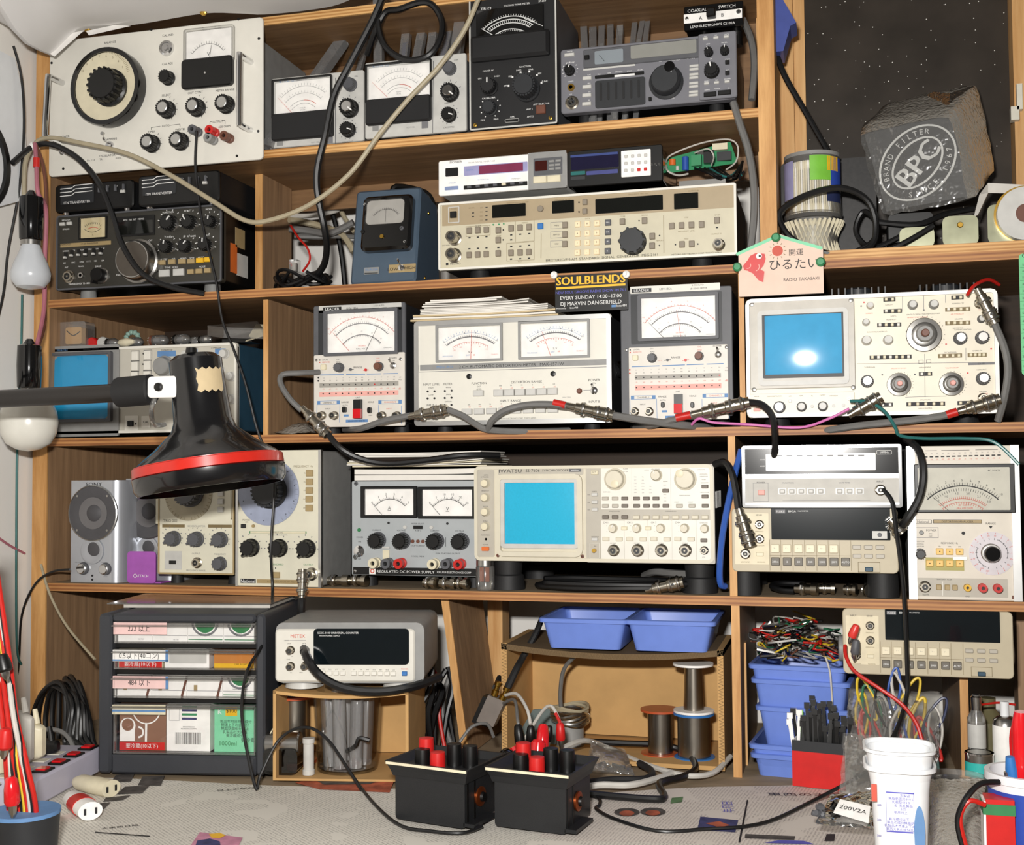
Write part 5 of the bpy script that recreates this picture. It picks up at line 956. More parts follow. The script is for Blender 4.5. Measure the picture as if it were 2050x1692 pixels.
# ================= fourth row =================
z26=(40,880,.21463);z27=(420,860,.26341);z28=(920,880,.27317);z31=(1440,860,.29756)
mt('silver','b9bcc2',.3,.55,var=.02);mt('cone','4c4b4e',.6);mt('cone2','6b696a',.55)
def speaker(label,dx,y,full,zoom=z26,wd=430):
    d=Dev('desk_speaker',label,'speaker',zoom,(490+dx,320),(905+dx,318),(906+dx,1270),(472+dx,1275),y=y,z=ZD+.0006,depth=.13,group='silver desk speakers');W,H=d.W,d.H
    poly=[(0,.0),(W-.014,0)]+[(W-.014+.03*sin(R(a))*.75,.03*(1-cos(R(a)))) for a in range(15,91,15)]+[(W+.008,.12),(W-.01,.13),(.004,.13),(-.002,.12)]
    B().loops([[(x,yy,zz) for x,yy in poly] for zz in (.0,H)]).obj('cabinet','silver',d.root,True,30)
    d.disc('driver_rim',690+dx,615,458,'alu',.004,n=48,prof=lambda r: [(r,0),(r,.003),(r*.965,.004),(r*.95,.003)]);r=458*d.mm/2;u,v=d.uv(690+dx,615)
    B().lathe([(r*.95,.0032),(r*.62,.0045),(r*.56,.0035)],(u,0,v),n=40).obj('driver_cone','cone',d.root,True);B().lathe([(r*.57,.0036),(r*.57,.0048),(r*.33,.0050)],(u+.002,0,v),n=36).obj('driver_surround','cone2',d.root,True);B().lathe([(r*.3,.005),(r*.22,.0075),(r*.05,.0085)],(u+.004,0,v),n=28).obj('dust_cap','cone',d.root,True)
    for a in (45,135,225,315): B().lathe([(.0022,0),(.0018,.0045)],(u+r*.86*cos(R(a)),0,v+r*.86*sin(R(a))),n=8).obj('screw','steel',d.root)
    d.disc('port_rim',680+dx,968,218,'silver',.003,n=36,prof=lambda r: [(r,0),(r*.97,.0025),(r*.85,.003),(r*.55,.0012)]);d.disc('port_hole',697+dx,948,118,'cone',.002,n=28)
    if full:
        for x in (575,782): d.knob(x+dx,1140,104,'alu',.008,cap='chrome',n=28,sk='dgrey')
        for y_ in (1205,1243): d.disc('indicator',678+dx,y_,17,'ink',.001)
        d.small(540+dx,1080,60,7,'inkgrey');d.small(790+dx,1075,60,7,'inkgrey');d.txt(800+dx,1210,7,'VOLUME','inkgrey')
    d.txt(692+dx,352,28,'SONY','ink',sx=1.5);d.done()
speaker('silver desk speaker with two volume knobs beside the shelf side panel',0,.012,True);speaker('silver desk speaker half hidden behind the purple card',512,.055,False)
d=Dev('purple_card','small purple plastic card stand in front of the half-hidden speaker','card',z26,(1005,1025),(1268,1025),(1264,1322),(1000,1320),y=.02,z=ZD+.0005,depth=.002);B().rrect(d.W/2,d.H/2,d.W,d.H,.005,.002,0).obj('card','purple',d.root,True);B().box(d.W*.1,d.W+.008,.002,.03,0,.002).obj('stand','purple',d.root);d.txt(1140,1253,22,'ATTACH','inkw');d.arc(1075,1253,14,0,360,4,'inkw');d.done()
mt('natl','dcd8c4',.45,var=.03)
# small oscillator
d=Dev('oscillator','small cream oscillator with grey dial shaded by the black lamp','oscillator',z26,(1262,190),(1990,185),(2000,1262),(1288,1258),y=.016,depth=.16)
d.face('natl',.002);d.rim('tan',.0025,.001,.002);d.body('dgrey',.001);d.stand(ZD,r=.010)
d.panel('dial_recess',(1600,480),700,560,'natl',.0005,.0005);d.disc('dial',1560,520,440,mt('dialgrey','b3aa92',.5),.002,n=48);d.ticks(1560,520,195,218,-170,170,40,3,'inkbrown',-.0024);d.knob(1530,500,250,'dgrey',.02,n=32,ribs=20,yy=-.002)
for y in (360,440,510,585,660): d.btn(1868,y,54,48,'lgrey');d.small(1925,y,30,12)
d.line(1730,750,1970,748,8,'inkbrown');d.line(1970,230,1970,748,8,'inkbrown');d.bar(1392,765,150,36,'ink');d.txt(1392,765,24,'TRIO 202','inkw',yy=-.0005)
d.bar(1642,815,650,26,'inkbrown');d.bar(1640,815,220,28,'natl',-.0004);d.txt(1640,815,16,'RC OSCILLATOR','inkgrey',yy=-.0006)
for x,y in ((1400,935),(1617,940),(1842,942)): d.knob(x,y,132,'dgrey',.014,ribs=14,point=True,ang=-120);d.ticks(x+10,y,92,104,-60,110,8,7,'inkgrey')
d.panel('slide_plate',(1428,1132),160,155,'lgrey',.0005,.0005);d.panel('slide_switch',(1425,1150),62,30,'black',.002,.0005);d.bnc(1635,1155,92,'output_socket',.008);d.knob(1845,1162,118,'dgrey',.012,ribs=12);d.line(1905,1210,1925,1180,10,'ink')
for x,y,t in ((1425,1078,'WAVE FORM'),(1640,1068,'OUTPUT'),(1865,1072,'FREQUENCY'),(1642,1222,'FREQUENCY RANGE')): d.txt(x,y,14,t,'inkgrey')
d.done()
# tall oscillator with blue-grey dial
d=Dev('oscillator','tall cream oscillator with blue-grey dial and three pointer knobs','oscillator',z27,(188,165),(838,158),(850,1208),(204,1188),y=.004,z=ZD+.0008,depth=.11)
d.face('natl',.002);d.body('mgrey',.001);B().box(d.W-.004,d.W+.0005,-.003,.004,0,d.H).obj('side_trim','alu',d.root);B().box(-.0005,.003,-.003,.004,0,d.H).obj('side_trim','alu',d.root)
mt('dialblue','9aa2b8',.5);d.disc('dial',435,480,468,'dialblue',.0025,n=56);d.ticks(440,480,200,206,-170,170,12,6,'ink',-.0028);d.ticks(440,480,205,225,20,160,16,2,'inkgrey',-.0028);d.knob(418,475,245,'charcoal',.022,n=36,ribs=24,yy=-.0025)
for y in (338,405,470,537,605): d.btn(750,y,52,46,'tan');d.small(712,y,24,10,'inkbrown')
d.txt(698,284,15,'FREQUENCY Hz','inkbrown');d.btn(250,738,34,28,'ink',name='power_switch');d.disc('power_lamp',325,738,22,'tan',.003);d.txt(268,692,12,'POWER','ink');d.txt(272,708,10,'ON','ink')
d.bar(510,788,435,16,'inkgreen');d.bar(510,788,420,14,'ivory',-.0004);d.txt(510,788,11,'AMPLITUDE','inkgrey',yy=-.0006);d.small(510,808,160,8,'inkgrey')
for x,y in ((285,905),(500,910),(715,915)): d.knob(x,y,128,'black',.016,ribs=12,point=True,ang=215);d.ticks(x+8,y,90,100,-90,90,7,7,'inkgrey')
d.txt(512,1030,14,'SYNCHRO','inkgreen');d.txt(748,1035,14,'OUTPUT','inkgreen');d.btn(505,1110,54,42,'tan');d.bar(498,1058,8,14);d.bar(290,1152,118,30,'ink');d.txt(290,1152,24,'National','inkw',yy=-.0005);d.bar(545,1160,380,28,'tan');d.txt(545,1160,14,'RC OSCILLATOR VP-702A','inkbrown',yy=-.0005)
d.bnc(748,1110,92,'output_socket',.016);d.done();NAT=d
# power supply
d=Dev('power_supply','grey power supply with ammeter and voltmeter and a black bottom strip','power supply',z27,(1065,400),(2060,380),(2065,1118),(1078,1108),y=.03,depth=.2)
mt('psu','a9aeb0',.45,var=.03);d.face('psu',.002);d.body('charcoal',.001);d.stand(ZD,xs=(.08,.9))
for x,L_,nums,lab in ((1355,'A',['0','1','2','3','4','5'],0),(1800,'V',['0','5','10','15','20','25'],1)):
    d.panel('meter_frame',(x,555),436,228,'black',.004,.001,bev=.001);d.panel('scale_plate',(x+8,555),368,186,'white',.0006,.0005,y=-.004);yy=-.0049;c=(x+18,690)
    d.arc(*c,150,-48,48,4,'ink',yy);d.ticks(*c,150,172,-48,48,6,4,'ink',yy,nums,17,188);d.ticks(*c,150,162,-48,48,26,2,'ink',yy);d.txt(x+10,600,26,L_,'ink',yy=yy);d.bar(x+10,620,26,4,'ink',yy);needle(d,x-45,650,x-125,560,3,'ink',.0055);glass(d,(x+8,555),372,190,.0065)
for x,y in ((1252,850),(1440,852),(1697,852),(1890,852)): d.knob(x,y,122,'black',.018,sk='dgrey',n=28,ribs=20)
d.disc('power_lamp',1132,770,26,'inkgreen',.003);d.toggle(1135,930,84,False);d.panel('slide_switch',(1578,745),70,24,'black',.002,.0005)
for x in (1538,1578,1616): d.disc('indicator',x,852,26,'cablebrown',.002)
for x,y in ((1478,745),(1680,745)): d.disc('preset_hole',x,y,28,'lgrey',.002)
for x,y in ((1352,715),(1802,715)): d.disc('adjust_hole',x,y,18,'ink',.001)
for x,y,m in ((1240,1020,'ivory'),(1335,1022,'dgrey'),(1432,1022,'cablered'),(1690,1025,'ivory'),(1792,1022,'dgrey'),(1888,1025,'cablered')): d.post(x,y,76,m,.018)
d.panel('shorting_bar',(1338,965),50,90,'ivory',.002,.0005);d.panel('bar_hook',(1338,900),56,14,'lgrey',.003,.0005)
d.panel('base_strip',(1570,1080),980,54,'black',.0005,.0003);d.yf=-.0005;d.txt(1485,1082,20,'REGULATED DC POWER SUPPLY','inkw',sx=1.1);d.txt(1855,1085,14,'KIKUSUI ELECTRONICS CORP','inkw');d.bar(1235,1078,48,46,'white');d.arc(1235,1078,13,0,360,8,'inkred',-.001);d.screw(1105,1080,24);d.yf=0;d.screw(1100,418,32,'dgrey')
for x,y,t in ((1262,770,'CURRENT'),(1448,770,'VOLTAGE'),(1705,770,'CURRENT'),(1895,770,'VOLTAGE'),(1575,718,'METER SELECT'),(1135,825,'POWER'),(1135,858,'ON'),(1135,990,'OFF'),(1578,885,'STOP CURRENT'),(1578,965,'MODEL PAB18'),(1805,942,'DUAL TRACKING OUTPUT'),(1578,770,'A  B  C')): d.txt(x,y,11,t,'ink')
d.line(1790,820,1790,890,3);d.done();zt=(d.mw @ V((0,.03,d.H))).z+.0005
def q27(x,y,Y): return at(420+x*.26341,860+y*.26341,Y)
a=lambda x,Y=.02: q27(x,300,Y).x
bent('booklet','thick white manual lying directly on the power supply','paper',a(1090),a(2100),zt+.0005,.016,.025,.16,.003,'manuals on the power supply',nleaf=2);bent('booklet','cream manual with curled corner in the middle of the power supply pile','ivory',a(1060),a(2080),zt+.020,.007,.02,.16,.006,'manuals on the power supply',nleaf=4);bent('booklet','thin pale manual on top of the power supply pile under the black cable','paper',a(1100),a(2060),zt+.034,.006,.022,.15,.003,'manuals on the power supply',nleaf=3)
# wide cream oscilloscope
d=Dev('oscilloscope','cream oscilloscope with plain cyan screen on tall black feet, fourth shelf','oscilloscope',z28,(120,195),(1868,182),(1868,908),(112,886),y=.006,depth=.24)
mt('iwa','d3ccb8',.45,var=.03);mt('iwag','b5afa2',.45,var=.03);d.face('iwa',.006);d.rim('iwa',.0045,.002,.008);d.body('charcoal',.001)
d.panel('left_strip',(195,540),140,640,'iwag',.001,.002);d.panel('name_band',(605,232),640,56,'iwag',.001,.002);d.ring('screen_frame',(592,555),650,600,36,'iwa',.006,.01);d.ring('screen_bezel',(595,540),590,510,32,'lgrey',.004,.006);d.crt((605,540),545,448,'crt2',.003)
for x,y in ((195,320),(193,425),(192,530),(190,637)): d.knob(x,y,66,'iwa',.012,n=24,ang=None,cap='ivory',capr=.8)
d.panel('power_button',(195,800),56,30,'orange',.004,.001);d.disc('preset_hole',198,730,20,'steel',.001)
for x,y in ((283,850),(903,857)): d.screw(x,y,28,'cablebrown')
d.yf=-.001;d.txt(385,228,28,'IWATSU','ink',sx=1.25);d.txt(550,226,22,'SS-7606','ink',sx=1.1);d.txt(715,225,17,'SYNCHROSCOPE','ink',sx=1.1);d.bar(860,225,90,24,'dgrey');d.txt(860,225,13,'60MHz','inkw',yy=-.0014)
for x,y,t in ((208,260,'INTEN'),(198,274,'A TRIGGER'),(200,376,'READOUT'),(200,490,'FOCUS'),(195,597,'SCALE'),(195,700,'ROTATION'),(195,770,'POWER')): d.txt(x,y,9,t,'ink')
d.yf=0;d.panel('control_surround',(1400,545),920,700,'iwag',.0012,.002);d.yf=-.0012
for (x,y,w,h) in ((1160,360,222,298),(1415,360,280,298),(1705,360,285,298),(1128,740,168,285),(1300,740,168,285),(1475,740,168,285),(1650,740,168,285),(1795,740,105,285)): d.panel('white_field',(x,y),w,h,'panelwhite',.0004,.0008)
d.yf=-.0016;d.knob(1145,292,158,'iwa',.012,n=40);d.knob(1660,292,158,'iwa',.012,n=40);d.yf=-.0136;d.disc('finger_dimple',1162,325,56,'ivory',.0008);d.disc('finger_dimple',1632,250,56,'ivory',.0008);d.yf=-.0016
d.knob(1448,263,84,'iwa',.012,n=28,ang=-20);d.btn(1005,242,52,32,'ivory');d.txt(1005,242,14,'SET','ink',yy=-.0053)
for x,y in ((1080,432),(1152,432),(1080,486),(1152,486),(1620,486),(1712,486)): d.btn(x,y,48,26,'iwag')
for x,y in ((1222,432),(1222,486),(1308,432),(1380,432),(1450,432),(1308,486),(1380,486),(1450,486),(1522,376),(1522,486),(1808,346),(1808,418),(1808,486),(1080,568),(1150,568),(1220,568),(1795,738)): d.btn(x,y,48,26,mt('btnbr','6b6258',.5))
for i in range(8): d.btn(1305+i*71.5,570,48,28,'iwa')
for x,y in ((1002,403),(1002,458),(1002,513),(998,730)): d.btn(x,y,46,24,'lgrey')
for i,x in enumerate((1125,1300,1475,1650)):
    d.knob(x,652,66,'iwa',.011,n=24,ang=10);d.btn(x-45,728,50,30,'iwa');d.btn(x+52,730,50,30,'iwa');d.bnc(x+3,815,92 if i != 0 else 86);d.txt(x-45,608,13,'CH %d' % (i+1),'ink');d.txt(x+5,760,9,'1M 25pF','ink')
    if i < 2: d.btn(x+90,650,44,26,'ivory')
    for k in range(2): d.txt(x-38,632+k*38,10,'ac'[k] if False else ('+','-')[k],'ink')
d.knob(1797,655,62,'iwa',.011,n=24);d.bnc(1792,815,60);d.disc('probe_post',995,812,30,'brass',.008);d.boxl(995,815,70,110,2,'panelwhite')
for x,y,w in ((1000,380,40),(958,405,20),(958,460,20),(958,515,20),(1090,385,70),(1230,215,40),(1230,235,34),(1385,225,40),(1450,218,80),(1520,308,40),(1660,410,90),(1780,222,60),(1800,255,70),(1800,272,70),(1800,295,40),(1805,318,60),(1805,388,70),(1145,526,100),(1555,526,90),(1600,458,50),(1700,458,40),(1795,612,60),(1000,712,60),(1000,780,24),(1792,862,30)): d.small(x,y,w,7)
for c in range(4):
    for r_ in range(6): d.small(1300+c*55 if c < 3 else 1515,275+r_*23+(0 if c != 3 else 60),24,7,'inkgrey') if not (c == 2 and r_ < 3) else None
d.yf=0
zf=d.mw.translation.z
for kx,yy in ((.118,.01),(.93,.01),(.118,.19),(.93,.19)): B().lathe([(.021,-.001),(.019,zf-ZD-.022),(.022,zf-ZD-.02),(.024,zf-ZD-.0005)],(kx*d.W,yy+.024,0),(0,0,-1),28).obj('foot','rubber',d.root,True)
for k in range(6): B().box(d.W-.0004,d.W+.0012,.03+k*.012,.037+k*.012,d.H*.55,d.H*.72).obj('vent_slot','lgrey',d.root)
d.done()
# frequency counter on a multimeter
d=Dev('multimeter','beige bench multimeter with black display under the silver counter','multimeter',z31,(88,535),(1215,520),(1208,968),(88,958),y=.002,depth=.22)
def dmm(d,X,lab):
    mt('dmmc','bdb298',.45,var=.03);mt('dmml','ddd2b4',.45);mt('keyw','e6dcc0',.45);mt('keyd','6a655c',.5);d.face('dmmc',.006);d.body('charcoal',.001)
    d.panel('input_panel',X(220,740),235,360,'dmml',.0006,.001);d.panel('display_window',X(748,632),795,225,'lcd',.002,.001);d.yf=-.0005
    for x in (375,452,530,608,688,768): d.btn(*X(x,803),60,58,'keyw',.003,.001);d.txt(*X(x,800),10,'V ~','inkgrey',yy=-.0038)
    for x,t in ((375,'200m'),(453,'2'),(530,'20'),(609,'200'),(688,'2000'),(768,'20M'),(846,'AUTO')): d.btn(*X(x,890),60,58,'keyd',.003,.001);d.txt(*X(x,890),14,t,'inkw',yy=-.0038)
    for x in (925,1004,1084):
        for y in (790,850): d.btn(*X(x,y),58,30,'keyd' if False else 'iwag',.003,.001)
    for x in (338,412,492,572,652,732,806,885): d.line(*X(x,745),*X(x,950),2.5,'inkbrown')
    d.line(*X(340,850),*X(885,850),2.5,'inkbrown');d.boxl(*X(1005,925),145,70,3,'inkbrown');d.btn(*X(1005,938),54,30,'teal',.004)
    for x,y in ((272,645),(272,742)): d.bnc(*X(x,y),64,'input_jack',.006)
    d.bnc(*X(175,842),72,'input_jack',.006);d.btn(*X(272,842),52,28,'ivory');d.txt(*X(270,580),12,'SENSE','ink');d.txt(*X(160,580),12,'INPUT','ink');d.small(*X(270,690),60,9,'inkbrown');d.small(*X(270,785),70,9,'inkbrown');d.small(*X(175,895),70,9,'inkbrown');d.small(*X(280,895),60,9,'inkbrown')
    d.yf=-.002;d.bar(*X(415,555),66,26,'inkgrey');d.txt(*X(415,555),15,'FLUKE','inkw',yy=-.0026);d.txt(*X(492,552),15,'8842A','inkw','C');d.txt(*X(568,550),9,'MULTIMETER','inkw');d.yf=0
    for s_ in (0,1): B().lathe([(.017,0),(.017,.0045),(.014,.006)],(s_*d.W,.05,d.H*.3),(1 if s_ else -1,0,0),20).obj('handle_pivot','mgrey',d.root,True)
dmm(d,lambda x,y: (x,y),'')
d.yf=-.002;d.panel('sticker',(1085,705),98,52,'lgrey',.0004,.0003);d.disc('sticker_dot',1085,705,30,'dgrey',.0008);d.yf=0
for kx,yy in ((.07,.004),(.91,.004),(.07,.16),(.91,.16)): B().lathe([(.019,-.001),(.0205,d.mw.translation.z-ZD-.0005)],(kx*d.W,yy+.022,0),(0,0,-1),26).obj('foot','rubber',d.root,True)
d.done();zt=(d.mw @ V((0,.02,d.H))).z
d=Dev('frequency_counter','silver frequency counter with bright display standing on the beige multimeter','frequency counter',z31,(150,95),(1242,90),(1232,512),(158,512),y=-.004,z=zt+.0008,depth=.2)
d.face('silver',.002);d.rim('chrome',.004,.006,.003);d.body('charcoal',.001,.002);d.panel('dark_window',(695,195),1065,190,'blackgloss',.0025,.001);d.panel('display',(690,208),738,118,mt('dispsil','b8b2a6',.3,.1),.001,.001,y=-.0025);d.panel('divider',(695,297),1070,14,'alu',.004,.0005)
d.panel('control_panel',(690,400),1060,170,mt('ctrl','b9b6ae',.5,0),.001,.001);d.yf=-.0035
for i in range(9): d.bar(410+i*70,165,40,8,'inkgrey')
d.txt(295,190,10,'GATE','inkw',yy=-.0029);d.txt(295,234,10,'OVER','inkw',yy=-.0029);d.yf=-.0025;d.boxl(1125,145,100,30,3,'lgrey');d.txt(1125,145,15,'60MHz','inkw');d.yf=-.001
d.btn(287,412,48,36,'inkpink');
for x in (430,495,560,625,690,818,885,952): d.ring('button_frame',(x,405),54,44,6,'white',.002,.001);d.btn(x,405,32,26,'lgrey',.004)
d.bnc(1092,398,76,'input_socket',.012);d.txt(282,345,12,'POWER');d.txt(470,348,11,'FUNCTION','inkgrey');d.txt(850,348,11,'GATE TIME','inkgrey');d.txt(1090,340,12,'INPUT');d.boxl(282,410,105,130,2,'inkgrey');d.line(430,468,1020,466,2,'inkgrey');d.done();CNT=d
# distortion analyser at the end of the shelf
d=Dev('distortion_meter','tall off-white meter with big round range dial at the shelf end','distortion meter',z31,(1252,78),(2005,68),(2035,1110),(1280,1115),y=.0,z=ZD+.0008,depth=.2)
mt('nat2','d8d0c2',.45,var=.03);d.face('nat2',.002);d.body('mgrey',.001)
for k in (0,1): B().box(-.0005+k*(d.W-.009),.0095+k*(d.W-.009),-.003,.004,0,d.H).obj('side_trim','alu',d.root)
d.panel('top_strip',(1635,125),620,100,'nat2',.001,.001);d.panel('meter_frame',(1645,360),680,350,'black',.004,.001,bev=.001);d.panel('scale_plate',(1640,362),620,305,mt('nscale','c9c6b8',.5),.0006,.001,y=-.004);yy=-.0049;c=(1640,660)
d.arc(*c,338,-45,45,8,'ink',yy);d.ticks(*c,342,362,-43,43,31,3,'ink',yy,['0','','','1','','','2','','','3','','','4','','','5','','','6','','','7','','','8','','','9','','','10'],17,378);d.ticks(*c,300,320,-38,38,26,3,'ink',yy,['','.5','','','','1.0','','','','','1.5','','','','','2.0','','','','','2.5','','','','','3.0'],15,285);d.arc(*c,245,-38,38,3,'inkred',yy);d.ticks(*c,245,262,-38,38,26,3,'inkred',yy);d.arc(*c,222,-38,38,3,'inkred',yy);d.ticks(*c,205,222,-38,38,18,3,'inkred',yy)
d.txt(1648,472,13,'dB  0dB=1V','inkred',yy=yy);d.txt(1648,492,13,'dBm 600 OHM','inkred',yy=yy);d.txt(1842,238,13,'AC VOLTS','ink',yy=yy);needle(d,1545,515,1400,392,3,'ink',.0056);glass(d,(1640,362),625,310,.0066)
for i in range(14): d.bar(1385+i*38,150-i*1.1,24,9,'ink',-.0014);d.txt(1385+i*38,128-i*1,10,'30','inkgrey',yy=-.0014);d.txt(1385+i*38,168-i*1,10,'-%d' % (i*10 % 70),'inkred',yy=-.0014)
for a in ((1380,108,1460,106),(1490,105,1680,102),(1720,101,1870,98)): d.line(*a,3,'ink',-.0014)
d.bar(1368,588,120,28,'ink');d.bar(1368,588,112,22,'nat2',-.0004);d.txt(1368,588,17,'National','ink',yy=-.0006);d.bar(1602,584,330,28,'ink');d.bar(1602,584,322,22,'tan',-.0004);d.txt(1602,584,14,'DISTORTION ANALYZER','ink',yy=-.0006)
d.boxl(1390,662,168,75,3,'inkgrey');d.btn(1358,662,34,34,'mgrey',r=.003);d.txt(1425,645,15,'POWER');d.txt(1420,668,10,'ON');d.txt(1420,686,10,'OFF');d.disc('hole',1642,662,24,'ink',.001)
d.disc('range_scale',1835,795,310,mt('rscale','d2ccd0',.5),.001,n=56);d.ticks(1835,795,138,150,-165,165,18,3,'inkred',-.0014,['300','100','30','10','3','1','.3','.1','30','10','3','1','.3','.1','30','10','3','1'],12,128);d.ticks(1835,795,98,112,-165,165,18,3,'ink',-.0014);d.arc(1835,795,104,20,110,3,'ink',-.0014);d.arc(1835,795,104,200,290,3,'ink',-.0014);d.knob(1836,797,138,'blackgloss',.02,n=32,sk='steel',yy=-.001)
d.txt(1825,594,15,'RANGE');d.add=None
B().prism([(d.uv(1813,612)[0],d.uv(1813,612)[1]),(d.uv(1838,612)[0],d.uv(1838,612)[1]),(d.uv(1826,630)[0],d.uv(1826,630)[1])],-.0001,-.0006).obj('range_arrow','ink',d.root)
d.knob(1353,808,78,'black',.014,sk='dgrey',ribs=12);d.panel('yellow_field',(1518,872),262,92,mt('olv','a8a05c',.5),.0005,.0005)
mt('ambr','e8c070',.5)
for x,y in ((1482,787),(1549,787),(1617,786),(1415,868),(1483,867),(1550,866),(1618,866)): d.btn(x,y,50,46,'ambr',.004);d.bar(x,y,8,8,'ink',-.0042)
d.panel('sticker',(1618,830),95,24,'white',.0045,.001);d.txt(1548,730,14,'RESPONSE Hz');d.small(1350,722,60,9);d.small(1350,740,50,9);d.small(1350,755,60,9)
for x,t in ((1480,'10k'),(1548,'100k'),(1615,'1M')): d.txt(x,753,10,t)
d.panel('input_strip',(1625,1028),632,132,'iwag',.0006,.001);d.yf=-.0006;d.bnc(1385,1030,84,'input_socket',.01)
for x in (1478,1535,1587): d.btn(x,1028,36,40,'tan')
d.post(1672,1028,52,'brass',.01);d.post(1775,1028,62,'cablered',.014);d.post(1876,1028,62,'cablered',.014);d.line(1505,990,1505,1085,4,'panelwhite');d.small(1490,975,80,9);d.small(1550,975,50,9);d.small(1390,1082,60,9);d.txt(1672,1085,10,'GND');d.yf=0;d.bar(1980,1085,24,26,'cablebrown');d.done()
# ================= bottom bay =================
z32=(0,1180,.30254);z33=(500,1190,.23635);z34=(740,1200,.29083);z35=(980,1180,.26341);z36=(1460,1180,.2878);z37=(1460,1350,.2878)
def Q(z): return lambda x,y,Y: at(z[0]+x*z[2],z[1]+y*z[2],Y)
def Qz(z): return lambda x,y,Z=0.: atz(z[0]+x*z[2],z[1]+y*z[2],Z)
q32,q33,q34,q35,q36,q37=map(Q,(z32,z33,z34,z35,z36,z37));t32,t34,t35,t37=map(Qz,(z32,z34,z35,z37))
# drawer cabinet
d=Dev('drawer_cabinet','charcoal desktop cabinet with four clear drawers of cut cartons','drawer cabinet',z32,(630,140),(1735,132),(1752,1225),(645,1225),y=-.195,z=.0045,depth=.2,h=.212,rz=R(10))
mt('cab','35373c',.5,var=.03,bump=.05);W,H=d.W,d.H;k=d.mm;L,Rr,T_,Bt=88*k,62*k,58*k,122*k
for nm,bx in (('side_panel',(0,L,.0,.22,0,H)),('side_panel',(W-Rr,W,.0,.22,0,H)),('top_panel',(L,W-Rr,0,.22,H-T_,H)),('bottom_panel',(L,W-Rr,0,.22,0,Bt)),('back_panel',(L,W-Rr,.2,.22,Bt,H-T_))):
    x0,x1,y0,y1,a,c=bx;B().rrect((x0+x1)/2,(a+c)/2,x1-x0,c-a,.0015 if nm[0] == 'b' else .006,y1 if y1 < .21 else .2,y0 if y0 < .19 else .185,bev=.003).obj(nm,'cab',d.root,True)
for (ya,yb) in ((345,375),(522,556),(716,748)):
    v0,v1=d.uv(1200,yb)[1],d.uv(1200,ya)[1];B().box(L,W-Rr,.012,.2,v0,v1).obj('runner','black',d.root)
rows_=((197,345),(376,522),(557,716),(750,1095))
for (ya,yb) in rows_:
    v0,v1=d.uv(1200,yb)[1]+.001,d.uv(1200,ya)[1]-.001;o=link('drawer',B().frame((L+W-Rr)/2,(v0+v1)/2,W-L-Rr-.003,v1-v0,.0018,.012,.004).mesh('drawer','clear'),d.root)
    B().box(L+.002,W-Rr-.002,.005,.0065,v0+.001,v1-.001).obj('drawer_front','glass',o);B().box(L+.002,W-Rr-.002,-.006,.005,v1-.0035,v1-.002).obj('pull_lip','clear',o)
d.yf=.0045
for (x,y,w,h,m,t,e) in ((900,240,358,78,'pinkpaper','222 以上',0),(905,425,374,74,'white','0.5以下(40コン)',1),(910,607,372,80,'pinkpaper','484 以下',1),(902,793,358,62,'ivory','',2)):
    d.panel('drawer_label',(x,y),w,h,m,.0005,.0004);yy=.0038
    if t: d.txt(x-8,y,36,t,'ink',yy=yy,sx=.8)
    if e == 1: d.bar(x+w/2-10,y,18,h,'inkblue',.0039);
    if e == 1 and m == 'white': d.bar(x,y+h/2-5,w,10,'inkblue',.0039)
    if e == 2: d.bar(x,y+8,w,14,'inkblue',.0039)
d.yf=0;d.done();CAB=d
def carton(name,label,x0,y0,x1,y1,mat,dep=.06,Y=.014,cat='carton',bev=.0005):
    (u0,v0),(u1,v1)=CAB.uv(x0,y1),CAB.uv(x1,y0);o=CAB.mw @ V(((u0+u1)/2,Y,v0));w,h=u1-u0-.0006,v1-v0
    e=Dev.__new__(Dev);e.zo=z32;e.h=CAB.h;e.mm=CAB.mm;e.pr={};e.yf=0;e.W=w;e.H=h;e.root=empty(name,o,label,cat,group='cut cartons in the drawers');e.off=((u0+u1)/2,v0);e.root.rotation_euler=(0,0,R(10))
    e.uv=lambda x,y,e=e: (Dev.uv(e,x,y)[0]-e.off[0],Dev.uv(e,x,y)[1]-e.off[1]);e.uv=(lambda x,y,e=e: (CAB.uv(x,y)[0]-e.off[0],CAB.uv(x,y)[1]-e.off[1]))
    B().box(-w/2,w/2,0,dep,0,h).obj('carton_body',mat,e.root);return e
for i,(x0,x1) in enumerate(((733,966),(967,1200),(1201,1440),(1441,1680))):
    e=carton('cigarette_packet',['plain white packet behind the pink label in the top drawer','plain white packet next to the pink label in the top drawer','white packet with green disc, nearer the label in the top drawer','white packet with green disc at the top drawer end'][i],x0,202,x1,342,'white');c=(x0+x1)/2
    e.line(x0+4,293,x1-4,293,3,'inkgrey')
    if i > 1: e.arc(c-5,200,84,95,265,14,'inkgrey');e.arc(c-5,200,36,95,265,66,'inkgreen');e.txt(c,278,9,'MENTHOL LIGHTS','ink');e.line(x0+6,318,x1-6,318,6,'inkgreen');e.txt(c,215,14,'STRIKE' if False else '','inkw')
    else: e.txt(c+40,320,9,'FILTER','inkgrey')
    e.done()
e=carton('milk_carton','red cut carton in the second drawer',740,385,1035,516,'ivory');e.bar(888,492,290,46,'red');e.txt(888,490,24,'要冷蔵(10以下)','inkw',yy=-.0005);e.done()
e=carton('grey_box','grey and white box in the second drawer',1050,385,1348,518,'white');e.bar(1205,432,250,95,'lgrey');e.small(1200,398,180,16,'inkgrey');e.done()
e=carton('orange_box','orange-brown box in the second drawer',1380,390,1672,524,mt('orgbox','c07a32',.5));e.bar(1528,495,290,30,'yellow');e.txt(1560,484,10,'CAFE AU LAIT','ink',yy=-.0004);e.done()
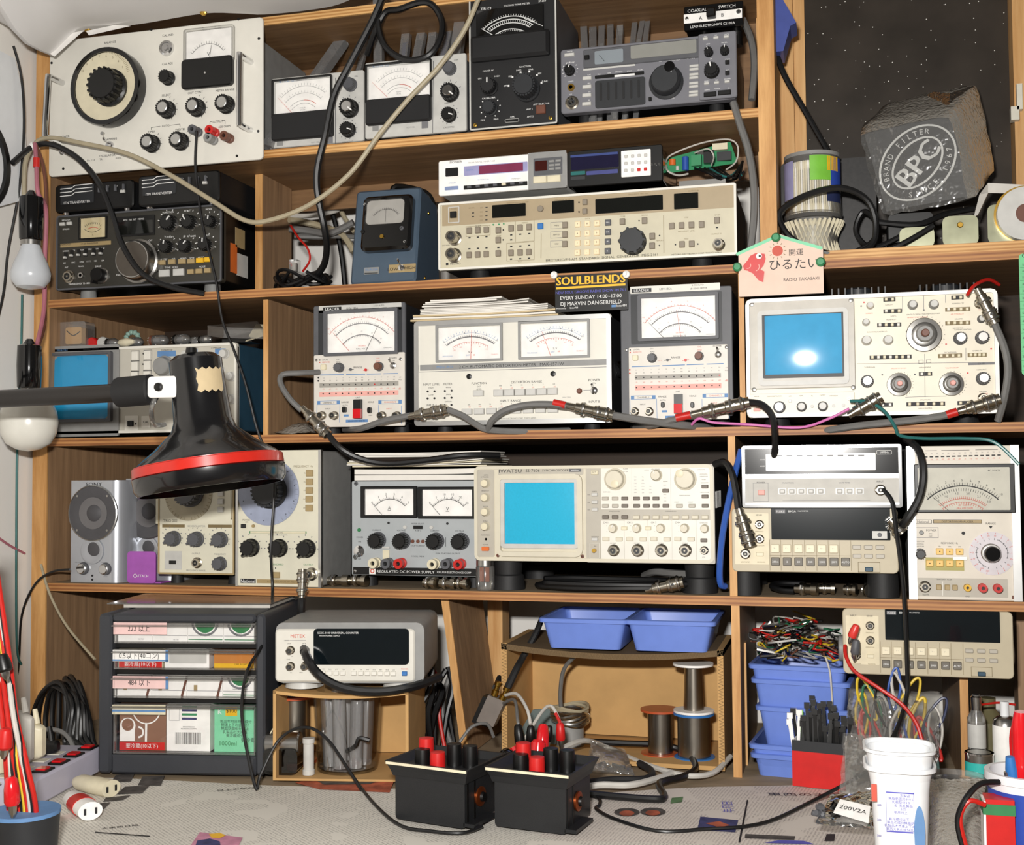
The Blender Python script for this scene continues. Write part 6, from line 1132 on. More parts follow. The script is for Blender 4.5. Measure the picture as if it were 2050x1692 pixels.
for i,(x0,x1) in enumerate(((733,966),(967,1200),(1201,1440),(1441,1680))):
    e=carton('cigarette_packet',['white packet with brown slash behind the label in the third drawer','white packet with brown slash next to the label in the third drawer','white packet with brown slash in the middle of the third drawer','white packet with green disc in the third drawer'][i],x0,563,x1,714,'white');c=(x0+x1)/2;e.line(x0+4,668,x1-4,668,3,'inkgrey')
    if i < 3: e.line(c+85,712,c+118,570,16,'cablebrown');e.bar(c-60,650,24,40,'tan')
    else: e.arc(c-5,565,78,95,265,14,'inkgrey');e.arc(c-5,565,32,95,265,60,'inkgreen');e.txt(c,655,9,'MENTHOL LIGHTS','ink');e.line(x0+6,694,x1-6,694,6,'inkgreen')
    e.done()
e=carton('milk_carton','brown and red carton with a white cup drawing in the bottom drawer',757,760,1066,1080,mt('cbrown','8a6450',.55));e.bar(910,1050,304,52,'red');e.txt(910,1048,24,'要冷蔵(10以下)','inkw',yy=-.0005)
e.bar(810,965,100,100,'white');e.arc(812,912,26,0,360,52,'white');e.arc(812,906,20,0,360,40,'cbrown',-.0005);e.arc(885,955,32,0,180,12,'white',-.0006);e.arc(935,800,92,110,250,8,'white');e.line(935,892,935,1020,14,'white');e.bar(910,780,300,30,'ivory');e.done()
e=carton('milk_carton','white carton with a barcode in the bottom drawer',1072,760,1362,1080,'white')
for i in range(4): e.bar(1222,775+i*28,100,14,('green','photoblue','green','photoblue')[i])
for i in range(26): e.bar(1132+i*6.7,993,1.5+3*rnd.random(),76,'ink')
e.small(1220,915,90,9);e.small(1220,928,120,9);e.txt(1130,785,8,'商品');e.boxl(1122,825,70,90,2,'inkgrey');e.done()
e=carton('milk_carton','mint green carton with a yellow price tag in the bottom drawer',1392,775,1682,1080,'mint');e.bar(1502,806,78,58,'yellow');e.txt(1502,800,26,'$100','ink',yy=-.0005);e.txt(1482,1022,30,'1000ml','inkgreen');e.txt(1425,808,34,'K','inkw')
for i in range(5): e.txt(1528,874+i*24,17,('●製品年月日時の成分','●開運上下の固形分●','無脂肪固形分以上','乳製品の大東西','要冷蔵成分')[i].replace('●','・'),'ink','C')
e.txt(1618,1000,24,'要冷蔵','ink');e.done()
# binder laid on the cabinet
zc=(CAB.mw @ V((0,0,H))).z+.0003;a=lambda x: q32(x,100,-.1).x
g=Grp('ring_binder',(a(1250),-.04,zc),'pale clear-edged document case lying on the charcoal cabinet','binder');g.part(B().box(a(840),a(1725),-.10,.03,zc,zc+.005),'pages','cablewhite');g.part(B().box(a(750),a(1735),-.105,.035,zc+.005,zc+.0065),'cover','clear');g.root.rotation_euler=(0,0,R(10));g.root.location.y -= .01
BEF=set(bpy.data.objects)
# universal counter
d=Dev('universal_counter','pale universal counter with black display in a grey rounded case','counter',z33,(196,308),(1392,282),(1398,736),(214,752),y=-.168,depth=.13,rz=R(12))
mt('mxw','d9d6cc',.45,var=.03);d.face('mxw',.005,bev=.002);B().rrect(d.W/2+.006,d.H/2+.003,d.W+.012,d.H+.010,.010,.004,.15).obj('case','mgrey',d.root,True);d.panel('display_window',(935,440),808,300,'lcd',.002,.005)
d.txt(390,362,30,'METEX','inkred');d.yf=-.002;d.txt(735,326,17,'SCSC-3100 UNIVERSAL COUNTER','inkw');d.txt(665,352,13,'WITH POWER SUPPLY','inkw');d.yf=0
for x,y in ((312,490),(318,625),(440,620)): d.bnc(x,y,72)
d.knob(435,490,72,'black',.014)
for x in (560,616,672,728,784,878,936,992,1048,1104,1160,1214): d.btn(x,668-(x-560)*.006,46,36,'panelwhite');d.small(x,638-(x-560)*.006,32,10)
d.btn(1310,662,46,36,'blue');d.txt(1310,624,13,'POWER','inkred');d.line(285,404,460,398,3,'inkgrey')
for x,y,t in ((318,427,'CH.A'),(445,424,'GATE'),(318,562,'CH.B'),(445,560,'CH.C'),(345,672,'IN'),(430,670,'MAX'),(350,534,'IN')): d.txt(x,y,10,t)
d.txt(295,404,10,'INPUT');z0=d.mw.translation.z
BX=.006   # top face of the small carton
for kx in (.17,.88): B().lathe([(.024,0),(.022,.008),(.016,.012)],(kx*d.W,.028,-.010),(0,0,1),24).obj('foot','lgrey',d.root,True)
d.done();zbox=z0-.0105
def cardbox(name,label,x0,x1,y0,y1,z1,sag,wall=.004,corr=False,back=True):
    g=Grp(name,((x0+x1)/2,(y0+y1)/2,0.002),label,'box');m='card'
    zb=.0045
    g.part(B().box(x0,x0+wall,y0,y1,zb,z1),'side_wall',m);g.part(B().box(x1-wall,x1,y0,y1,zb,z1),'side_wall',m);g.part(B().box(x0+wall,x1-wall,y0,y1,zb,zb+wall*.7),'floor_flap',m)
    if back: g.part(B().box(x0+wall,x1-wall,y1-wall,y1,zb+wall,z1-wall-sag*.2),'back_wall',m)
    rs=[]
    for i in range(13):
        s_=i/12;x=x0+(x1-x0)*s_;z=z1-sag*4*s_*(1-s_);rs.append([(x,y0,z-wall),(x,y1,z1-wall-(z1-z)*.3),(x,y1,z1-(z1-z)*.3),(x,y0,z)])
    g.part(B().loops(rs),'top_flap',m if not corr else 'carddark',True)
    if corr:   # fluted board seen edge-on: two liners and a wavy core along the opening
        def strip(p,q,nrm,nme):
            p,q,nrm=V(p),V(q),V(nrm);n=int((q-p).length/.0022);b=B()
            for i in range(n): c0=p+(q-p)*(i/n);c1=p+(q-p)*((i+1)/n);s0,s1=(0,1) if i % 2 == 0 else (1,0);a_=c0+nrm*(s0*wall*.8+wall*.1);e_=c1+nrm*(s1*wall*.8+wall*.1);b.loops([[a_,a_+nrm*.0006,a_+nrm*.0006+V((0,-.0012,0)),a_+V((0,-.0012,0))],[e_,e_+nrm*.0006,e_+nrm*.0006+V((0,-.0012,0)),e_+V((0,-.0012,0))]])
            g.part(b,nme,'cardflute')
        mt('cardflute','8d7654',.85)
        strip((x0,y0,zb),(x0,y0,z1),(1,0,0),'fluted_edge');strip((x1-wall,y0,zb),(x1-wall,y0,z1),(1,0,0),'fluted_edge')
        for i in range(6): s0,s1=i/6,(i+1)/6;f_=lambda s_: z1-wall-sag*4*s_*(1-s_);strip((x0+(x1-x0)*s0,y0,f_(s0)),(x0+(x1-x0)*s1,y0,f_(s1)),(0,0,1),'fluted_edge')
    return g
x0,x1=q33(196,1400,-.172).x,q33(1372,1100,-.135).x
cardbox('cardboard_box','small open cardboard carton carrying the universal counter',x0,x1,-.12,.03,zbox,.006)
# what lies in the small carton
def spool(name,label,cx,cy,z0,R0,h,rw,fl,mat='solder',tap=1.,gr='solder spools',fh=.003):
    g=Grp(name,(cx,cy,z0),label,'spool',gr);g.part(B().lathe([(R0,0),(R0,fh),(rw,fh+.0002)],(cx,cy,z0),(0,0,1),36),'flange',fl,True);g.part(B().lathe([(R0*.3,h-fh-.0002),(R0*.3,h-fh),(R0,h-fh),(R0,h),(R0*.32,h)],(cx,cy,z0),(0,0,1),36),'flange',fl,True)
    n=22;pr=[]
    for i in range(n): t=fh+(h-2*fh)*i/n;r=rw*(1+(tap-1)*i/n);pr += [(r*.985,t),(r,t+(h-2*fh)/n*.5)]
    g.part(B().lathe(pr+[(rw*tap*.98,h-fh)],(cx,cy,z0),(0,0,1),30),'wire_winding',mat,True);return g
c=q33(570,1030,-.05);spool('solder_spool','orange-topped solder spool inside the small carton',c.x,-.035,.008,.030,.092,.02,mt('orangeclr','b5512c',.35),fh=.004)
c=q33(590,980,-.04);thing('blue_disc',B().lathe([(.024,0),(.026,.002),(.024,.006)],(c.x,-.035,.1003),(0,0,1),28),'inkblue','thin blue disc on the orange-topped spool in the small carton','disc')
g=Grp('cylinder_tin',(q33(440,1450,-.1).x,-.09,.008),'shiny dark tin lying in the small carton','tin');c=q33(300,1320,-.1);c2=q33(565,1320,-.1);g.part(B().lathe([(.014,0),(.016,.002),(.016,c2.x-c.x-.002),(.014,c2.x-c.x)],(c.x,-.088,.045),(1,0,0),24),'lid','steel',True);g.part(B().rrect((c.x+c2.x)/2,.0245,c2.x-c.x,.033,.008,-.06,-.106),'body','smoke',True)
g=Grp('wire_probe',(q33(420,1230,-.09).x,-.09,.06),'black insulated probe bundle on the dark tin in the small carton','probe')
for k,(a,e) in enumerate((((330,1230),(370,1150)),((410,1230),(450,1170)),((370,1100),(500,1180)),((470,1150),(590,1220)))): p_,e_=q33(*a,-.09),q33(*e,-.085);g.part(B().tube([p_,e_],.006,8,1),'sleeve','rubber',True);g.part(B().lathe([(.0055,0),(.0055,.001)],p_+(p_-e_).normalized()*.0006,(p_-e_),10),'sleeve_end','ivory')
b=B();c=q33(670,1430,-.09);thing('glass_fuse',B().lathe([(.008,0),(.008,.006),(.007,.007),(.007,.04),(.008,.041),(.008,.047)],(c.x,-.10,.008),(0,0,1),14),'lgrey','pale ribbed tube standing in the small carton','tube')
g=Grp('plastic_cup',(q33(960,1480,-.09).x,-.065,.008),'large clear plastic tumbler of tubes in the small carton','cup');c=q33(975,1100,-.07);r=(q33(1290,1100,-.07).x-q33(720,1100,-.07).x)/2*.95
g.part(B().lathe([(r*.86,0),(r,.118),(r*.97,.118),(r*.84,.004)],(c.x,-.065,.008),(0,0,1),40,True),'cup_wall','glass',True);g.part(B().lathe([(r*.8,0),(r*.8,.001)],(c.x,-.065,.012),(0,0,1),30),'cup_floor','clear')
for k in range(7): a=k*.9;px,py=c.x+r*.5*cos(a),-.065+r*.5*sin(a);g.part(B().lathe([(.009,.006),(.009,.09+.010*(k % 3)),(.007,.095+.010*(k % 3))],(px,py,.008),(.05*cos(a),.05*sin(a),1),12),'inner_tube','tubeclear',True)
g.part(B().tube([q33(950,1280,-.09),q33(1010,1240,-.1),q33(1040,1180,-.1),q33(1120,1200,-.1)],.003,6),'black_lead','black',True)
pv=V((x0,-.12,0));rm=Matrix.Rotation(R(11),3,'Z')
for o in set(bpy.data.objects)-BEF:
    if o.parent is None and 'counter' not in o.name: o.location=pv+rm @ (o.location-pv)+V((0,-.052,0));o.rotation_euler.z += R(11)
# large corrugated box with blue trays
x0,x1=q35(90,700,.012).x,q35(1782,900,.012).x;zt2=(q35(100,425,.012).z+q35(1780,445,.012).z)/2
cardbox('cardboard_box','wide open corrugated box holding solder spools under the blue trays',x0,x1,.012,.165,zt2,.010,.008,corr=True)
def bin_(name,label,x,y,z,w,dpt,h,rz=0.,flare=.84,gr=None,mat='binblue',rim=.006):
    """open tapered tray; x,y: left front rim corner; faces -Y turned by rz"""
    root=empty(name,(x,y,z),label,'tray',(0,0,rz),gr);t=.002;i=w*(1-flare)/2
    def ring(o,zz,k=0.): return [(o+k,o*.8+k,zz),(w-o-k,o*.8+k,zz),(w-o-k,dpt-o*.8-k,zz),(o+k,dpt-o*.8-k,zz)]
    def rr(o,zz,k=0.):
        c=[];p=ring(o,zz,k);r=.008
        for a,(px,py,pz) in zip((180,270,0,90),p):
            sx=1 if px < w/2 else -1;sy=1 if py < dpt/2 else -1
            for q in range(4): an=R(a+30*q);c.append((px+sx*r+r*cos(an),py+sy*r+r*sin(an),pz))
        return c
    B().loops([rr(i,0),rr(rim*.6,h-.001),rr(rim*.6,h-.001,t),rr(i,t,t)],True,True).obj('tray_body',mat,root,True,50)
    B().loops([rr(rim*.6,h-.006),rr(0,h-.006),rr(-.0005,h-.001),rr(.001,h),rr(rim*.6+t,h),rr(rim*.6+t,h-.003)],False,False).obj('rim',mat,root,True,50);return root
for xa,xb,ya,l in ((370,1050,215,'blue plastic tray on the corrugated box, nearer the slanting board'),(1022,1715,230,'blue plastic tray on the corrugated box, nearer the upright')):
    a,e=q35(xa,ya,-.004),q35(xb,ya,-.004);w=e.x-a.x;bin_('plastic_tray',l,a.x,-.004,zt2+.0006-.004,w,.15,a.z-zt2+.003,0,.79,'blue plastic trays')
zf=.0085
for nm,l,xc,yb,hw,hh,rw,fl,Y,z0,tap in (('solder_spool','solder spool with brown-orange flanges beside the blue-flanged one',1298,1245,142,330,92,'orangeclr',.07,zf,1.),('solder_spool','fat solder spool with blue flanges against the box side',1588,1300,148,328,120,'blue',.06,zf,1.)):
    c=q35(xc,1100,Y);m=.00068*.26341/.26341*.26341;s_=(CAM.y*-1+Y)/F*.26341*1.035;spool(nm,l,c.x-(.006 if fl == 'blue' else 0),Y,z0,hw*s_,hh*s_,rw*s_,fl)
    if fl == 'blue': zz=z0+hh*s_;spool('solder_spool','slender solder spool with white flanges standing on the blue one',c.x-.006,Y,zz+.0005,146*s_,352*s_,74*s_,'white',tap=.86)
g=Grp('wire_roll',(q35(600,1200,.08).x,.09,zf),'ragged coil of grey metal wire in the corrugated box','wire coil')
c=q35(600,1000,.08)
for k in range(7): g.part(B().tube([(c.x+.026*cos(a)*(1+.05*sin(3*a+k)),.09+.026*sin(a),zf+.035+k*.0035+.003*sin(2*a+k)) for a in [i*pi/6 for i in range(13)]],.0025,6,2),'strand','cablebeige' if k > 4 else 'steel',True)
g.part(B().lathe([(.02,0),(.02,.035)],(c.x,.09,zf),(0,0,1),20),'core','mgrey',True)
g=Grp('sheet_metal',(q35(350,1150,.05).x,.06,zf),'grey green folded plate leaning inside the corrugated box','plate');p=[q35(190,1150,.06),q35(330,915,.1),q35(470,905,.1),q35(520,1080,.08),q35(500,1180,.06)];g.part(B().loops([p,[v_+V((0,.003,0)) for v_ in p]]),'plate',mt('slategrn','6a7674',.6))
# twin battery boxes
def bat(label,FL,FR,hpx,side,y_=0.):
    """FL, FR: bottom front corners in z34 px"""
    a,e=t34(*FL,.005),t34(*FR,.005);w=(e-a).length;rz=math.atan2(e.y-a.y,e.x-a.x);root=empty('battery_box',a,label,'battery box',(0,0,rz),'black battery boxes');h=hpx;d_=side
    pb=mt('plasblk','1d1e20',.42,bump=.08,bscale=900);B().rrect(w/2,h*.43,w,h*.86,.004,d_,0).obj('box_body',pb,root,True)
    ov=.009;B().loops([[(-.002,-.002,h*.74),(w+.002,-.002,h*.74),(w+.002,d_+.002,h*.74),(-.002,d_+.002,h*.74)],[(-.004,-.004,h*.84),(w+.004,-.004,h*.84),(w+.004,d_+.004,h*.84),(-.004,d_+.004,h*.84)],[(-ov,-ov,h),(w+ov,-ov,h),(w+ov,d_+ov,h),(-ov,d_+ov,h)],[(-ov+.003,-ov+.003,h),(w+ov-.003,-ov+.003,h),(w+ov-.003,d_+ov-.003,h),(-ov+.003,d_+ov-.003,h)],[(0,0,h*.88),(w,0,h*.88),(w,d_,h*.88),(0,d_,h*.88)]],False,True).obj('flared_tray',pb,root)
    B().box(-ov+.002,w+ov-.002,-ov-.0006,-ov+.001,h-.0035,h-.0005).obj('rim_stripe','ivory',root)
    for x in (w*.5,): B().box(w-.004,w+.0008,.004,.008,.004,h*.72).obj('side_rib','black',root);B().box(w-.004,w+.0008,.02,.024,.004,h*.72).obj('side_rib','black',root)
    B().lathe([(.011,0),(.011,.002),(.008,.003)],(w+.0008,d_*.45,h*.42),(1,0,0),20).obj('side_terminal','copper',root,True);B().lathe([(.006,.002),(.005,.006)],(w+.0008,d_*.45,h*.42),(1,0,0),14).obj('terminal_core','black',root,True)
    B().box(w-.002,w+.012,.0,d_*.7,0.002,.006).obj('base_flange',pb,root)
    for i,(fx,fy,m,hh) in enumerate(((.28,.35,'red',.030),(.30,.2,'black',.02),(.56,.12,'red',.02),(.62,.5,'black',.024),(.85,.5,'black',.024))): B().lathe([(.009,0),(.009,hh*.7),(.0085,hh),(.004,hh+.001)],(fx*w,fy*d_,h*.88),(0,0,1),16).obj('terminal_cap' if m == 'red' else 'terminal',m,root,True)
    return root,w,h,d_
b1=bat('black battery box with two red terminal caps nearer the small carton',(178,1510),(655,1582),.067,.075);b2=bat('black battery box bristling with red clip leads beside the newspaper',(862,1560),(1352,1622),.067,.075)
def croc(label,a,e,mat,r=.0055,name='crocodile_clip'):
    """insulated clip from handle end a to jaw end e (room points)"""
    a,e=V(a),V(e);l=(e-a).length;g=Grp(name,a,label,'clip','crocodile clips');ax=e-a
    g.part(B().lathe([(r*.5,0),(r*.8,l*.06),(r,l*.3),(r*1.05,l*.6),(r*.8,l*.68)],a,ax,12),'boot',mat,True);g.part(B().lathe([(r*.6,l*.66),(r*.5,l*.85),(r*.2,l)],a,ax,8),'jaw','steel',True)
def zq(x,y,Y): return q34(x,y,Y)
croc('long red crocodile clip hanging over the battery box rim',zq(1195,860,-.10),zq(1185,1110,-.115),'redgloss',.008);croc('red banana plug standing in the battery box corner',zq(1312,850,-.085),zq(1316,1030,-.085),'red',.006,'banana_plug');croc('black crocodile clip among the battery box leads',zq(1020,860,-.085),zq(1045,1070,-.09),'black',.0065);croc('black banana plug in the middle of the battery box',zq(1110,870,-.085),zq(1108,1030,-.085),'black',.006,'banana_plug');croc('black banana plug right behind the long red clip',zq(1240,870,-.07),zq(1225,1030,-.07),'black',.005,'banana_plug')
thing('red_terminal_knob',B().lathe([(.009,0),(.010,.004),(.010,.03),(.007,.034)],zq(1150,1160,-.125),(0,.35,1),18),'redgloss','red screw cap on the front rim of the lead-filled battery box','terminal cap');thing('black_ball_plug',B().lathe([(.004,-.012),(.010,-.006),(.011,0),(.008,.007),(.003,.010)],zq(938,1085,-.115),(-.4,-1,.2),18),'blackgloss','round black plug on the rim between the battery boxes','plug');thing('red_clip_boot',B().tube([zq(985,1015,-.1),zq(1010,1060,-.1),zq(1030,1075,-.1)],.005,8),'redgloss','short red boot beside the round black plug','clip')
# black tweezers-like probe leaning in front
g=Grp('test_probe',t34(790,1660,.006),'long black test probe leaning between the battery boxes','probe');g.part(B().tube([zq(780,1640,-.19),zq(830,1500,-.18),zq(920,1330,-.165),zq(1010,1215,-.15)],.007,10,4,.6),'body','rubber',True);g.part(B().tube([zq(1010,1215,-.15),zq(1060,1170,-.14),zq(1120,1140,-.13)],.003,6,4),'lead','black',True);g.part(B().tube([zq(900,1330,-.165),zq(925,1200,-.14),zq(938,1100,-.12)],.0045,6,3),'second_lead','black',True)
# small radio hub with two whip aerials
g=Grp('radio_module',q34(780,870,.0),'grey metal module with two gold aerial sockets behind the battery boxes','radio module');c0,c1,c2,c3=q34(735,840,-.01),q34(850,880,-.01),q34(930,705,-.01),q34(815,660,-.01);pr=[c0,c1,c2,c3];g.part(B().loops([pr,[p_+V((.0,.02,.0)) for p_ in pr]]),'housing',mt('warmgrey','7a716a',.5));g.part(B().loops([[p_+V((-.008,.002,-.002)) for p_ in pr],[p_+V((-.008,.022,-.002)) for p_ in pr]]),'base','black')
for (sx,sy),pts in (((870,625),[(870,610),(880,580),(893,540)]),((925,660),[(940,630),(1010,480),(1060,390),(1150,220),(1190,120)])):
    s_=q34(sx,sy,-.005);ax=(q34(*pts[1],-.005)-q34(*pts[0],-.005));g.part(B().lathe([(.005,-.008),(.005,0),(.0035,.001),(.0035,.006),(.005,.007),(.005,.012)],s_,ax,12),'gold_socket','brass',True);g.part(B().tube([q34(*p_,-.005+.02*i) for i,p_ in enumerate(pts)],.0055,8,4,.75),'aerial','rubber',True)
# zip bag of bright parts in front of the box
def bag(name,label,corners,Y,bul,mat='bag',z0=None,seed=1,cat='plastic bag'):
    """pillow of film through four photo corners on plane Y (front), bulging"""
    r_=random.Random(seed);c=[at(x,y,Y_) for (x,y),Y_ in zip(corners,Y if isinstance(Y,(list,tuple)) else [Y]*4)];n=10;b=B()
    def srf(sgn): return [(c[0]*(1-i/n)+c[1]*(i/n))*(1-j/n)+(c[3]*(1-i/n)+c[2]*(i/n))*(j/n)+V((r_.uniform(-1,1)*.0012,sgn*bul*(sin(pi*i/n)*sin(pi*j/n))**.5+r_.uniform(-1,1)*.002,r_.uniform(-1,1)*.0012)) for j in range(n+1) for i in range(n+1)]
    fs=[(j*(n+1)+i,j*(n+1)+i+1,(j+1)*(n+1)+i+1,(j+1)*(n+1)+i) for j in range(n) for i in range(n)];g=Grp(name,(c[3]+c[2])/2,label,cat);b.add(srf(-1),fs);b.add(srf(1),fs);g.part(b,'film',mat,True,ang=80);return g
g=bag('parts_bag','shiny clear bag of small parts lying in front of the corrugated box',[(1184,1484),(1250,1500),(1270,1552),(1172,1550)],(.01,.01,-.02,-.02),.012)
for k in range(12): c=at(1190+rnd.random()*70,1530+rnd.random()*18,-.01+rnd.random()*.01);g.part(B().lathe([(.002,0),(.002,.012)],c,(rnd.uniform(-1,1),rnd.uniform(-1,1),.2),6),'metal_part','chrome',True)
c=t35(700,1360,.004);thing('yellow_tag',B().box(c.x-.008,c.x+.008,c.y-.004,c.y+.02,.0005,.012),'yellow','yellow wrapper corner beside the lead-filled battery box','wrapper')
# blue bins stacked by the upright
R5=R(-7)
for l,lx,py,h,z_ in (('open blue bin overflowing with coloured wire terminals',1497,1329,.058,None),('blue bin second in the stack, under the wire-filled one',1502,1358,.060,None),('blue bin in the middle of the stack behind the cable ties',1511,1413,.055,None),('blue bin fourth in the stack, its rim sticking out',1498,1489,.05,None),('lowest blue bin standing on the bench',1501,1508,0,.0005)):
    YB=.022 if py < 1450 else .012;p=at(lx,py,YB);z0=p.z-h if z_ is None else z_;bin_('storage_bin',l,p.x,YB,z0,.128,.16,p.z-z0,R(-6),.80,'blue storage bins')
# loose terminals and wires in the top bin
rr=random.Random(11);p=at(1497,1329,.022);st=empty('loose_wires',(p.x+.06,.08,p.z-.03),'heap of coloured wires and crimp terminals in the top blue bin','wires');st['kind']='stuff';zt3=p.z
for m in ('cablered','cablewhite','cableblack','cablegreen','cableyellow','cablebrown','steel','cablegrey'):
    b=B()
    for k in range(16):
        c=V((.012+rr.random()*.11,.012+rr.random()*.13-.07,.0));c.z=rr.random()*.045*(1-abs(c.x-.06)/.12);pts=[c+V((rr.uniform(-.02,.02),rr.uniform(-.02,.02),rr.uniform(0,.014))) for _ in range(4)]
        b.tube([V((q_.x-.06,q_.y+.02,max(q_.z+.028,.004))) for q_ in pts],.0012 if m != 'steel' else .0022,5,3)
    b.obj('strands',m,st,True)
# second bench multimeter
d=Dev('multimeter','beige bench multimeter with red clip lead above the wire bag','multimeter',z36,(780,150),(1965,140),(1982,606),(795,606),y=-.004,depth=.2)
X2=lambda x,y: (780+(x-88)*1.052+(y-535)*.03,150+(y-535)*1.066-(x-88)*.006)
dmm(d,X2,'');d.done();DM2=d
croc('red clip plugged into the lower beige multimeter',q36(888,245,-.03),q36(832,380,-.03),mt('redor','d83a34',.35),.0055);croc('black clip plugged into the lower beige multimeter',q36(885,350,-.03),q36(868,500,-.03),'dgrey',.0055)
# red carton full of cable ties
p=[t37(440,775,.0035),t37(808,815,.0035)];w=(p[1]-p[0]).length;rz=math.atan2(p[1].y-p[0].y,p[1].x-p[0].x);hb=.057
root=empty('tie_box',p[0],'red and black topped carton holding cable ties','box',(0,0,rz));B().box(0,w,0,.002,0,hb*.77).obj('front_panel','red',root);B().box(0,w,0.0002,.0022,hb*.77,hb).obj('black_band','charcoal',root);B().box(0,.002,.002,.05,0,hb).obj('side_panel','white',root);B().box(w-.002,w,.002,.05,0,hb).obj('side_panel','white',root);B().box(0,w,.05,.052,0,hb).obj('back_panel','white',root);B().box(.002,w-.002,.002,.05,0,.002).obj('floor_panel','white',root)
mwb=Matrix.Translation(p[0]) @ Matrix.Rotation(rz,4,'Z');mt('lime','7ac040',.4)
for k in range(40):
    m='black' if k < 33 else ('lime' if k < 35 else 'white');fx=.06+.88*((k*7) % 33)/33 if k < 33 else (.14+.05*(k-33) if k < 35 else .03+.012*(k-35));a=mwb @ V((fx*w,.008+.036*rnd.random(),.003));hh=hb+.008+.034*rnd.random()*(1 if k < 33 else .6);ln=V((rnd.uniform(-.011,.011),rnd.uniform(-.01,.004),hh))
    g=Grp('cable_tie',a,{'black': 'black cable tie standing in the red carton','lime': 'green cable tie standing in the red carton','white': 'white cable tie at the corner of the red carton'}[m],'cable tie',m+' cable ties in the carton')
    e=a+ln;g.part(B().loops([[a+V((-.002,0,0)),a+V((.002,0,0)),a+V((.002,.001,0)),a+V((-.002,.001,0))],[e+V((-.002,0,0)),e+V((.002,0,0)),e+V((.002,.001,0)),e+V((-.002,.001,0))]]),'strap',m);g.part(B().box(e.x-.0035,e.x+.0035,e.y-.002,e.y+.003,e.z-.002,e.z+.005),'head',m)
# big clear bag of wire bundles
g=bag('wire_bag','big clear bag stuffed with coloured wire bundles under the beige multimeter',[(1700,1380),(1880,1385),(1880,1560),(1690,1545)],(.0,.0,-.04,-.05),.022,seed=5)
rr=random.Random(21)
for k,(x,y,m) in enumerate([(1735,1400,'cableyellow'),(1745,1415,'cablegreen'),(1725,1430,'cableyellow'),(1790,1380,'cableblue'),(1800,1390,'cablewhite'),(1820,1400,'cableyellow'),(1730,1460,'cablered'),(1745,1470,'cablered'),(1815,1460,'cablered'),(1825,1470,'cableblue'),(1835,1440,'cableyellow'),(1800,1450,'cablewhite'),(1780,1470,'cablegrey'),(1870,1440,'navy'),(1872,1460,'cablewhite'),(1860,1480,'cablered'),(1760,1440,'cablegrey'),(1770,1420,'cableblack'),(1840,1480,'cablebrown'),(1805,1490,'cableblue')]):
    c=at(x,y,-.01);u_=V((rr.uniform(-.012,.012),0,.024));s_=V((.007+.004*rr.random(),0,0));g.part(B().tube([c-u_-s_*.4,c-s_+V((0,-.004*rr.random(),0)),c+u_-s_*.3,c+u_+s_*.5,c+s_,c-u_+s_*.4,c-u_-s_*.2],.0014+.0008*rr.random(),6,4),'wire_bundle',m,True)
# tub and neighbours at the bench corner
def rsq(cx,cy,z,a,r,n=6):
    o=[]
    for qx,qy,a0 in ((1,1,0),(-1,1,90),(-1,-1,180),(1,-1,270)):
        for k in range(n+1): t=R(a0+90*k/n);o.append((cx+qx*(a-r)+r*cos(t),cy+qy*(a-r)+r*sin(t),z))
    return o
YC=-.40;c=q37(1186,540,YC);m_=(1.6+YC)/F*.2878*1.04;a0=222*m_;cx,cy,zr=c.x,YC+a0*.6,c.z+.002
g=Grp('plastic_tub',(cx,cy,.0012),'pair of nested white plastic tubs at the front of the bench','tub')
def tub(zt_,nm): rs=[rsq(cx,cy,zt_-.125 if False else .0015,a0*.66,.012),rsq(cx,cy,zt_-.022,a0*.80,.016),rsq(cx,cy,zt_-.005,a0*.86,.018),rsq(cx,cy,zt_-.004,a0,.022),rsq(cx,cy,zt_,a0,.022),rsq(cx,cy,zt_,a0*.93,.02),rsq(cx,cy,zt_-.02,a0*.78,.016),rsq(cx,cy,zt_-.03,a0*.76,.015)];g.part(B().loops(rs),nm,'milk',True,ang=40)
tub(zr-.016,'outer_tub');rs=[rsq(cx,cy,zr-.02,a0*.80,.016),rsq(cx,cy,zr-.004,a0*.86,.018),rsq(cx,cy,zr-.003,a0,.022),rsq(cx,cy,zr,a0,.022),rsq(cx,cy,zr,a0*.93,.02),rsq(cx,cy,zr-.07,a0*.68,.014),rsq(cx,cy,zr-.072,a0*.66,.014)];g.part(B().loops(rs,False),'inner_tub','milk',True,ang=40)
# print on the tub's front wall
e=Dev.__new__(Dev);e.pr={};e.yf=0;e.root=g.root;e.mm=m_;yv=lambda zz: cy-a0*(.66+.14*(zz-.0015)/(zr-.038-.0015))-.0005-g.loc.y
def tubp(x,y): p_=q37(x,y,cy-a0*.74);return p_
def ttxt(x,y,h,t,m='inkpurple'):
    vs,fs,_=text_xy(t,h*m_);p_=tubp(x,y);b=B();b.add([(p_.x+u,yv(p_.z+v)+g.loc.y,p_.z+v) for u,v in vs],fs);g.part(b,'printed_lettering',m)
for i in range(11): ttxt(1186,840+i*24,15,['●種類別発酵乳製品','●無脂肪固形分9.5','●乳脂肪分3.0','●原材料名生乳乳製品','●内容量500','●賞味年月日上部に','記載','●要冷蔵10以下保存','●製品の成分無脂肪','乳製品大西東上下の','東西大名の成分品'][i].replace('●','・'))
b=B()
for (xa,ya,xb,yb) in ((1090,820,1285,823),(1095,1095,1280,1098),(1090,820,1094,1098),(1281,820,1285,1098)): p_,q_=tubp(xa,ya),tubp(xb,yb);b.quad((p_.x,yv(p_.z)+g.loc.y,p_.z),(q_.x,yv(p_.z)+g.loc.y,p_.z),(q_.x,yv(q_.z)+g.loc.y,q_.z),(p_.x,yv(q_.z)+g.loc.y,q_.z))
g.part(b,'print_border','inkpurple')
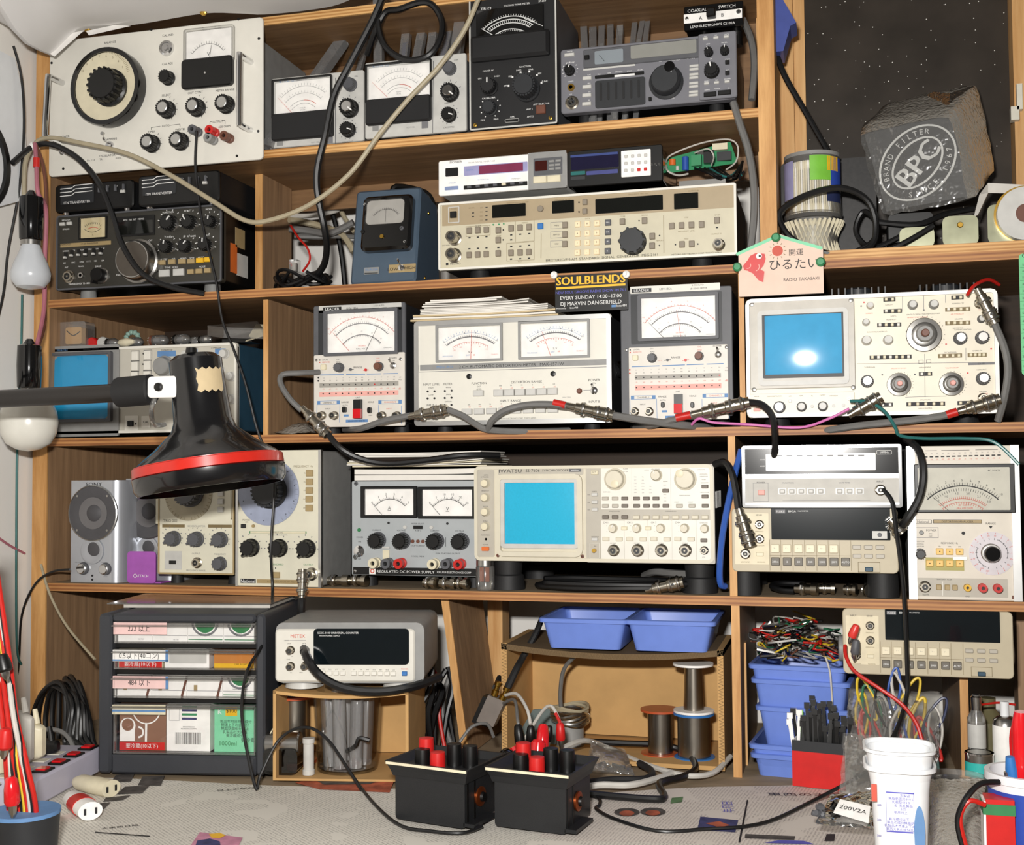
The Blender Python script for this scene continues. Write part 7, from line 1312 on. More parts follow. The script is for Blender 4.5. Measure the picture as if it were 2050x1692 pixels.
for y,t in ((905,'400'),(1010,'300'),(1120,'200')): ttxt(1042,y,13,t)
p_=tubp(1325,1110);b=B();b.prism([(p_.x+.005*cos(a_),p_.z+.026*sin(a_)) for a_ in [i*pi/8 for i in range(16)]],yv(p_.z)+g.loc.y-.0003,yv(p_.z)+g.loc.y+.0005);g.part(b,'blue_patch','inkblue')
p_=tubp(996,820);g.part(B().box(p_.x-.001,p_.x+.004,yv(p_.z)+g.loc.y-.0004,yv(p_.z)+g.loc.y+.001,p_.z-.008,p_.z+.008),'red_patch','inkred')
# label bag of capacitors
g=bag('label_bag','clear bag of capacitors with a handwritten label beside the white tubs',[(1665,1590),(1745,1585),(1748,1660),(1632,1650)],(-.23,-.23,-.29,-.29),.010,seed=8)
p=[at(1682,1598,-.255),at(1742,1612,-.255),at(1738,1646,-.275),at(1668,1625,-.275)];p=[v_+V((0,-.012,.002)) for v_ in p];g.part(B().loops([p,[v_+V((0,.0006,0)) for v_ in p]]),'paper_label','white')
vs,fs,_=text_xy('200V2A',.0062);o_=(p[0]+p[1]+p[2]+p[3])/4;ex=(p[1]-p[0]).normalized();ez=(p[0]-p[3]).normalized();b=B();b.add([o_+ex*u+ez*v+V((0,-.001,.0015)) for u,v in vs],fs);g.part(b,'printed_lettering','ink')
for k in range(14): c=at(1640+rnd.random()*60,1640-rnd.random()*25,-.27);g.part(B().lathe([(.003,0),(.003,.008)],c,(rnd.uniform(-1,1),rnd.uniform(-.5,.5),rnd.uniform(0,1)),8),'capacitor','smoke' if k % 2 else 'dgrey',True)
g=bag('parts_bag','crumpled clear bag slung between the red carton and the white tubs',[(1690,1468),(1870,1488),(1868,1580),(1680,1600)],(-.10,-.12,-.16,-.16),.016,seed=9)
g=bag('clear_blister','crinkled clear blister packs heaped behind the white tubs',[(1862,1560),(1970,1560),(1985,1740),(1860,1740)],(-.2,-.2,-.33,-.33),.03,mat='bubble',seed=12)
c=at(1915,1565,-.16);thing('plastic_lid_disc',B().lathe([(.001,0),(.042,.001),(.043,.008),(.041,.008),(.04,.002)],(c.x,-.15,c.z-.01),(0,-.1,1),32),'clear','round clear plastic lid resting on the blister packs','lid')
def can(name,label,x,ytop,ybot,w,Y,mat,parts,z=z37):
    q=Q(z);t_,b_=q(x,ytop,Y),q(x,ybot,Y);b_.z=max(b_.z,.001);r=w*z[2]*(1.6+Y)/F/2*1.03;g=Grp(name,(t_.x,Y+r,b_.z),label,'can');h=t_.z-b_.z
    for nm,pr,m in parts(r,h): g.part(B().lathe(pr,(t_.x,Y+r,b_.z),(0,0,1),28),nm,m,True)
    return g
can('spray_can','white spray can with grey shoulder by the shelf end',1925,205,860,150,-.03,'white',lambda r,h: (('can_body',[(r*.95,0),(r,.003),(r,h*.74),(r*.97,h*.76)],'white'),('shoulder',[(r,h*.75),(r*.92,h*.80),(r*.6,h*.84),(r*.3,h*.85)],'steel'),('spray_cap',[(r*.36,h*.84),(r*.36,h*.99),(r*.3,h)],'milk')))
can('paint_tin','small silver tin with teal label beside the spray can',1750,562,850,175,-.05,'steel',lambda r,h: (('tin_body',[(r,0),(r,h)],'steel'),('teal_label',[(r*1.01,h*.15),(r*1.01,h*.78)],mt('tealbr','35b8b0',.45)),('lid',[(r*1.03,h*.96),(r*1.03,h),(r*.8,h),(r*.8,h*.96)],'chrome')))
can('dropper_bottle','clear bottle with white label behind the paint tin',1722,150,560,110,.0,'clear',lambda r,h: (('bottle',[(r,0),(r,h*.6),(r*.5,h*.75),(r*.45,h)],'clear'),('paper_label',[(r*1.01,h*.1),(r*1.01,h*.5)],'lgrey'),('foil_cap',[(r*.55,h*.7),(r*.6,h*.95),(r*.3,h)],'steel')))
thing('brown_bottle',B().lathe([(.022,0),(.022,.07),(.01,.085),(.01,.1)],at(1990,1500,.06)*1.0 if False else V((at(1985,1500,.06).x,.09,.001)),(0,0,1),20),mt('olvbot','6a6448',.3),'olive brown bottle behind the spray can','bottle')
g=Grp('matchbox',(at(2000,1690,-.36).x,-.34,.001),'upright red and white packet with a green band by the pen tub','packet');a,e=at(1974,1640,-.37),at(2032,1640,-.37);zt_=at(2000,1602,-.37).z
g.part(B().box(a.x,e.x,-.37,-.345,.001,zt_),'packet_body','red');g.part(B().box(a.x-.002,a.x,-.3702,-.345,.001,zt_-.002),'white_side','white');zb_=at(2000,1622,-.37).z;g.part(B().box(a.x-.0025,e.x+.0005,-.3708,-.344,zb_-.005,zb_+.005),'green_band','inkgreen')
g=Grp('pen_tub',(at(2062,1640,-.36).x,-.33,.001),'blue and white tub holding pens at the bench corner','tub');c=at(2068,1560,-.37);r=.036;zt_=at(2050,1563,-.37).z
g.part(B().lathe([(r*.85,.001),(r,zt_-.008),(r*1.08,zt_-.008),(r*1.08,zt_),(r*.95,zt_),(r*.8,.01)],(c.x,-.33,0),(0,0,1),32),'tub_wall','milk',True);g.part(B().lathe([(r*.93,zt_*.35),(r*1.005,zt_*.85)],(c.x,-.33,0),(0,0,1),32,False),'blue_print',mt('tubblue','2c4aa8',.4),True)
for nm,l,x,y,m,rr_ in (('marker_pen','red marker pen standing in the pen tub',2044,1425,'redgloss',.009),('ballpoint_pen','blue pen leaning in the pen tub',2022,1515,'blue',.006),('silver_pen','silver screwdriver shaft in the pen tub',2014,1545,'steel',.003)):
    e=at(x,y,-.34);s_=V((c.x-.004,-.33,.02));l_=(e-s_).length;thing(nm,B().lathe([(rr_*.6,0),(rr_,.01),(rr_,l_-.012),(rr_*.7,l_)],s_,e-s_,14),m,l,'pen')
thing('plier_grip_tool',B().tube([at(2046,1450,-.25),at(2040,1480,-.25),at(2044,1530,-.26),at(2052,1560,-.27)],.010,10),'redgloss','red plier grip rising behind the pens','pliers')
# ---- left end of the bench: power strip, plugs, lead bundle ----
pf=[t32(300,1415,.003),t32(690,1200,.003)];ax=(pf[1]-pf[0]);w=ax.length;rz=math.atan2(ax.y,ax.x);root=empty('power_strip',pf[0],'lavender-grey power strip with four red lit switches','power strip',(0,0,rz));hS=.034;dS=.062;mt('lav','b9b6c6',.45,var=.02)
B().rrect(w/2-.012,hS/2,w+.024,hS,.004,dS,0,bev=.003).obj('housing','lav',root,True)
for k in range(4):
    x=w*(.12+.25*k);o=link('switch',B().box(x-.012,x+.012,.004,.022,hS-.001,hS+.0025).mesh('switch','black'),root);B().box(x-.008,x+.006,.007,.019,hS+.0025,hS+.0045).obj('red_rocker','redgloss',o)
for k in range(5): x=-.05+w*.25*k;B().box(x-.009,x+.009,.034,.054,hS-.0005,hS+.0008).obj('socket','porcelain',root)
for (x,y,m,l,s_) in ((195,1150,'ivory','cream block plug in the power strip next to the wall',(.026,.03,.045)),(282,1080,'cablewhite','pale moulded plug standing in the middle of the power strip',(.016,.02,.07)),(355,1060,'ivory','cream plug half hidden behind the pale one',(.02,.02,.05)),(440,1080,'black','small black plug at the far end of the power strip',(.018,.02,.02))):
    fx={195: .0,282: .2,355: .38,440: .62}[x];c=Matrix.Translation(pf[0]) @ Matrix.Rotation(rz,4,'Z') @ V((fx*w,.044,hS+.0012));r_=empty('mains_plug',c,l,'plug',(0,0,rz),'plugs in the power strip');B().rrect(0,s_[2]/2,s_[0],s_[2],.005,s_[1]/2,-s_[1]/2,bev=.003,tw=.8).obj('plug_body',m,r_,True);B().lathe([(.004,-.003),(.003,.016)],(0,0,s_[2]),(.2,.3,1),10).obj('strain_relief',m,r_,True)
def inline(label,a,e,m,band=None,name='cord_socket'):
    a,e=V(a),V(e);g=Grp(name,(a+e)/2-V((0,0,.011)),label,'plug','loose cord ends');ax=(e-a).normalized();sd=ax.cross(V((0,0,1))).normalized();up=sd.cross(ax)
    def rg(p_,w,h): return [p_+sd*(w*cos(t))+up*(h*sin(t)) for t in [i*pi/8 for i in range(16)]]
    l_=(e-a).length;g.part(B().loops([rg(a,.007,.006),rg(a+ax*l_*.15,.0125,.0095),rg(a+ax*l_*.55,.014,.0105),rg(e-ax*.001,.014,.0105)]),'socket_body',m,True)
    if band: g.part(B().loops([rg(a+ax*l_*.42,.0146,.0110),rg(a+ax*l_*.72,.0148,.0111)]),'red_band','cablered',True)
    for s_ in (-1,1): g.part(B().loops([[e+sd*(s_*.0063+dx)+up*dz+ax*t for dx,dz in ((-.0012,-.0035),(.0012,-.0035),(.0012,.0035),(-.0012,.0035))] for t in (-.001,.0004)]),'slot','ink')
inline('cream cord socket lying next to the power strip',t32(505,1270,.013),t32(740,1320,.013),'ivory');inline('white cord socket with a dark red band lying on the newspaper',t32(465,1370,.013),t32(600,1470,.014),'white',True)
# ================= upper right ledge =================
ZL=ZB+.0135
c=q18=Q(z18)
def swabtub():
    Y=.05;t=q18(572,140,Y);m=.2878*(1.6+Y)/F*1.0;r=192*m;cx=t.x;cy=Y+r*.9;zt_=t.z+.012;zm=q18(570,530,Y).z
    g=Grp('swab_tub',(cx,cy,zm),'lidded clear tub of cotton swabs with green and blue label','tub');g.part(B().lathe([(r*.98,zm),(r*1.04,zm+.006),(r,zm+.008),(r*.97,zt_-.004),(r*.9,zt_-.002),(r*.88,zt_)],(cx,cy,0),(0,0,1),40),'tub_wall','clear',True);g.part(B().lathe([(r*.99,zt_-.004),(r*.99,zt_+.001),(r*.9,zt_+.002)],(cx,cy,0),(0,0,1),40),'lid_rim','mgrey',True)
    def lab(a0,a1,z0,z1,m_): n=10;g.part(B().loops([[(cx+r*1.005*sin(R(a0+(a1-a0)*i/n)),cy-r*1.005*cos(R(a0+(a1-a0)*i/n)),z) for i in range(n+1)] for z in (z0,z1)],False,False,False),'label',m_,True)
    H_=zt_-zm;lab(-4,40,zm+H_*.55,zt_-.006,'lime');lab(30,75,zm+H_*.22,zm+H_*.40,'navy');lab(40,78,zm+H_*.42,zt_-.008,'tubblue');lab(32,62,zm+H_*.70,zm+H_*.92,'yellow');lab(-75,-40,zm+H_*.3,zt_-.01,'lilac')
    for k in range(40): a=R(-100+200*k/39);g.part(cached_swab(cx+r*.9*sin(a),cy-r*.9*cos(a),zm+.006,zt_-.012),'cotton_swab','ivory' if k % 3 else 'white',True)
    g2=Grp('swab_tub',(cx,cy,ZL),'lower open bundle of cotton swabs under the lidded tub','tub');g2.part(B().lathe([(r*.8,ZL+.0005),(r*.9,zm-.001),(r*.86,zm-.001),(r*.78,ZL+.003)],(cx,cy,0),(0,0,1),36),'tub_wall','clear',True)
    for k in range(34): a=R(-100+200*k/33);s_=(-1) ** k*.012;b=B();p0=V((cx+r*.74*sin(a)+s_*.7,cy-r*.74*cos(a),ZL+.003));p1=V((cx+r*.84*sin(a)-s_*.7,cy-r*.84*cos(a),zm-.003));b.lathe([(.0022,0),(.0026,.006),(.0012,.014),(.0012,(p1-p0).length-.014),(.0026,(p1-p0).length-.006),(.002,(p1-p0).length)],p0,p1-p0,6);g2.part(b,'cotton_swab','ivory',True)
    g2.part(B().lathe([(r*.66,ZL+.004),(r*.72,zm-.004)],(cx,cy,0),(0,0,1),24),'packed_swabs','porcelain',True)
def cached_swab(x,y,z0,z1): return B().lathe([(.002,0),(.0026,.005),(.0013,.012),(.0013,z1-z0-.012),(.0026,z1-z0-.005),(.002,z1-z0)],(x,y,z0),(0,0,1),6)
swabtub()
# wrapped box with the oval emblem
F_=[at(1716,262,.06),at(1908,222,.035),at(1948,402,.035),at(1765,436,.06)];nx=(F_[1]-F_[0]).normalized();nz=(F_[0]-F_[3]).normalized();ny=nx.cross(nz)*-1
ny=at(1868,278,.135)-at(1815,340,.047)
g=Grp('wrapped_box',(F_[2]+F_[3])/2,'black box wrapped in bubble film with a white oval emblem','box')
cc=sum(F_,V((0,0,0)))/4;sh_=lambda p_,k: cc+(p_-cc)*k
g.part(B().loops([[sh_(p_,.93)+ny*.08 for p_ in F_],[sh_(p_,.93)+ny*.95 for p_ in F_]]),'box_body','charcoal')
rs=[];rr=random.Random(4);n=9
for k in range(8):
    t=k/7;ring=[];sc_=1.02 if 0 < k < 7 else .93
    for e in range(4):
        for i in range(n): p_=F_[e]*(1-i/n)+F_[(e+1) % 4]*(i/n);cr=1+.03*(1-abs(2*i/n-1)) - (.03 if i == 0 else 0);ring.append(sh_(p_,sc_*cr)+ny*(t*1.08-.04)+V((rr.uniform(-1,1),rr.uniform(-1,1),rr.uniform(-1,1)))*.0013)
    rs.append(ring)
g.part(B().loops(rs,False),'bubble_wrap','bubble',True,ang=80);b=B();b.loops([rs[0],[cc+(p_-cc)*.5-ny*.03 for p_ in rs[0]]],False);g.part(b,'wrap_front','bag',True,ang=80)
tip=at(1868,184,.10);g.part(B().loops([[F_[0]*.55+F_[1]*.45+ny*.9,F_[1]+ny*.9,F_[1]*.9+F_[0]*.1+ny*.2],[tip,tip+V((.03,0,-.008)),tip+V((.02,-.02,-.01))]],True,True),'wrap_flap','bubble',True)
# emblem lettering
ex,ez=nx,nz;o_=cc+ny*.072;ca,sa=cos(R(-26)),sin(R(-26));e1=ex*cos(R(40))+ez*sin(R(40));e2=ez*cos(R(40))-ex*sin(R(40));u_=.00067
EK=[0]
def emb(pts,fs): EK[0] += 1;b=B();b.add([o_+e1*x+e2*y-ny*(.0006*EK[0]) for x,y in pts],fs);g.part(b,'emblem','inkw')
def oval(a_,b_,w_): n_=48;pts=[((a_-k*w_)*cos(2*pi*i/n_),(b_-k*w_)*sin(2*pi*i/n_)) for k in (0,1) for i in range(n_)];emb(pts,[(i,(i+1) % n_,n_+(i+1) % n_,n_+i) for i in range(n_)])
oval(88*u_,62*u_,4*u_);oval(63*u_,38*u_,4*u_);vs,fs,_=text_xy('BPC',38*u_,1.15);[emb([(x+dx*u_,y+dy*u_) for x,y in vs],fs) for dx,dy in ((-1.6,0),(0,0),(1.6,0))]
for t,a0,sg in (('BRAND FILTER',150,-1),('SINCE 1967',215,1)):
    for i,ch in enumerate(t):
        if ch == ' ': continue
        a_=R(a0+sg*i*(11 if sg < 0 else 12));vs,fs,_=text_xy(ch,11*u_);rt=a_-pi/2 if sg < 0 else a_+pi/2;px,py=74*u_*cos(a_),49*u_*sin(a_);emb([(px+x*cos(rt)-y*sin(rt),py+x*sin(rt)+y*cos(rt)) for x,y in vs],fs)
# what props it up, the cable coil, brackets and tape
c0,c1=q18(1110,620,.05),q18(1420,480,.05);thing('power_adapter',B().rrect((c0.x+c1.x)/2,ZL+(c1.z-ZL)*.62,c1.x-c0.x,(c1.z-ZL)*.7,.006,.13,.06),'black','black power adapter under the bubble-wrapped box','adapter')
thing('black_crate',B().rrect(q18(690,500,.12).x,(ZL+at(1700,312,.12).z)/2,.13,at(1700,312,.12).z-ZL-.001,.008,.18,.13),mt('blkspeck','1e1c1b',.5,var=.4,scale=220),'black speckled case behind the swab tubs','case')
b=B();pts=[]
for i in range(30): a_=i*pi/6;pts.append(q18(690+340*cos(a_)*(1-.004*i),600-(225+2*i)*sin(a_),.035+.0008*i))
cb=lambda pts: [q18(*p_) for p_ in pts]
thing('cable_coil',B().tube([q18(650,840,.02),q18(960,760,.03),q18(1020,600,.035),q18(960,420,.03),q18(780,335,.02),q18(560,375,.02),q18(380,475,.02),q18(350,560,.02),q18(440,690,.015),q18(640,780,.015),q18(900,800,.02),q18(1150,750,.02),q18(1420,600,.03)],.0042,8),'cableblack','thick black cable coil looped in front of the swab tubs','cable')
thing('cable_coil',B().tube([q18(1250,640,.05),q18(1000,750,.06),q18(880,640,.07),q18(930,500,.07),q18(1010,560,.06),q18(1000,700,.05),q18(820,800,.04),q18(640,830,.03)],.0036,8),'cableblack','thinner black cable loop beside the speckled case','cable');thing('black_cable',B().tube([q18(1000,570,.05),q18(1300,590,.05),q18(1500,520,.06),q18(1700,480,.07)],.004,8),'cableblack','black cable running under the wrapped box to the brackets','cable')
mt('zinc','a6a78c',.32,.7,var=.3,scale=22)
for xa,xb,ya,l in ((1185,1425,600,'zinc bracket plate behind the black cable coil'),(1485,1730,520,'zinc bracket plate with a screw, in the open'),(1800,2010,440,'zinc bracket plate carrying the tape reel')):
    a,e=q18(xa,735,.03),q18(xb,ya,.03);g=Grp('metal_bracket',((a.x+e.x)/2,.04,ZL),l,'bracket','zinc brackets');g.part(B().rrect((a.x+e.x)/2,(ZL+.0006+e.z)/2,e.x-a.x,e.z-ZL-.0006,.008,.032,.03),'plate','zinc',True);g.part(B().box(a.x,e.x,.032,.08,ZL+.0006,ZL+.0026),'foot_plate','zinc');g.part(B().lathe([(.004,0),(.003,.002)],((a.x+e.x)/2,.03,e.z-.012),n=14),'screw','brass',True)
g=Grp('tape_reel',(q18(2060,700,.01).x,.01,ZL),'grey adhesive reel with dark hub at the ledge end','reel');c=q18(2065,560,.012);g.part(B().lathe([(.034,0),(.034,.016),(.012,.016),(.012,.0)],(c.x,.028,ZL+.0345),(0,-1,0),40),'reel','lgrey',True);g.part(B().lathe([(.012,.002),(.012,.014)],(c.x,.028,ZL+.0345),(0,-1,0),24),'hub','cablebrown',True);g.part(B().lathe([(.036,0),(.036,.004)],(c.x,.03,ZL+.0365),(0,-1,0),40),'backing_disc','brass',True)
thing('white_strap',B().loops([[q18(1700,540,.07),q18(1730,520,.07),q18(1735,525,.08),q18(1705,545,.08)],[q18(1740,380,.06),q18(1800,370,.06),q18(1805,375,.07),q18(1745,385,.07)],[q18(1800,300,.05),q18(1800,370,.05),q18(1800,372,.06),q18(1800,302,.06)],[q18(2100,315,.04),q18(2100,375,.04),q18(2100,377,.05),q18(2100,317,.05)]]),'cablewhite','white strap running from the wrapped box past the tape reel','strap')
# blue holder on the post
p=[at(x,y,.06) for x,y in ((1540,-10),(1568,0),(1594,45),(1582,52),(1568,102),(1550,104))];thing('cable_holder',B().loops([p,[v_+V((.0,.05,0)) for v_ in p]]),mt('dkblue','46549a',.4),'blue plastic holder on the side of the post by the dark pane','holder',False)
def cable(label,pts,r,mat,name='cable',n=8,sub=6): return thing(name,B().tube([at(*p_) if isinstance(p_,tuple) else hk+V((.002+.0013*p_,0,.002)) for p_ in pts],r,n,sub),mat,label,'cable')
cable('black cable dropping from the blue holder to the ledge',[(1552,100,.08),(1570,150,.08),(1610,220,.09),(1650,290,.1),(1668,320,.11)],.004,'cableblack')
# wooden fortune plaque
d=Dev('wooden_plaque','house-shaped pale plaque with a red fish hung on the post corner','plaque',z18,(45,780),(645,775),(658,1068),(68,1088),y=-.022,depth=.004);W,H=d.W,d.H
pl=[(0,0),(W,0),(W,H),(W*.5,H+125*d.mm),(0,H)];B().prism(pl,.004,0).obj('board',mt('plq','e4c8b6',.6,var=.03),d.root);d.line(30,785,330,665,22,'mint');d.line(330,665,640,770,22,'mint')
d.arc(332,772,19,0,360,38,'inkred');d.ticks(332,772,48,62,0,330,12,4,'inkbrown');d.txt(462,787,38,'開運','ink');d.txt(450,868,62,'ひるたい','ink',sx=1.05);d.txt(505,972,24,'RADIO TAKASAKI','ink',sx=.95)
fb=[(85,870),(118,830),(135,800),(175,782),(240,790),(250,825),(238,870),(215,900),(245,915),(240,990),(205,975),(160,925),(120,905),(95,900)];B().prism([d.uv(x,y) for x,y in fb][::-1],-.0001,-.0012).obj('fish_emblem','red',d.root);d.arc(200,805,11,0,360,20,'inkw',-.0016);d.arc(206,805,4,0,360,8,'ink',-.0019);d.arc(175,880,30,60,170,6,'inkpink',-.0016);d.arc(120,868,22,60,200,5,'inkpink',-.0016);d.done()
for x,y,l in ((57,888,'green pin at the plaque edge by the signal generator'),(635,852,'green pin at the plaque edge by the cable coil'),(325,682,'small green knot at the plaque peak')): thing('push_pin',B().lathe([(.001,-.006),(.005,0),(.006,.004),(.004,.008)],q18(x,y,-.0245),(0,-1,0),14),'green',l,'pin')
# ================= hanging bulbs on the left =================
def bulb(label,x,yt,ys,yb,rx,Y,mat,m2):
    k=(1.6+Y)/F*1.13;c=at(x,ys,Y);l=(yb-ys)*k;r=rx*k;g=Grp('light_bulb',V((c.x,Y,c.z-l)),label,'light bulb','hanging bulbs')
    hs=(ys-yt)*k;g.part(B().lathe([(.004,hs*1.12),(.009,hs),(.0165,hs*.96),(.0175,hs*.5),(.0165,0),(.015,-.002)],c,(0,0,1),28),'lamp_socket','blackgloss',True);g.part(B().lathe([(.0145,-.003),(.0145,-.010)],c,(0,0,1),24),'screw_cap','steel',True)
    pr=[(.014,.008)]+[(r*s_,l*t) for s_,t in mat];g.part(B().lathe(pr,c,(0,0,-1),36),'glass_globe',m2,True);return g
mt('bulbgrey','c9cdd2',.25,coat=.3,var=.02);mt('bulbwhite','e6e4da',.25,coat=.3,var=.02)
bulb('pear-shaped grey light bulb in a black socket hanging by the shelf side',62,388,478,584,40,-.10,[(.45,.12),(.62,.30),(.86,.50),(1,.68),(.96,.82),(.7,.95),(.3,.99),(.02,1)],'bulbgrey')
bulb('white globe light bulb under the lamp arm in a black socket',58,686,775,908,58,-.12,[(.5,.10),(.75,.20),(.95,.38),(1,.54),(.95,.72),(.75,.88),(.4,.97),(.02,1)],'bulbwhite')
cable('pink twisted flex holding the two bulbs',[(70,288,-.06),(73,330,-.08),(76,385,-.1),(92,420,-.07),(90,520,-.06),(88,620,-.07),(74,690,-.115)],.0032,'cablepink','bulb_flex');cable('second strand of the pink flex beside the bulbs',[(72,290,-.058),(88,340,-.06),(93,430,-.06),(86,540,-.055),(90,640,-.06),(78,690,-.112)],.0026,'cablebrown','bulb_flex')
thing('red_tape',B().lathe([(.005,0),(.005,.014)],at(73,335,-.081),(0,0,1),12),'cablered','red tape sleeve on the flex above the upper bulb','tape');thing('zip_tie',B().lathe([(.008,0),(.0085,.003),(.008,.006)],at(66,296,-.05),(.6,0,.4),14),'white','white cable tie bundling the cables at the handle corner','cable tie')
# wall plate and fan edge on the left wall
XW=-1.214
def w3(x,y): p_=atx(x,y,XW);return p_
p=[w3(-190,60),w3(-60,85),w3(8,120),w3(26,200),w3(30,300),w3(26,402),w3(-60,425),w3(-190,450)];g=Grp('wall_fan',w3(0,402),'white wall fan housing with a black ring at the picture edge','fan');g.part(B().loops([p,[v_+V((.02,0,0)) for v_ in p]]),'housing','milk');c=w3(-78,320)+V((.02,0,0));g.part(B().lathe([(.075,0),(.075,.006),(.066,.006),(.066,0)],c,(1,0,0),40,False),'black_ring','black',True)
thing('wall_wire',B().tube([w3(0,95)+V((.024,0,0)),w3(14,160)+V((.026,0,0)),w3(19,260)+V((.026,0,0)),w3(16,380)+V((.02,0,0)),w3(10,500)+V((.006,0,0)),w3(2,590)+V((.004,0,0)),w3(-20,680)+V((.004,0,0))],.002,6),'cableblack','dark wire curving down the left wall past the fan','wire')
for l,pts,m in (('thin green wire running down the white left wall',[(40,590),(38,700),(30,900),(28,1180),(30,1300),(38,1330)],'tealdk'),('frayed red wire end on the left wall',[(-10,1075),(15,1092),(45,1108)],'cablepink'),('grey wire arching from the speaker to the power strip',[(140,1140),(105,1145),(70,1170),(44,1230),(38,1320),(28,1430),(24,1480)],'cableblack')): thing('wall_wire',B().tube([at(x,y,-.02) if 'speaker' in l else w3(x,y)+V((.004,0,0)) for x,y in pts],.0018,6),m,l,'wire')
cable('beige wire looping from the shelf side to the cabinet',[(82,1130,-.01),(100,1190,-.012),(135,1255,-.02),(190,1320,-.05)],.002,'cablebeige','wire')
# ================= clamp lamp =================
YL=-.30;kL=(1.6+YL)/F*1.10;TP,BT=at(390,712,YL),at(421,962,YL);ax=BT-TP;LL=ax.length;g=Grp('desk_lamp',BT,'black cone desk lamp with a red rim band on a horizontal arm','lamp')
prf=[(.0,0),(.040,.001),(.0435,.008),(.0445,.05),(.047,.30*LL+.02),(.048,.53*LL),(.062,.62*LL),(.086,.80*LL),(.098,.875*LL)];sc_=58*kL/.048*.93
prf=[(52*kL*.8,0),(53*kL,.006),(54*kL,.25*LL),(58*kL,.52*LL),(66*kL,.60*LL),(105*kL,.73*LL),(138*kL,.82*LL),(145*kL,.85*LL)]
g.part(B().lathe(prf+[(141*kL,.85*LL),(56*kL,.58*LL)],TP,ax,56),'shade',mt('lampblk','101012',.22,coat=.5,var=.1),True,ang=30)
g.part(B().lathe([(145*kL,.845*LL),(150*kL,.855*LL),(151*kL,.925*LL),(147*kL,.93*LL),(147*kL,.845*LL)],TP,ax,56,False),'red_band',mt('bandred','c8281c',.3,coat=.3),True);g.part(B().lathe([(147*kL,.925*LL),(152*kL,.935*LL),(150*kL,1.03*LL),(143*kL,1.07*LL),(140*kL,1.07*LL),(143*kL,.93*LL)],TP,ax,56,False),'rim','lampblk',True)
g.part(B().lathe([(30*kL,.3*LL),(44*kL,.7*LL),(60*kL,.85*LL),(50*kL,.97*LL),(10*kL,1.0*LL)],TP,ax,28),'bulb','bulbwhite',True);b=B()
g.part(B().lathe([(.007,0),(.006,.006)],at(383,706,YL-.02),(.0,0,1),12),'vent_knob','black',True)
J=at(318,775,YL-.03);g.part(B().rrect(J.x+.004,J.z,.040,.026,.005,J.y+.003,J.y,bev=.001),'hinge_plate','white',True);g.part(B().lathe([(.0055,0),(.005,.003),(.003,.004)],(J.x,J.y,J.z),n=16),'hinge_bolt','black',True)
A0,A1=at(-60,802,YL-.02),at(250,786,YL-.02);A0=A1+(A0-A1)*((-1.205-A1.x)/(A0.x-A1.x));g.part(B().box(-1.2145,-1.2,A0.y-.025,A0.y+.025,A0.z-.04,A0.z+.04),'wall_bracket','lampblk');g.part(B().tube([A0,A1],.0115,12,1),'arm',mt('armblk','1a1614',.35,coat=.2),True);b=B();e0,e1=at(238,786,YL-.02),at(303,780,YL-.02);g.part(B().tube([e0,e0+(e1-e0)*.08,e0+(e1-e0)*.9,e1],.0185,14,1),'arm_sleeve','rubber',True)
# torn sticker on the lamp neck, curved with the shade
n=8;st=[(402,746),(412,742),(445,740),(452,768),(448,788),(420,789),(414,775),(400,770)];
b=B();ri,c0=58.5*kL,TP+ax*.25;axn=ax.normalized();rows_2=[]
for j in range(5):
    rw=[]
    for i in range(9): ph=R(26+58*i/8+(3 if j % 2 and i in (0,) else 0));e_=V((1,0,0));e_=(e_-axn*e_.dot(axn)).normalized();f_=V((0,-1,0));f_=(f_-axn*f_.dot(axn)).normalized();rw.append(TP+axn*(LL*(.13+.18*j/4+(.02*(i % 2) if j in (0,4) else 0)))+(e_*sin(ph)+f_*cos(ph))*(56*kL+.0012))
    rows_2.append(rw)
b.loops(rows_2,False,False,False);g.part(b,'torn_sticker','paperold',True)
g.part(B().tube([at(312,792,YL-.02),at(303,822,YL-.02),at(309,850,YL+.01),at(330,850,YL+.03)],.003,8),'lamp_flex','clear',True)
# ================= cables and coaxial leads =================
def plug(label,p0,p1,r=.0068,name='coaxial_plug',mat='nickel',tape=None):
    """knurled coaxial connector from p0 to p1 given as photo px + Y"""
    a,e=at(*p0),at(*p1);l=(e-a).length;g=Grp(name,(a+e)/2,label,'connector','coaxial connectors');ax=e-a
    g.part(B().lathe([(r*.55,0),(r*.6,l*.18),(r*.8,l*.2),(r*.8,l*.3),(r*1.05,l*.31),(r*1.05,l*.40),(r*.8,l*.41),(r*.8,l*.58),(r,l*.6),(r,l*.9),(r*.85,l*.92),(r*.85,l)],a,ax,16),'shell',mat,True)
    for t in (.35,.66,.84): g.part(B().lathe([(r*1.12,l*t),(r*1.16,l*(t+.02)),(r*1.12,l*(t+.04))],a,ax,10),'knurl','steel',True)
    s_=V((0,-1,0));g.part(B().lathe([(r*.25,0),(r*.22,r*1.35)],a+ax*.75,s_,8),'bayonet_lug','chrome',True)
    if tape: g.part(B().lathe([(r*.62,-l*.28),(r*.62,-l*.02)],a,ax,12),'red_tape','cablered',True)
YF=-.025
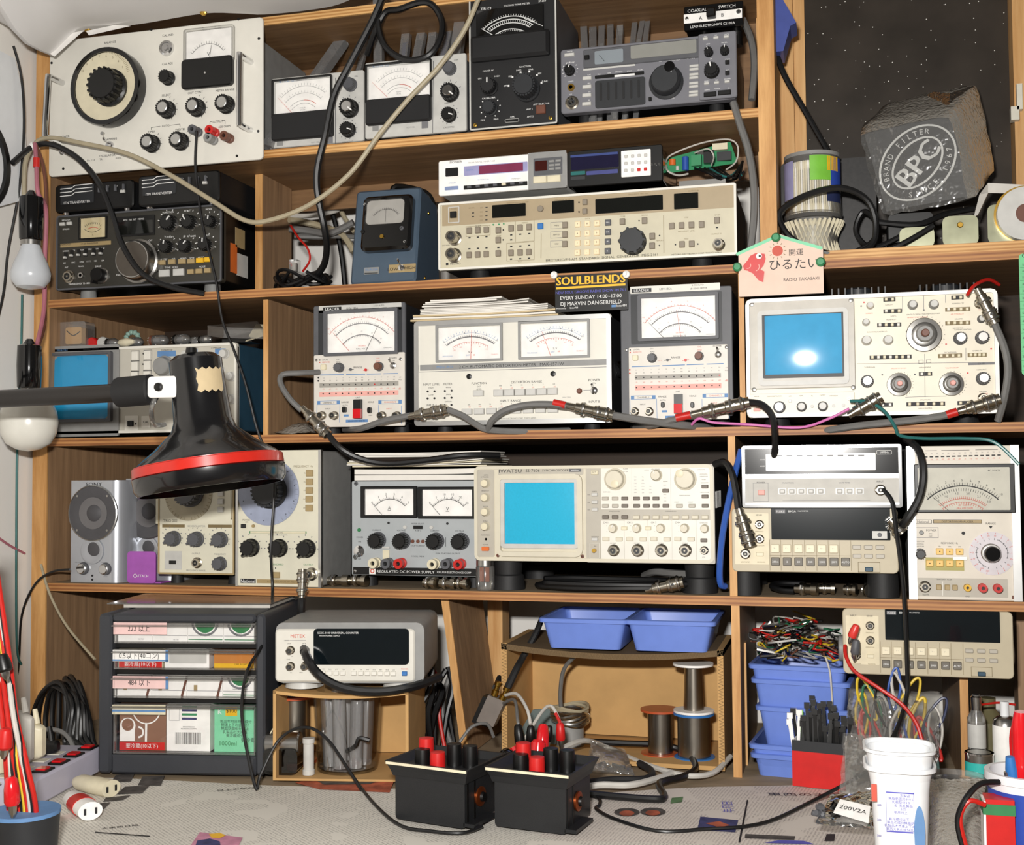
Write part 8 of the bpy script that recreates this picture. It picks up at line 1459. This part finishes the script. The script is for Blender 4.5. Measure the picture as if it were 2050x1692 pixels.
for l,pts,r,m in (
 ('black cable hanging from the top past the level meters to the second shelf',[(772,-20,-.02),(745,43,-.02),(698,133,-.02),(668,193,-.02),(650,275,-.02),(637,328,-.018),(634,364,-.015),(638,402,-.01),(649,455,0),(654,494,.02),(649,529,.04),(632,553,.055)],.0052,'cableblack'),
 ('black cable forming a big loop in front of the component tubes',[(770,-30,-.006),(757,40,-.006),(768,88,-.006),(798,114,-.006),(830,120,-.006),(862,108,-.006),(882,75,.0),(884,40,.005),(866,10,.0),(840,5,-.004),(800,18,-.006),(772,24,-.006),(752,60,.0),(735,110,.02)],.0046,'cableblack'),
 ('long beige cable swagged across the front from the top to the chrome handle',[(965,-20,-.03),(930,60,-.03),(880,132,-.03),(820,196,-.03),(760,268,-.032),(700,348,-.034),(620,410,-.036),(540,441,-.038),(490,441,-.04),(425,402,-.04),(340,350,-.04),(255,308,-.045),(160,286,-.05),(100,276,-.05),(70,288,-.05),(50,330,-.06),(48,420,-.06)],.0036,'cablebeige'),
 ('black cable draped over the olive transceiver from the chrome handle',[(25,326,-.09),(62,296,-.055),(95,288,-.052),(130,300,-.05),(165,325,-.045),(200,370,-.04),(225,430,-.035),(245,490,-.03),(285,548,-.025),(345,575,-.012),(410,588,.0)],.0044,'cableblack'),
 ('thin grey lead from the cream oscillator output running down past the lamp',[(394,262,-.03),(391,330,-.03),(398,400,-.03),(410,470,-.03),(432,560,-.03),(445,640,-.03),(468,700,-.03),(492,770,-.03),(515,860,-.03),(545,940,-.03),(548,1000,-.03),(542,1100,-.03),(545,1195,-.03),(530,1280,-.14),(496,1340,-.2),(484,1410,-.205),(490,1480,-.21),(512,1578,-.22),(522,1550,-.21),(560,1480,-.19),(610,1456,-.185),(655,1480,-.18),(700,1545,-.185),(740,1605,-.19),(790,1655,-.2)],.0020,'cableblack'),
 ('grey coaxial cable beside the post dropping from the transceiver shelf',[(1468,205,.0),(1482,250,-.004),(1498,300,-.004),(1508,360,-.004),(1510,420,-.004),(1504,490,.0),(1498,530,.01)],.0050,'cablegrey'),
 ('grey coaxial cable arching behind the coaxial switch',[(1488,40,.06),(1504,80,.04),(1510,130,.03),(1505,200,.02)],.0048,'cablegrey'),
 ('grey lead bent out of the shelf beside the first two-channel meter',[(640,745,.01),(600,747,-.01),(566,750,-.02),(562,768,-.025),(580,798,-.028),(604,822,YF)],.0042,'cablegrey'),
 ('black coaxial cable falling from the plug across the manuals',[(656,868,YF),(680,896,-.028),(720,918,-.02),(775,928,-.012),(850,922,-.006),(930,912,.0),(1000,912,.03)],.0045,'cableblack'),
 ('thick grey lead sagging below the first two-channel meter',[(690,860,.04),(722,858,-.012),(770,842,-.025),(822,832,YF)],.0046,'cablegrey'),
 ('grey lead from the distortion meter input dropping to the shelf',[(895,820,YF),(925,832,-.02),(950,848,-.012),(980,861,-.006),(1060,864,.005),(1140,862,.04)],.0046,'cablegrey'),
 ('grey lead arching over the distortion meter buttons',[(976,862,-.006),(985,842,-.018),(1010,822,YF),(1050,811,YF),(1095,809,YF),(1134,813,YF)],.0046,'cablegrey'),
 ('thick grey lead curving under the second two-channel meter',[(1228,832,YF),(1265,838,-.028),(1320,846,-.022),(1380,853,-.004),(1425,856,.04)],.0052,'cablegrey'),
 ('short grey lead running into the red-taped plug',[(1270,856,.04),(1305,852,-.008),(1340,842,-.022),(1388,830,YF)],.0044,'cablegrey'),
 ('black lead hooking over the third shelf edge',[(1496,805,YF),(1525,810,-.026),(1545,832,-.028),(1551,868,-.022),(1551,905,-.01),(1545,930,.01)],.0044,'cableblack'),
 ('pink and blue wire trailing along the third shelf edge',[(1385,850,-.01),(1400,838,-.02),(1430,846,-.018),(1500,850,-.012),(1600,856,-.012),(1660,838,-.02),(1700,818,-.024)],.0018,'cablemag'),
 ('teal wire drooping from the oscilloscope over the shelf edge',[(1702,803,-.02),(1740,805,-.028),(1772,825,-.03),(1792,855,-.026),(1802,872,-.02),(1850,878,-.01),(1930,878,.0),(1990,885,.0),(2040,930,-.005)],.0022,'tealdk'),
 ('grey lead hanging down the end of the large oscilloscope',[(1992,650,-.025),(2012,700,-.03),(2018,745,-.03),(2010,800,-.025),(1998,842,-.01)],.0046,'cablegrey'),
 ('grey lead lying under the large oscilloscope feet',[(1600,864,.05),(1650,862,.005),(1720,852,-.01),(1820,842,-.02),(1890,832,YF),(1915,824,YF)],.0046,'cablegrey'),
 ('black lead arching from the counter beside the tall meter',[(1812,878,.0),(1838,900,-.02),(1848,945,-.03),(1840,995,-.03),(1815,1040,-.03),(1798,1062,-.02)],.0048,'cableblack'),
 ('thin black lead from the counter input down over two shelves',[(1768,980,-.02),(1786,1005,-.03),(1794,1060,-.032),(1806,1150,-.032),(1812,1230,-.032),(1816,1330,-.03),(1816,1390,-.03),(1800,1450,-.06),(1780,1490,-.08)],.0028,'cableblack'),
 ('blue cable hanging between the cream oscilloscope and the upright',[(1484,900,-.003),(1466,970,-.008),(1448,1060,-.008),(1441,1130,-.008),(1442,1168,-.003),(1452,1174,.005)],.0042,'cableblue'),
 ('black lead curling from the upright to the multimeter plug',[(1430,930,.0),(1452,926,-.01),(1466,950,-.018),(1474,990,-.02),(1478,1020,-.022)],.0046,'cableblack'),
 ('black coaxial cable sweeping from the tall oscillator across the universal counter',[(604,1200,-.04),(603,1260,-.07),(612,1310,-.178),(640,1352,-.182),(690,1378,-.172),(760,1385,-.155),(830,1374,-.135),(880,1355,-.09)],.0058,'cableblack'),
 ('red lead running from the lower multimeter into the wire bag',[(1692,1292,-.025),(1694,1315,-.035),(1712,1345,-.045),(1760,1378,-.055),(1805,1410,-.06),(1835,1450,-.07),(1850,1500,-.08)],.0024,'cablered'),
 ('grey cable dropping inside the corrugated box',[(1160,1306,.03),(1130,1338,.05),(1122,1385,.06),(1124,1432,.07)],.003,'cablegrey'),
 ('thin clear lead hanging over the blue bins',[(1652,1315,.0),(1662,1350,.0),(1667,1430,.0)],.0012,'cablewhite')): cable(l,pts,r,m)
for l,p0,p1,r,tp in (('coaxial plug at the end of the bent grey lead by the partition',(604,816,YF),(656,870,YF),.0085,0),('coaxial plug pair across the gap by the distortion meter input',(818,834,YF),(896,820,YF),.0085,0),('red-taped coaxial plug at the right input of the distortion meter',(1134,812,YF),(1228,832,YF),.0085,1),('red-taped coaxial plug in front of the upright by the second level meter',(1385,830,YF),(1500,805,YF),.0085,1),('coaxial plug hanging at the oscilloscope corner',(1956,578,YF),(1992,648,YF),.0085,0),('red-taped coaxial plug at the oscilloscope lower corner',(1918,824,YF),(2002,799,YF),.0085,1),('coaxial plug with teal wire below the oscilloscope controls',(1698,832,YF),(1764,794,YF),.0085,0),('coaxial plug hanging in front of the beige multimeter inputs',(1479,1018,-.024),(1502,1094,-.024),.0095,0),('coaxial plug hanging below the tall oscillator output',(604,1206,-.04),(606,1140,-.03),.0078,0),('coaxial ring plug at the multimeter corner by the tall meter',(1782,1040,-.02),(1806,1068,-.02),.010,0)): plug(l,p0,p1,r,tape=tp)
cable('red wires at the corner above the large oscilloscope',[(1936,592,-.015),(1950,572,-.01),(1978,560,.01),(2000,570,.03)],.0022,'cablered','wire')
# coil of leads and loose adapters on the fourth shelf
zs=ZD+.0048;C_=at(1230,1165,.03);pts=[(C_.x+(.10+.006*(i % 3))*cos(i*.62)+.0,.04+(.034)*sin(i*.62),zs+.0016*(i // 4)) for i in range(26)]
thing('cable_coil',B().tube(pts,.0046,8,4),'cableblack','black coaxial cable coiled under the cream oscilloscope','cable');thing('grey_lead',B().tube([(C_.x+.03,.1,zs+.012),(C_.x+.05,.07,zs+.02),(C_.x+.08,.05,zs+.02),(C_.x+.12,.03,zs+.02)],.005,8),'cablegrey','grey lead crossing the black coil under the oscilloscope','cable');plug('red-collared plug lying on the black cable coil',(1292,1182,.012),(1368,1165,.012),.0095,tape=0)
for i,(x,y,x2,y2,Y,l) in enumerate(((652,1163,700,1160,.03,'long brass adapter beside the tall oscillator'),(702,1164,738,1160,.035,'stubby adapter next to the long one'),(850,1167,880,1170,.02,'threaded adapter under the power supply, first of three'),(880,1172,912,1168,.015,'bright adapter under the power supply, middle of three'),(912,1172,940,1174,.02,'adapter under the power supply nearest the glass valve'),(1592,1184,1640,1188,.03,'long adapter under the beige multimeter with black tail'),(1640,1180,1672,1186,.04,'adapter in the middle of the group under the multimeter'),(1690,1192,1716,1178,.03,'round-faced adapter under the multimeter'),(1732,1196,1744,1172,.03,'upright adapter beside the multimeter foot'))):
    a=at(x,y,Y);e=at(x2,y2,Y);a.z=e.z=ZD+.009;plug(l,(0,0,0),(1,1,1),.0085) if False else None
    r=.0082;g=Grp('coaxial_adapter',V(((a.x+e.x)/2,Y,ZD)),l,'connector','coaxial adapters');ax=e-a;L_=ax.length;g.part(B().lathe([(r*.7,0),(r*.7,L_*.2),(r,L_*.22),(r,L_*.45),(r*.75,L_*.47),(r*.75,L_*.7),(r*1.05,L_*.72),(r*1.05,L_*.97),(r*.5,L_)],a,ax+V((0,-.004*(i % 3),0)),16),'shell','nickel',True);g.part(B().lathe([(r*1.08,L_*.28),(r*1.12,L_*.33),(r*1.08,L_*.38)],a,ax+V((0,-.004*(i % 3),0)),10),'knurl','chrome',True)
cable('black pigtail coiled behind the adapters under the multimeter',[(1590,1184,.03),(1565,1182,.035),(1545,1174,.05),(1560,1168,.07),(1610,1170,.08)],.004,'cableblack')
c=at(966,1180,.004);zt=ZD+.0005;g=Grp('vacuum_tube',(c.x,.018,zt),'glass valve standing at the power supply corner','vacuum tube','small glass valves');g.part(B().lathe([(.012,0),(.0135,.006),(.0135,.032),(.009,.04),(.003,.044)],(c.x,.018,zt),(0,0,1),20),'envelope','clear',True);g.part(B().box(c.x-.007,c.x-.001,.014,.02,zt+.012,zt+.032),'electrode','copper');g.part(B().box(c.x+.001,c.x+.007,.014,.02,zt+.012,zt+.032),'electrode','copper');g.part(B().lathe([(.013,0),(.013,.008)],(c.x,.018,zt+.034),(0,0,1),16),'top_mica','steel',True)
g=Grp('film_bag',at(590,858,.03),'crumpled grey film bag on the third shelf by the partition','plastic bag');a,e=at(548,858,.03),at(640,858,.03);b=B();rr=random.Random(6);n=8
vs=[V((a.x+(e.x-a.x)*i/n,.015+.06*j/n,ZC+.001+.016*sin(pi*i/n)*sin(pi*j/n)+rr.random()*.003)) for j in range(n+1) for i in range(n+1)];b.add(vs,[(j*(n+1)+i,j*(n+1)+i+1,(j+1)*(n+1)+i+1,(j+1)*(n+1)+i) for j in range(n) for i in range(n)]);g.part(b,'film','bubble',True,ang=80)
# ---- bench cables ----
def bcab(label,pts,r,m,z=.0): return thing('cable',B().tube([atz(x,y,r+.004+h+z) for x,y,h in pts],r,8),m,label,'cable')
bcab('pale grey cable winding across the bench in front of the corrugated box',[(1125,1498,.03),(1170,1483,.03),(1216,1497,.006),(1283,1527,.002),(1349,1548,.002),(1391,1554,.002),(1430,1546,.002),(1462,1515,.01)],.0036,'cablewhite');bcab('black cable looping through the solder spools to the bench',[(1164,1484,.012),(1243,1488,.012),(1322,1492,.012),(1370,1505,.006),(1393,1535,.002),(1370,1554,.002),(1320,1568,.002),(1330,1595,.0),(1300,1600,.0),(1160,1588,.0)],.0044,'cableblack')
bcab('pale flat cable lying beside the lead-filled battery box',[(1150,1582,.002),(1200,1572,.004),(1260,1572,.004),(1312,1560,.002),(1345,1548,.002)],.0042,'cablewhite');bcab('dark cable bundle end behind the lead-filled battery box',[(1150,1572,.006),(1220,1562,.006),(1290,1560,.004),(1305,1545,.004),(1280,1528,.006)],.0046,'rubber')
bcab('thin black wire snaking over the newspaper to the white tubs',[(1162,1588,0),(1198,1598,0),(1200,1612,0),(1194,1620,0),(1231,1640,0),(1318,1664,0),(1412,1660,0),(1490,1655,0),(1552,1640,0),(1630,1602,.004),(1692,1570,.02),(1735,1545,.03)],.0022,'cableblack')
bcab('black wire along the front of the capless battery box',[(700,1545,.0),(745,1605,0),(800,1652,0),(860,1664,0),(925,1668,0),(965,1655,0)],.002,'cableblack')
for l,pts,m in (('white clip lead rising from the radio module to the battery box',[(1012,1392,-.02),(1035,1390,-.04),(1055,1420,-.07),(1062,1450,-.085)],'cablewhite'),('white clip lead arching to the red banana plug',[(1050,1480,-.05),(1085,1425,-.06),(1105,1415,-.07),(1122,1448,-.085)],'cablewhite'),('grey clip lead arching over the capless battery box',[(920,1486,-.06),(945,1455,-.05),(975,1450,-.05),(988,1475,-.07)],'cablegrey'),('thin grey lead from the aerial sockets to the black clip',[(1008,1408,-.01),(1030,1402,-.04),(1036,1440,-.08),(1038,1455,-.085)],'cablegrey'),('red sleeve lead above the red banana plug',[(1112,1428,-.08),(1118,1440,-.083),(1122,1448,-.085)],'cablered'),('black lead lying across the battery box trays',[(905,1515,-.14),(945,1505,-.15),(985,1530,-.15),(1010,1560,-.17)],'cableblack')): cable(l,pts,.0022,m,'clip_lead')
# black cables crowding beside the counter and behind the power strip
rr=random.Random(15)
for i in range(9): x=838+i*7;cable(['first','second','third','fourth','fifth','sixth','seventh','eighth','ninth'][i]+' black cable counted from the counter in the gap by the slanting board',[(x+rr.uniform(-8,30),1330+rr.uniform(-10,30),.02+.015*i),(x+rr.uniform(0,30),1380,.01+.015*i),(x+rr.uniform(-5,15),1430,.015*i),(x+rr.uniform(-10,20),1500,.01+.012*i)],.0042 if i != 5 else .003,'cableblack' if i not in (5,7) else ('cablered' if i == 5 else 'cablegrey'),'gap_cable')
for i in range(8):
    o_=9*i;cable(['first','second','third','fourth','fifth','sixth','seventh','eighth'][i]+' black mains cable from the wall in the tangle behind the power strip',[(70+o_*1.3,1480,-.01-.008*i),(64+o_*1.5,1440-rr.uniform(0,20),-.01-.005*i),(85+o_,1390-rr.uniform(0,35),-.03),(120+o_*.6,1375+rr.uniform(-10,25),-.06),(140+o_*.6,1420+rr.uniform(-15,20),-.09),(130+o_*.9,1480+rr.uniform(-10,15),-.10),(165+o_*.5,1500,-.11)],.0036,'cableblack','mains_cable')
cable('grey mains flex arching over the power strip',[(66,1512,-.16),(68,1480,-.16),(85,1462,-.16),(125,1466,-.17),(148,1500,-.18),(150,1560,-.2),(148,1588,-.21)],.0032,'cablegrey','mains_flex')
# bundle of test leads at the picture edge, standing in a black cup
cu=Grp('lead_cup',atz(52,1730,.001),'black cup with a blue lining holding the test leads','cup');cc=atz(50,1735,.001);zt=at(50,1625,cc.y).z;cu.part(B().lathe([(.030,0),(.034,zt),(.031,zt),(.028,.004)],cc,(0,0,1),32),'cup_wall','charcoal',True);cu.part(B().lathe([(.0305,zt-.004),(.0345,zt-.003),(.0345,zt+.001),(.031,zt+.001)],cc,(0,0,1),32),'blue_rim','inkblue',True)
YB_=cc.y;HK=0
hk=at(-42,1070,YB_+.012);thing('lead_hook',B().tube([V((-1.2145,hk.y,hk.z+.004)),hk+V((-.03,0,.002)),hk+V((.004,0,-.003)),hk+V((.016,0,-.003)),hk+V((.02,0,.014))],.003,8),'steel','steel hook rod on the left wall from which the test leads hang','hook')
lc=['cablered','cablered','cablewhite','cableblack','cablered','cableblack','cableyellow','cablered','cablewhite','cableblack','cablered'];nm=['outermost','second','third','fourth','fifth','sixth','seventh','eighth','ninth','tenth','innermost']
for i,m in enumerate(lc): cable(nm[i]+' of the hanging test leads by the left wall, '+m[5:]+' insulation',[HK+i,(-22+i*3,1240,YB_+.006),(-8+i*3,1340,YB_),(4+i*2.8,1430,YB_-.012+.004*(i % 4)),(12+i*4.2,1530,YB_-.01),(18+i*5.4,1620,YB_-.006),(30+i*4,1700,YB_+.002*(i % 3))],.0026,m,'test_lead')
for l,a,e,m in (('red insulated clip among the leads at the bench corner',(22,1555),(26,1640),'redgloss'),('dark red clip higher in the lead bundle',(12,1458),(6,1520),'red'),('black clip with silver jaw high in the lead bundle',(2,1310),(14,1362),'black')): croc(l,at(*a,YB_-.03),at(*e,YB_-.03),m,.0075)
# right corner wires
cable('black wire arching over the red packet',[(2000,1566,-.36),(1962,1570,-.37),(1932,1602,-.38),(1917,1645,-.38),(1928,1700,-.38)],.0028,'cableblack','wire');cable('red wire arching beside the red packet',[(1972,1612,-.375),(1940,1604,-.38),(1922,1640,-.38),(1935,1700,-.38)],.0024,'cablered','wire');cable('red wire between the bottle and the spray can',[(1965,1411,.02),(2000,1407,.0),(2032,1411,-.02)],.0014,'cablered','wire')
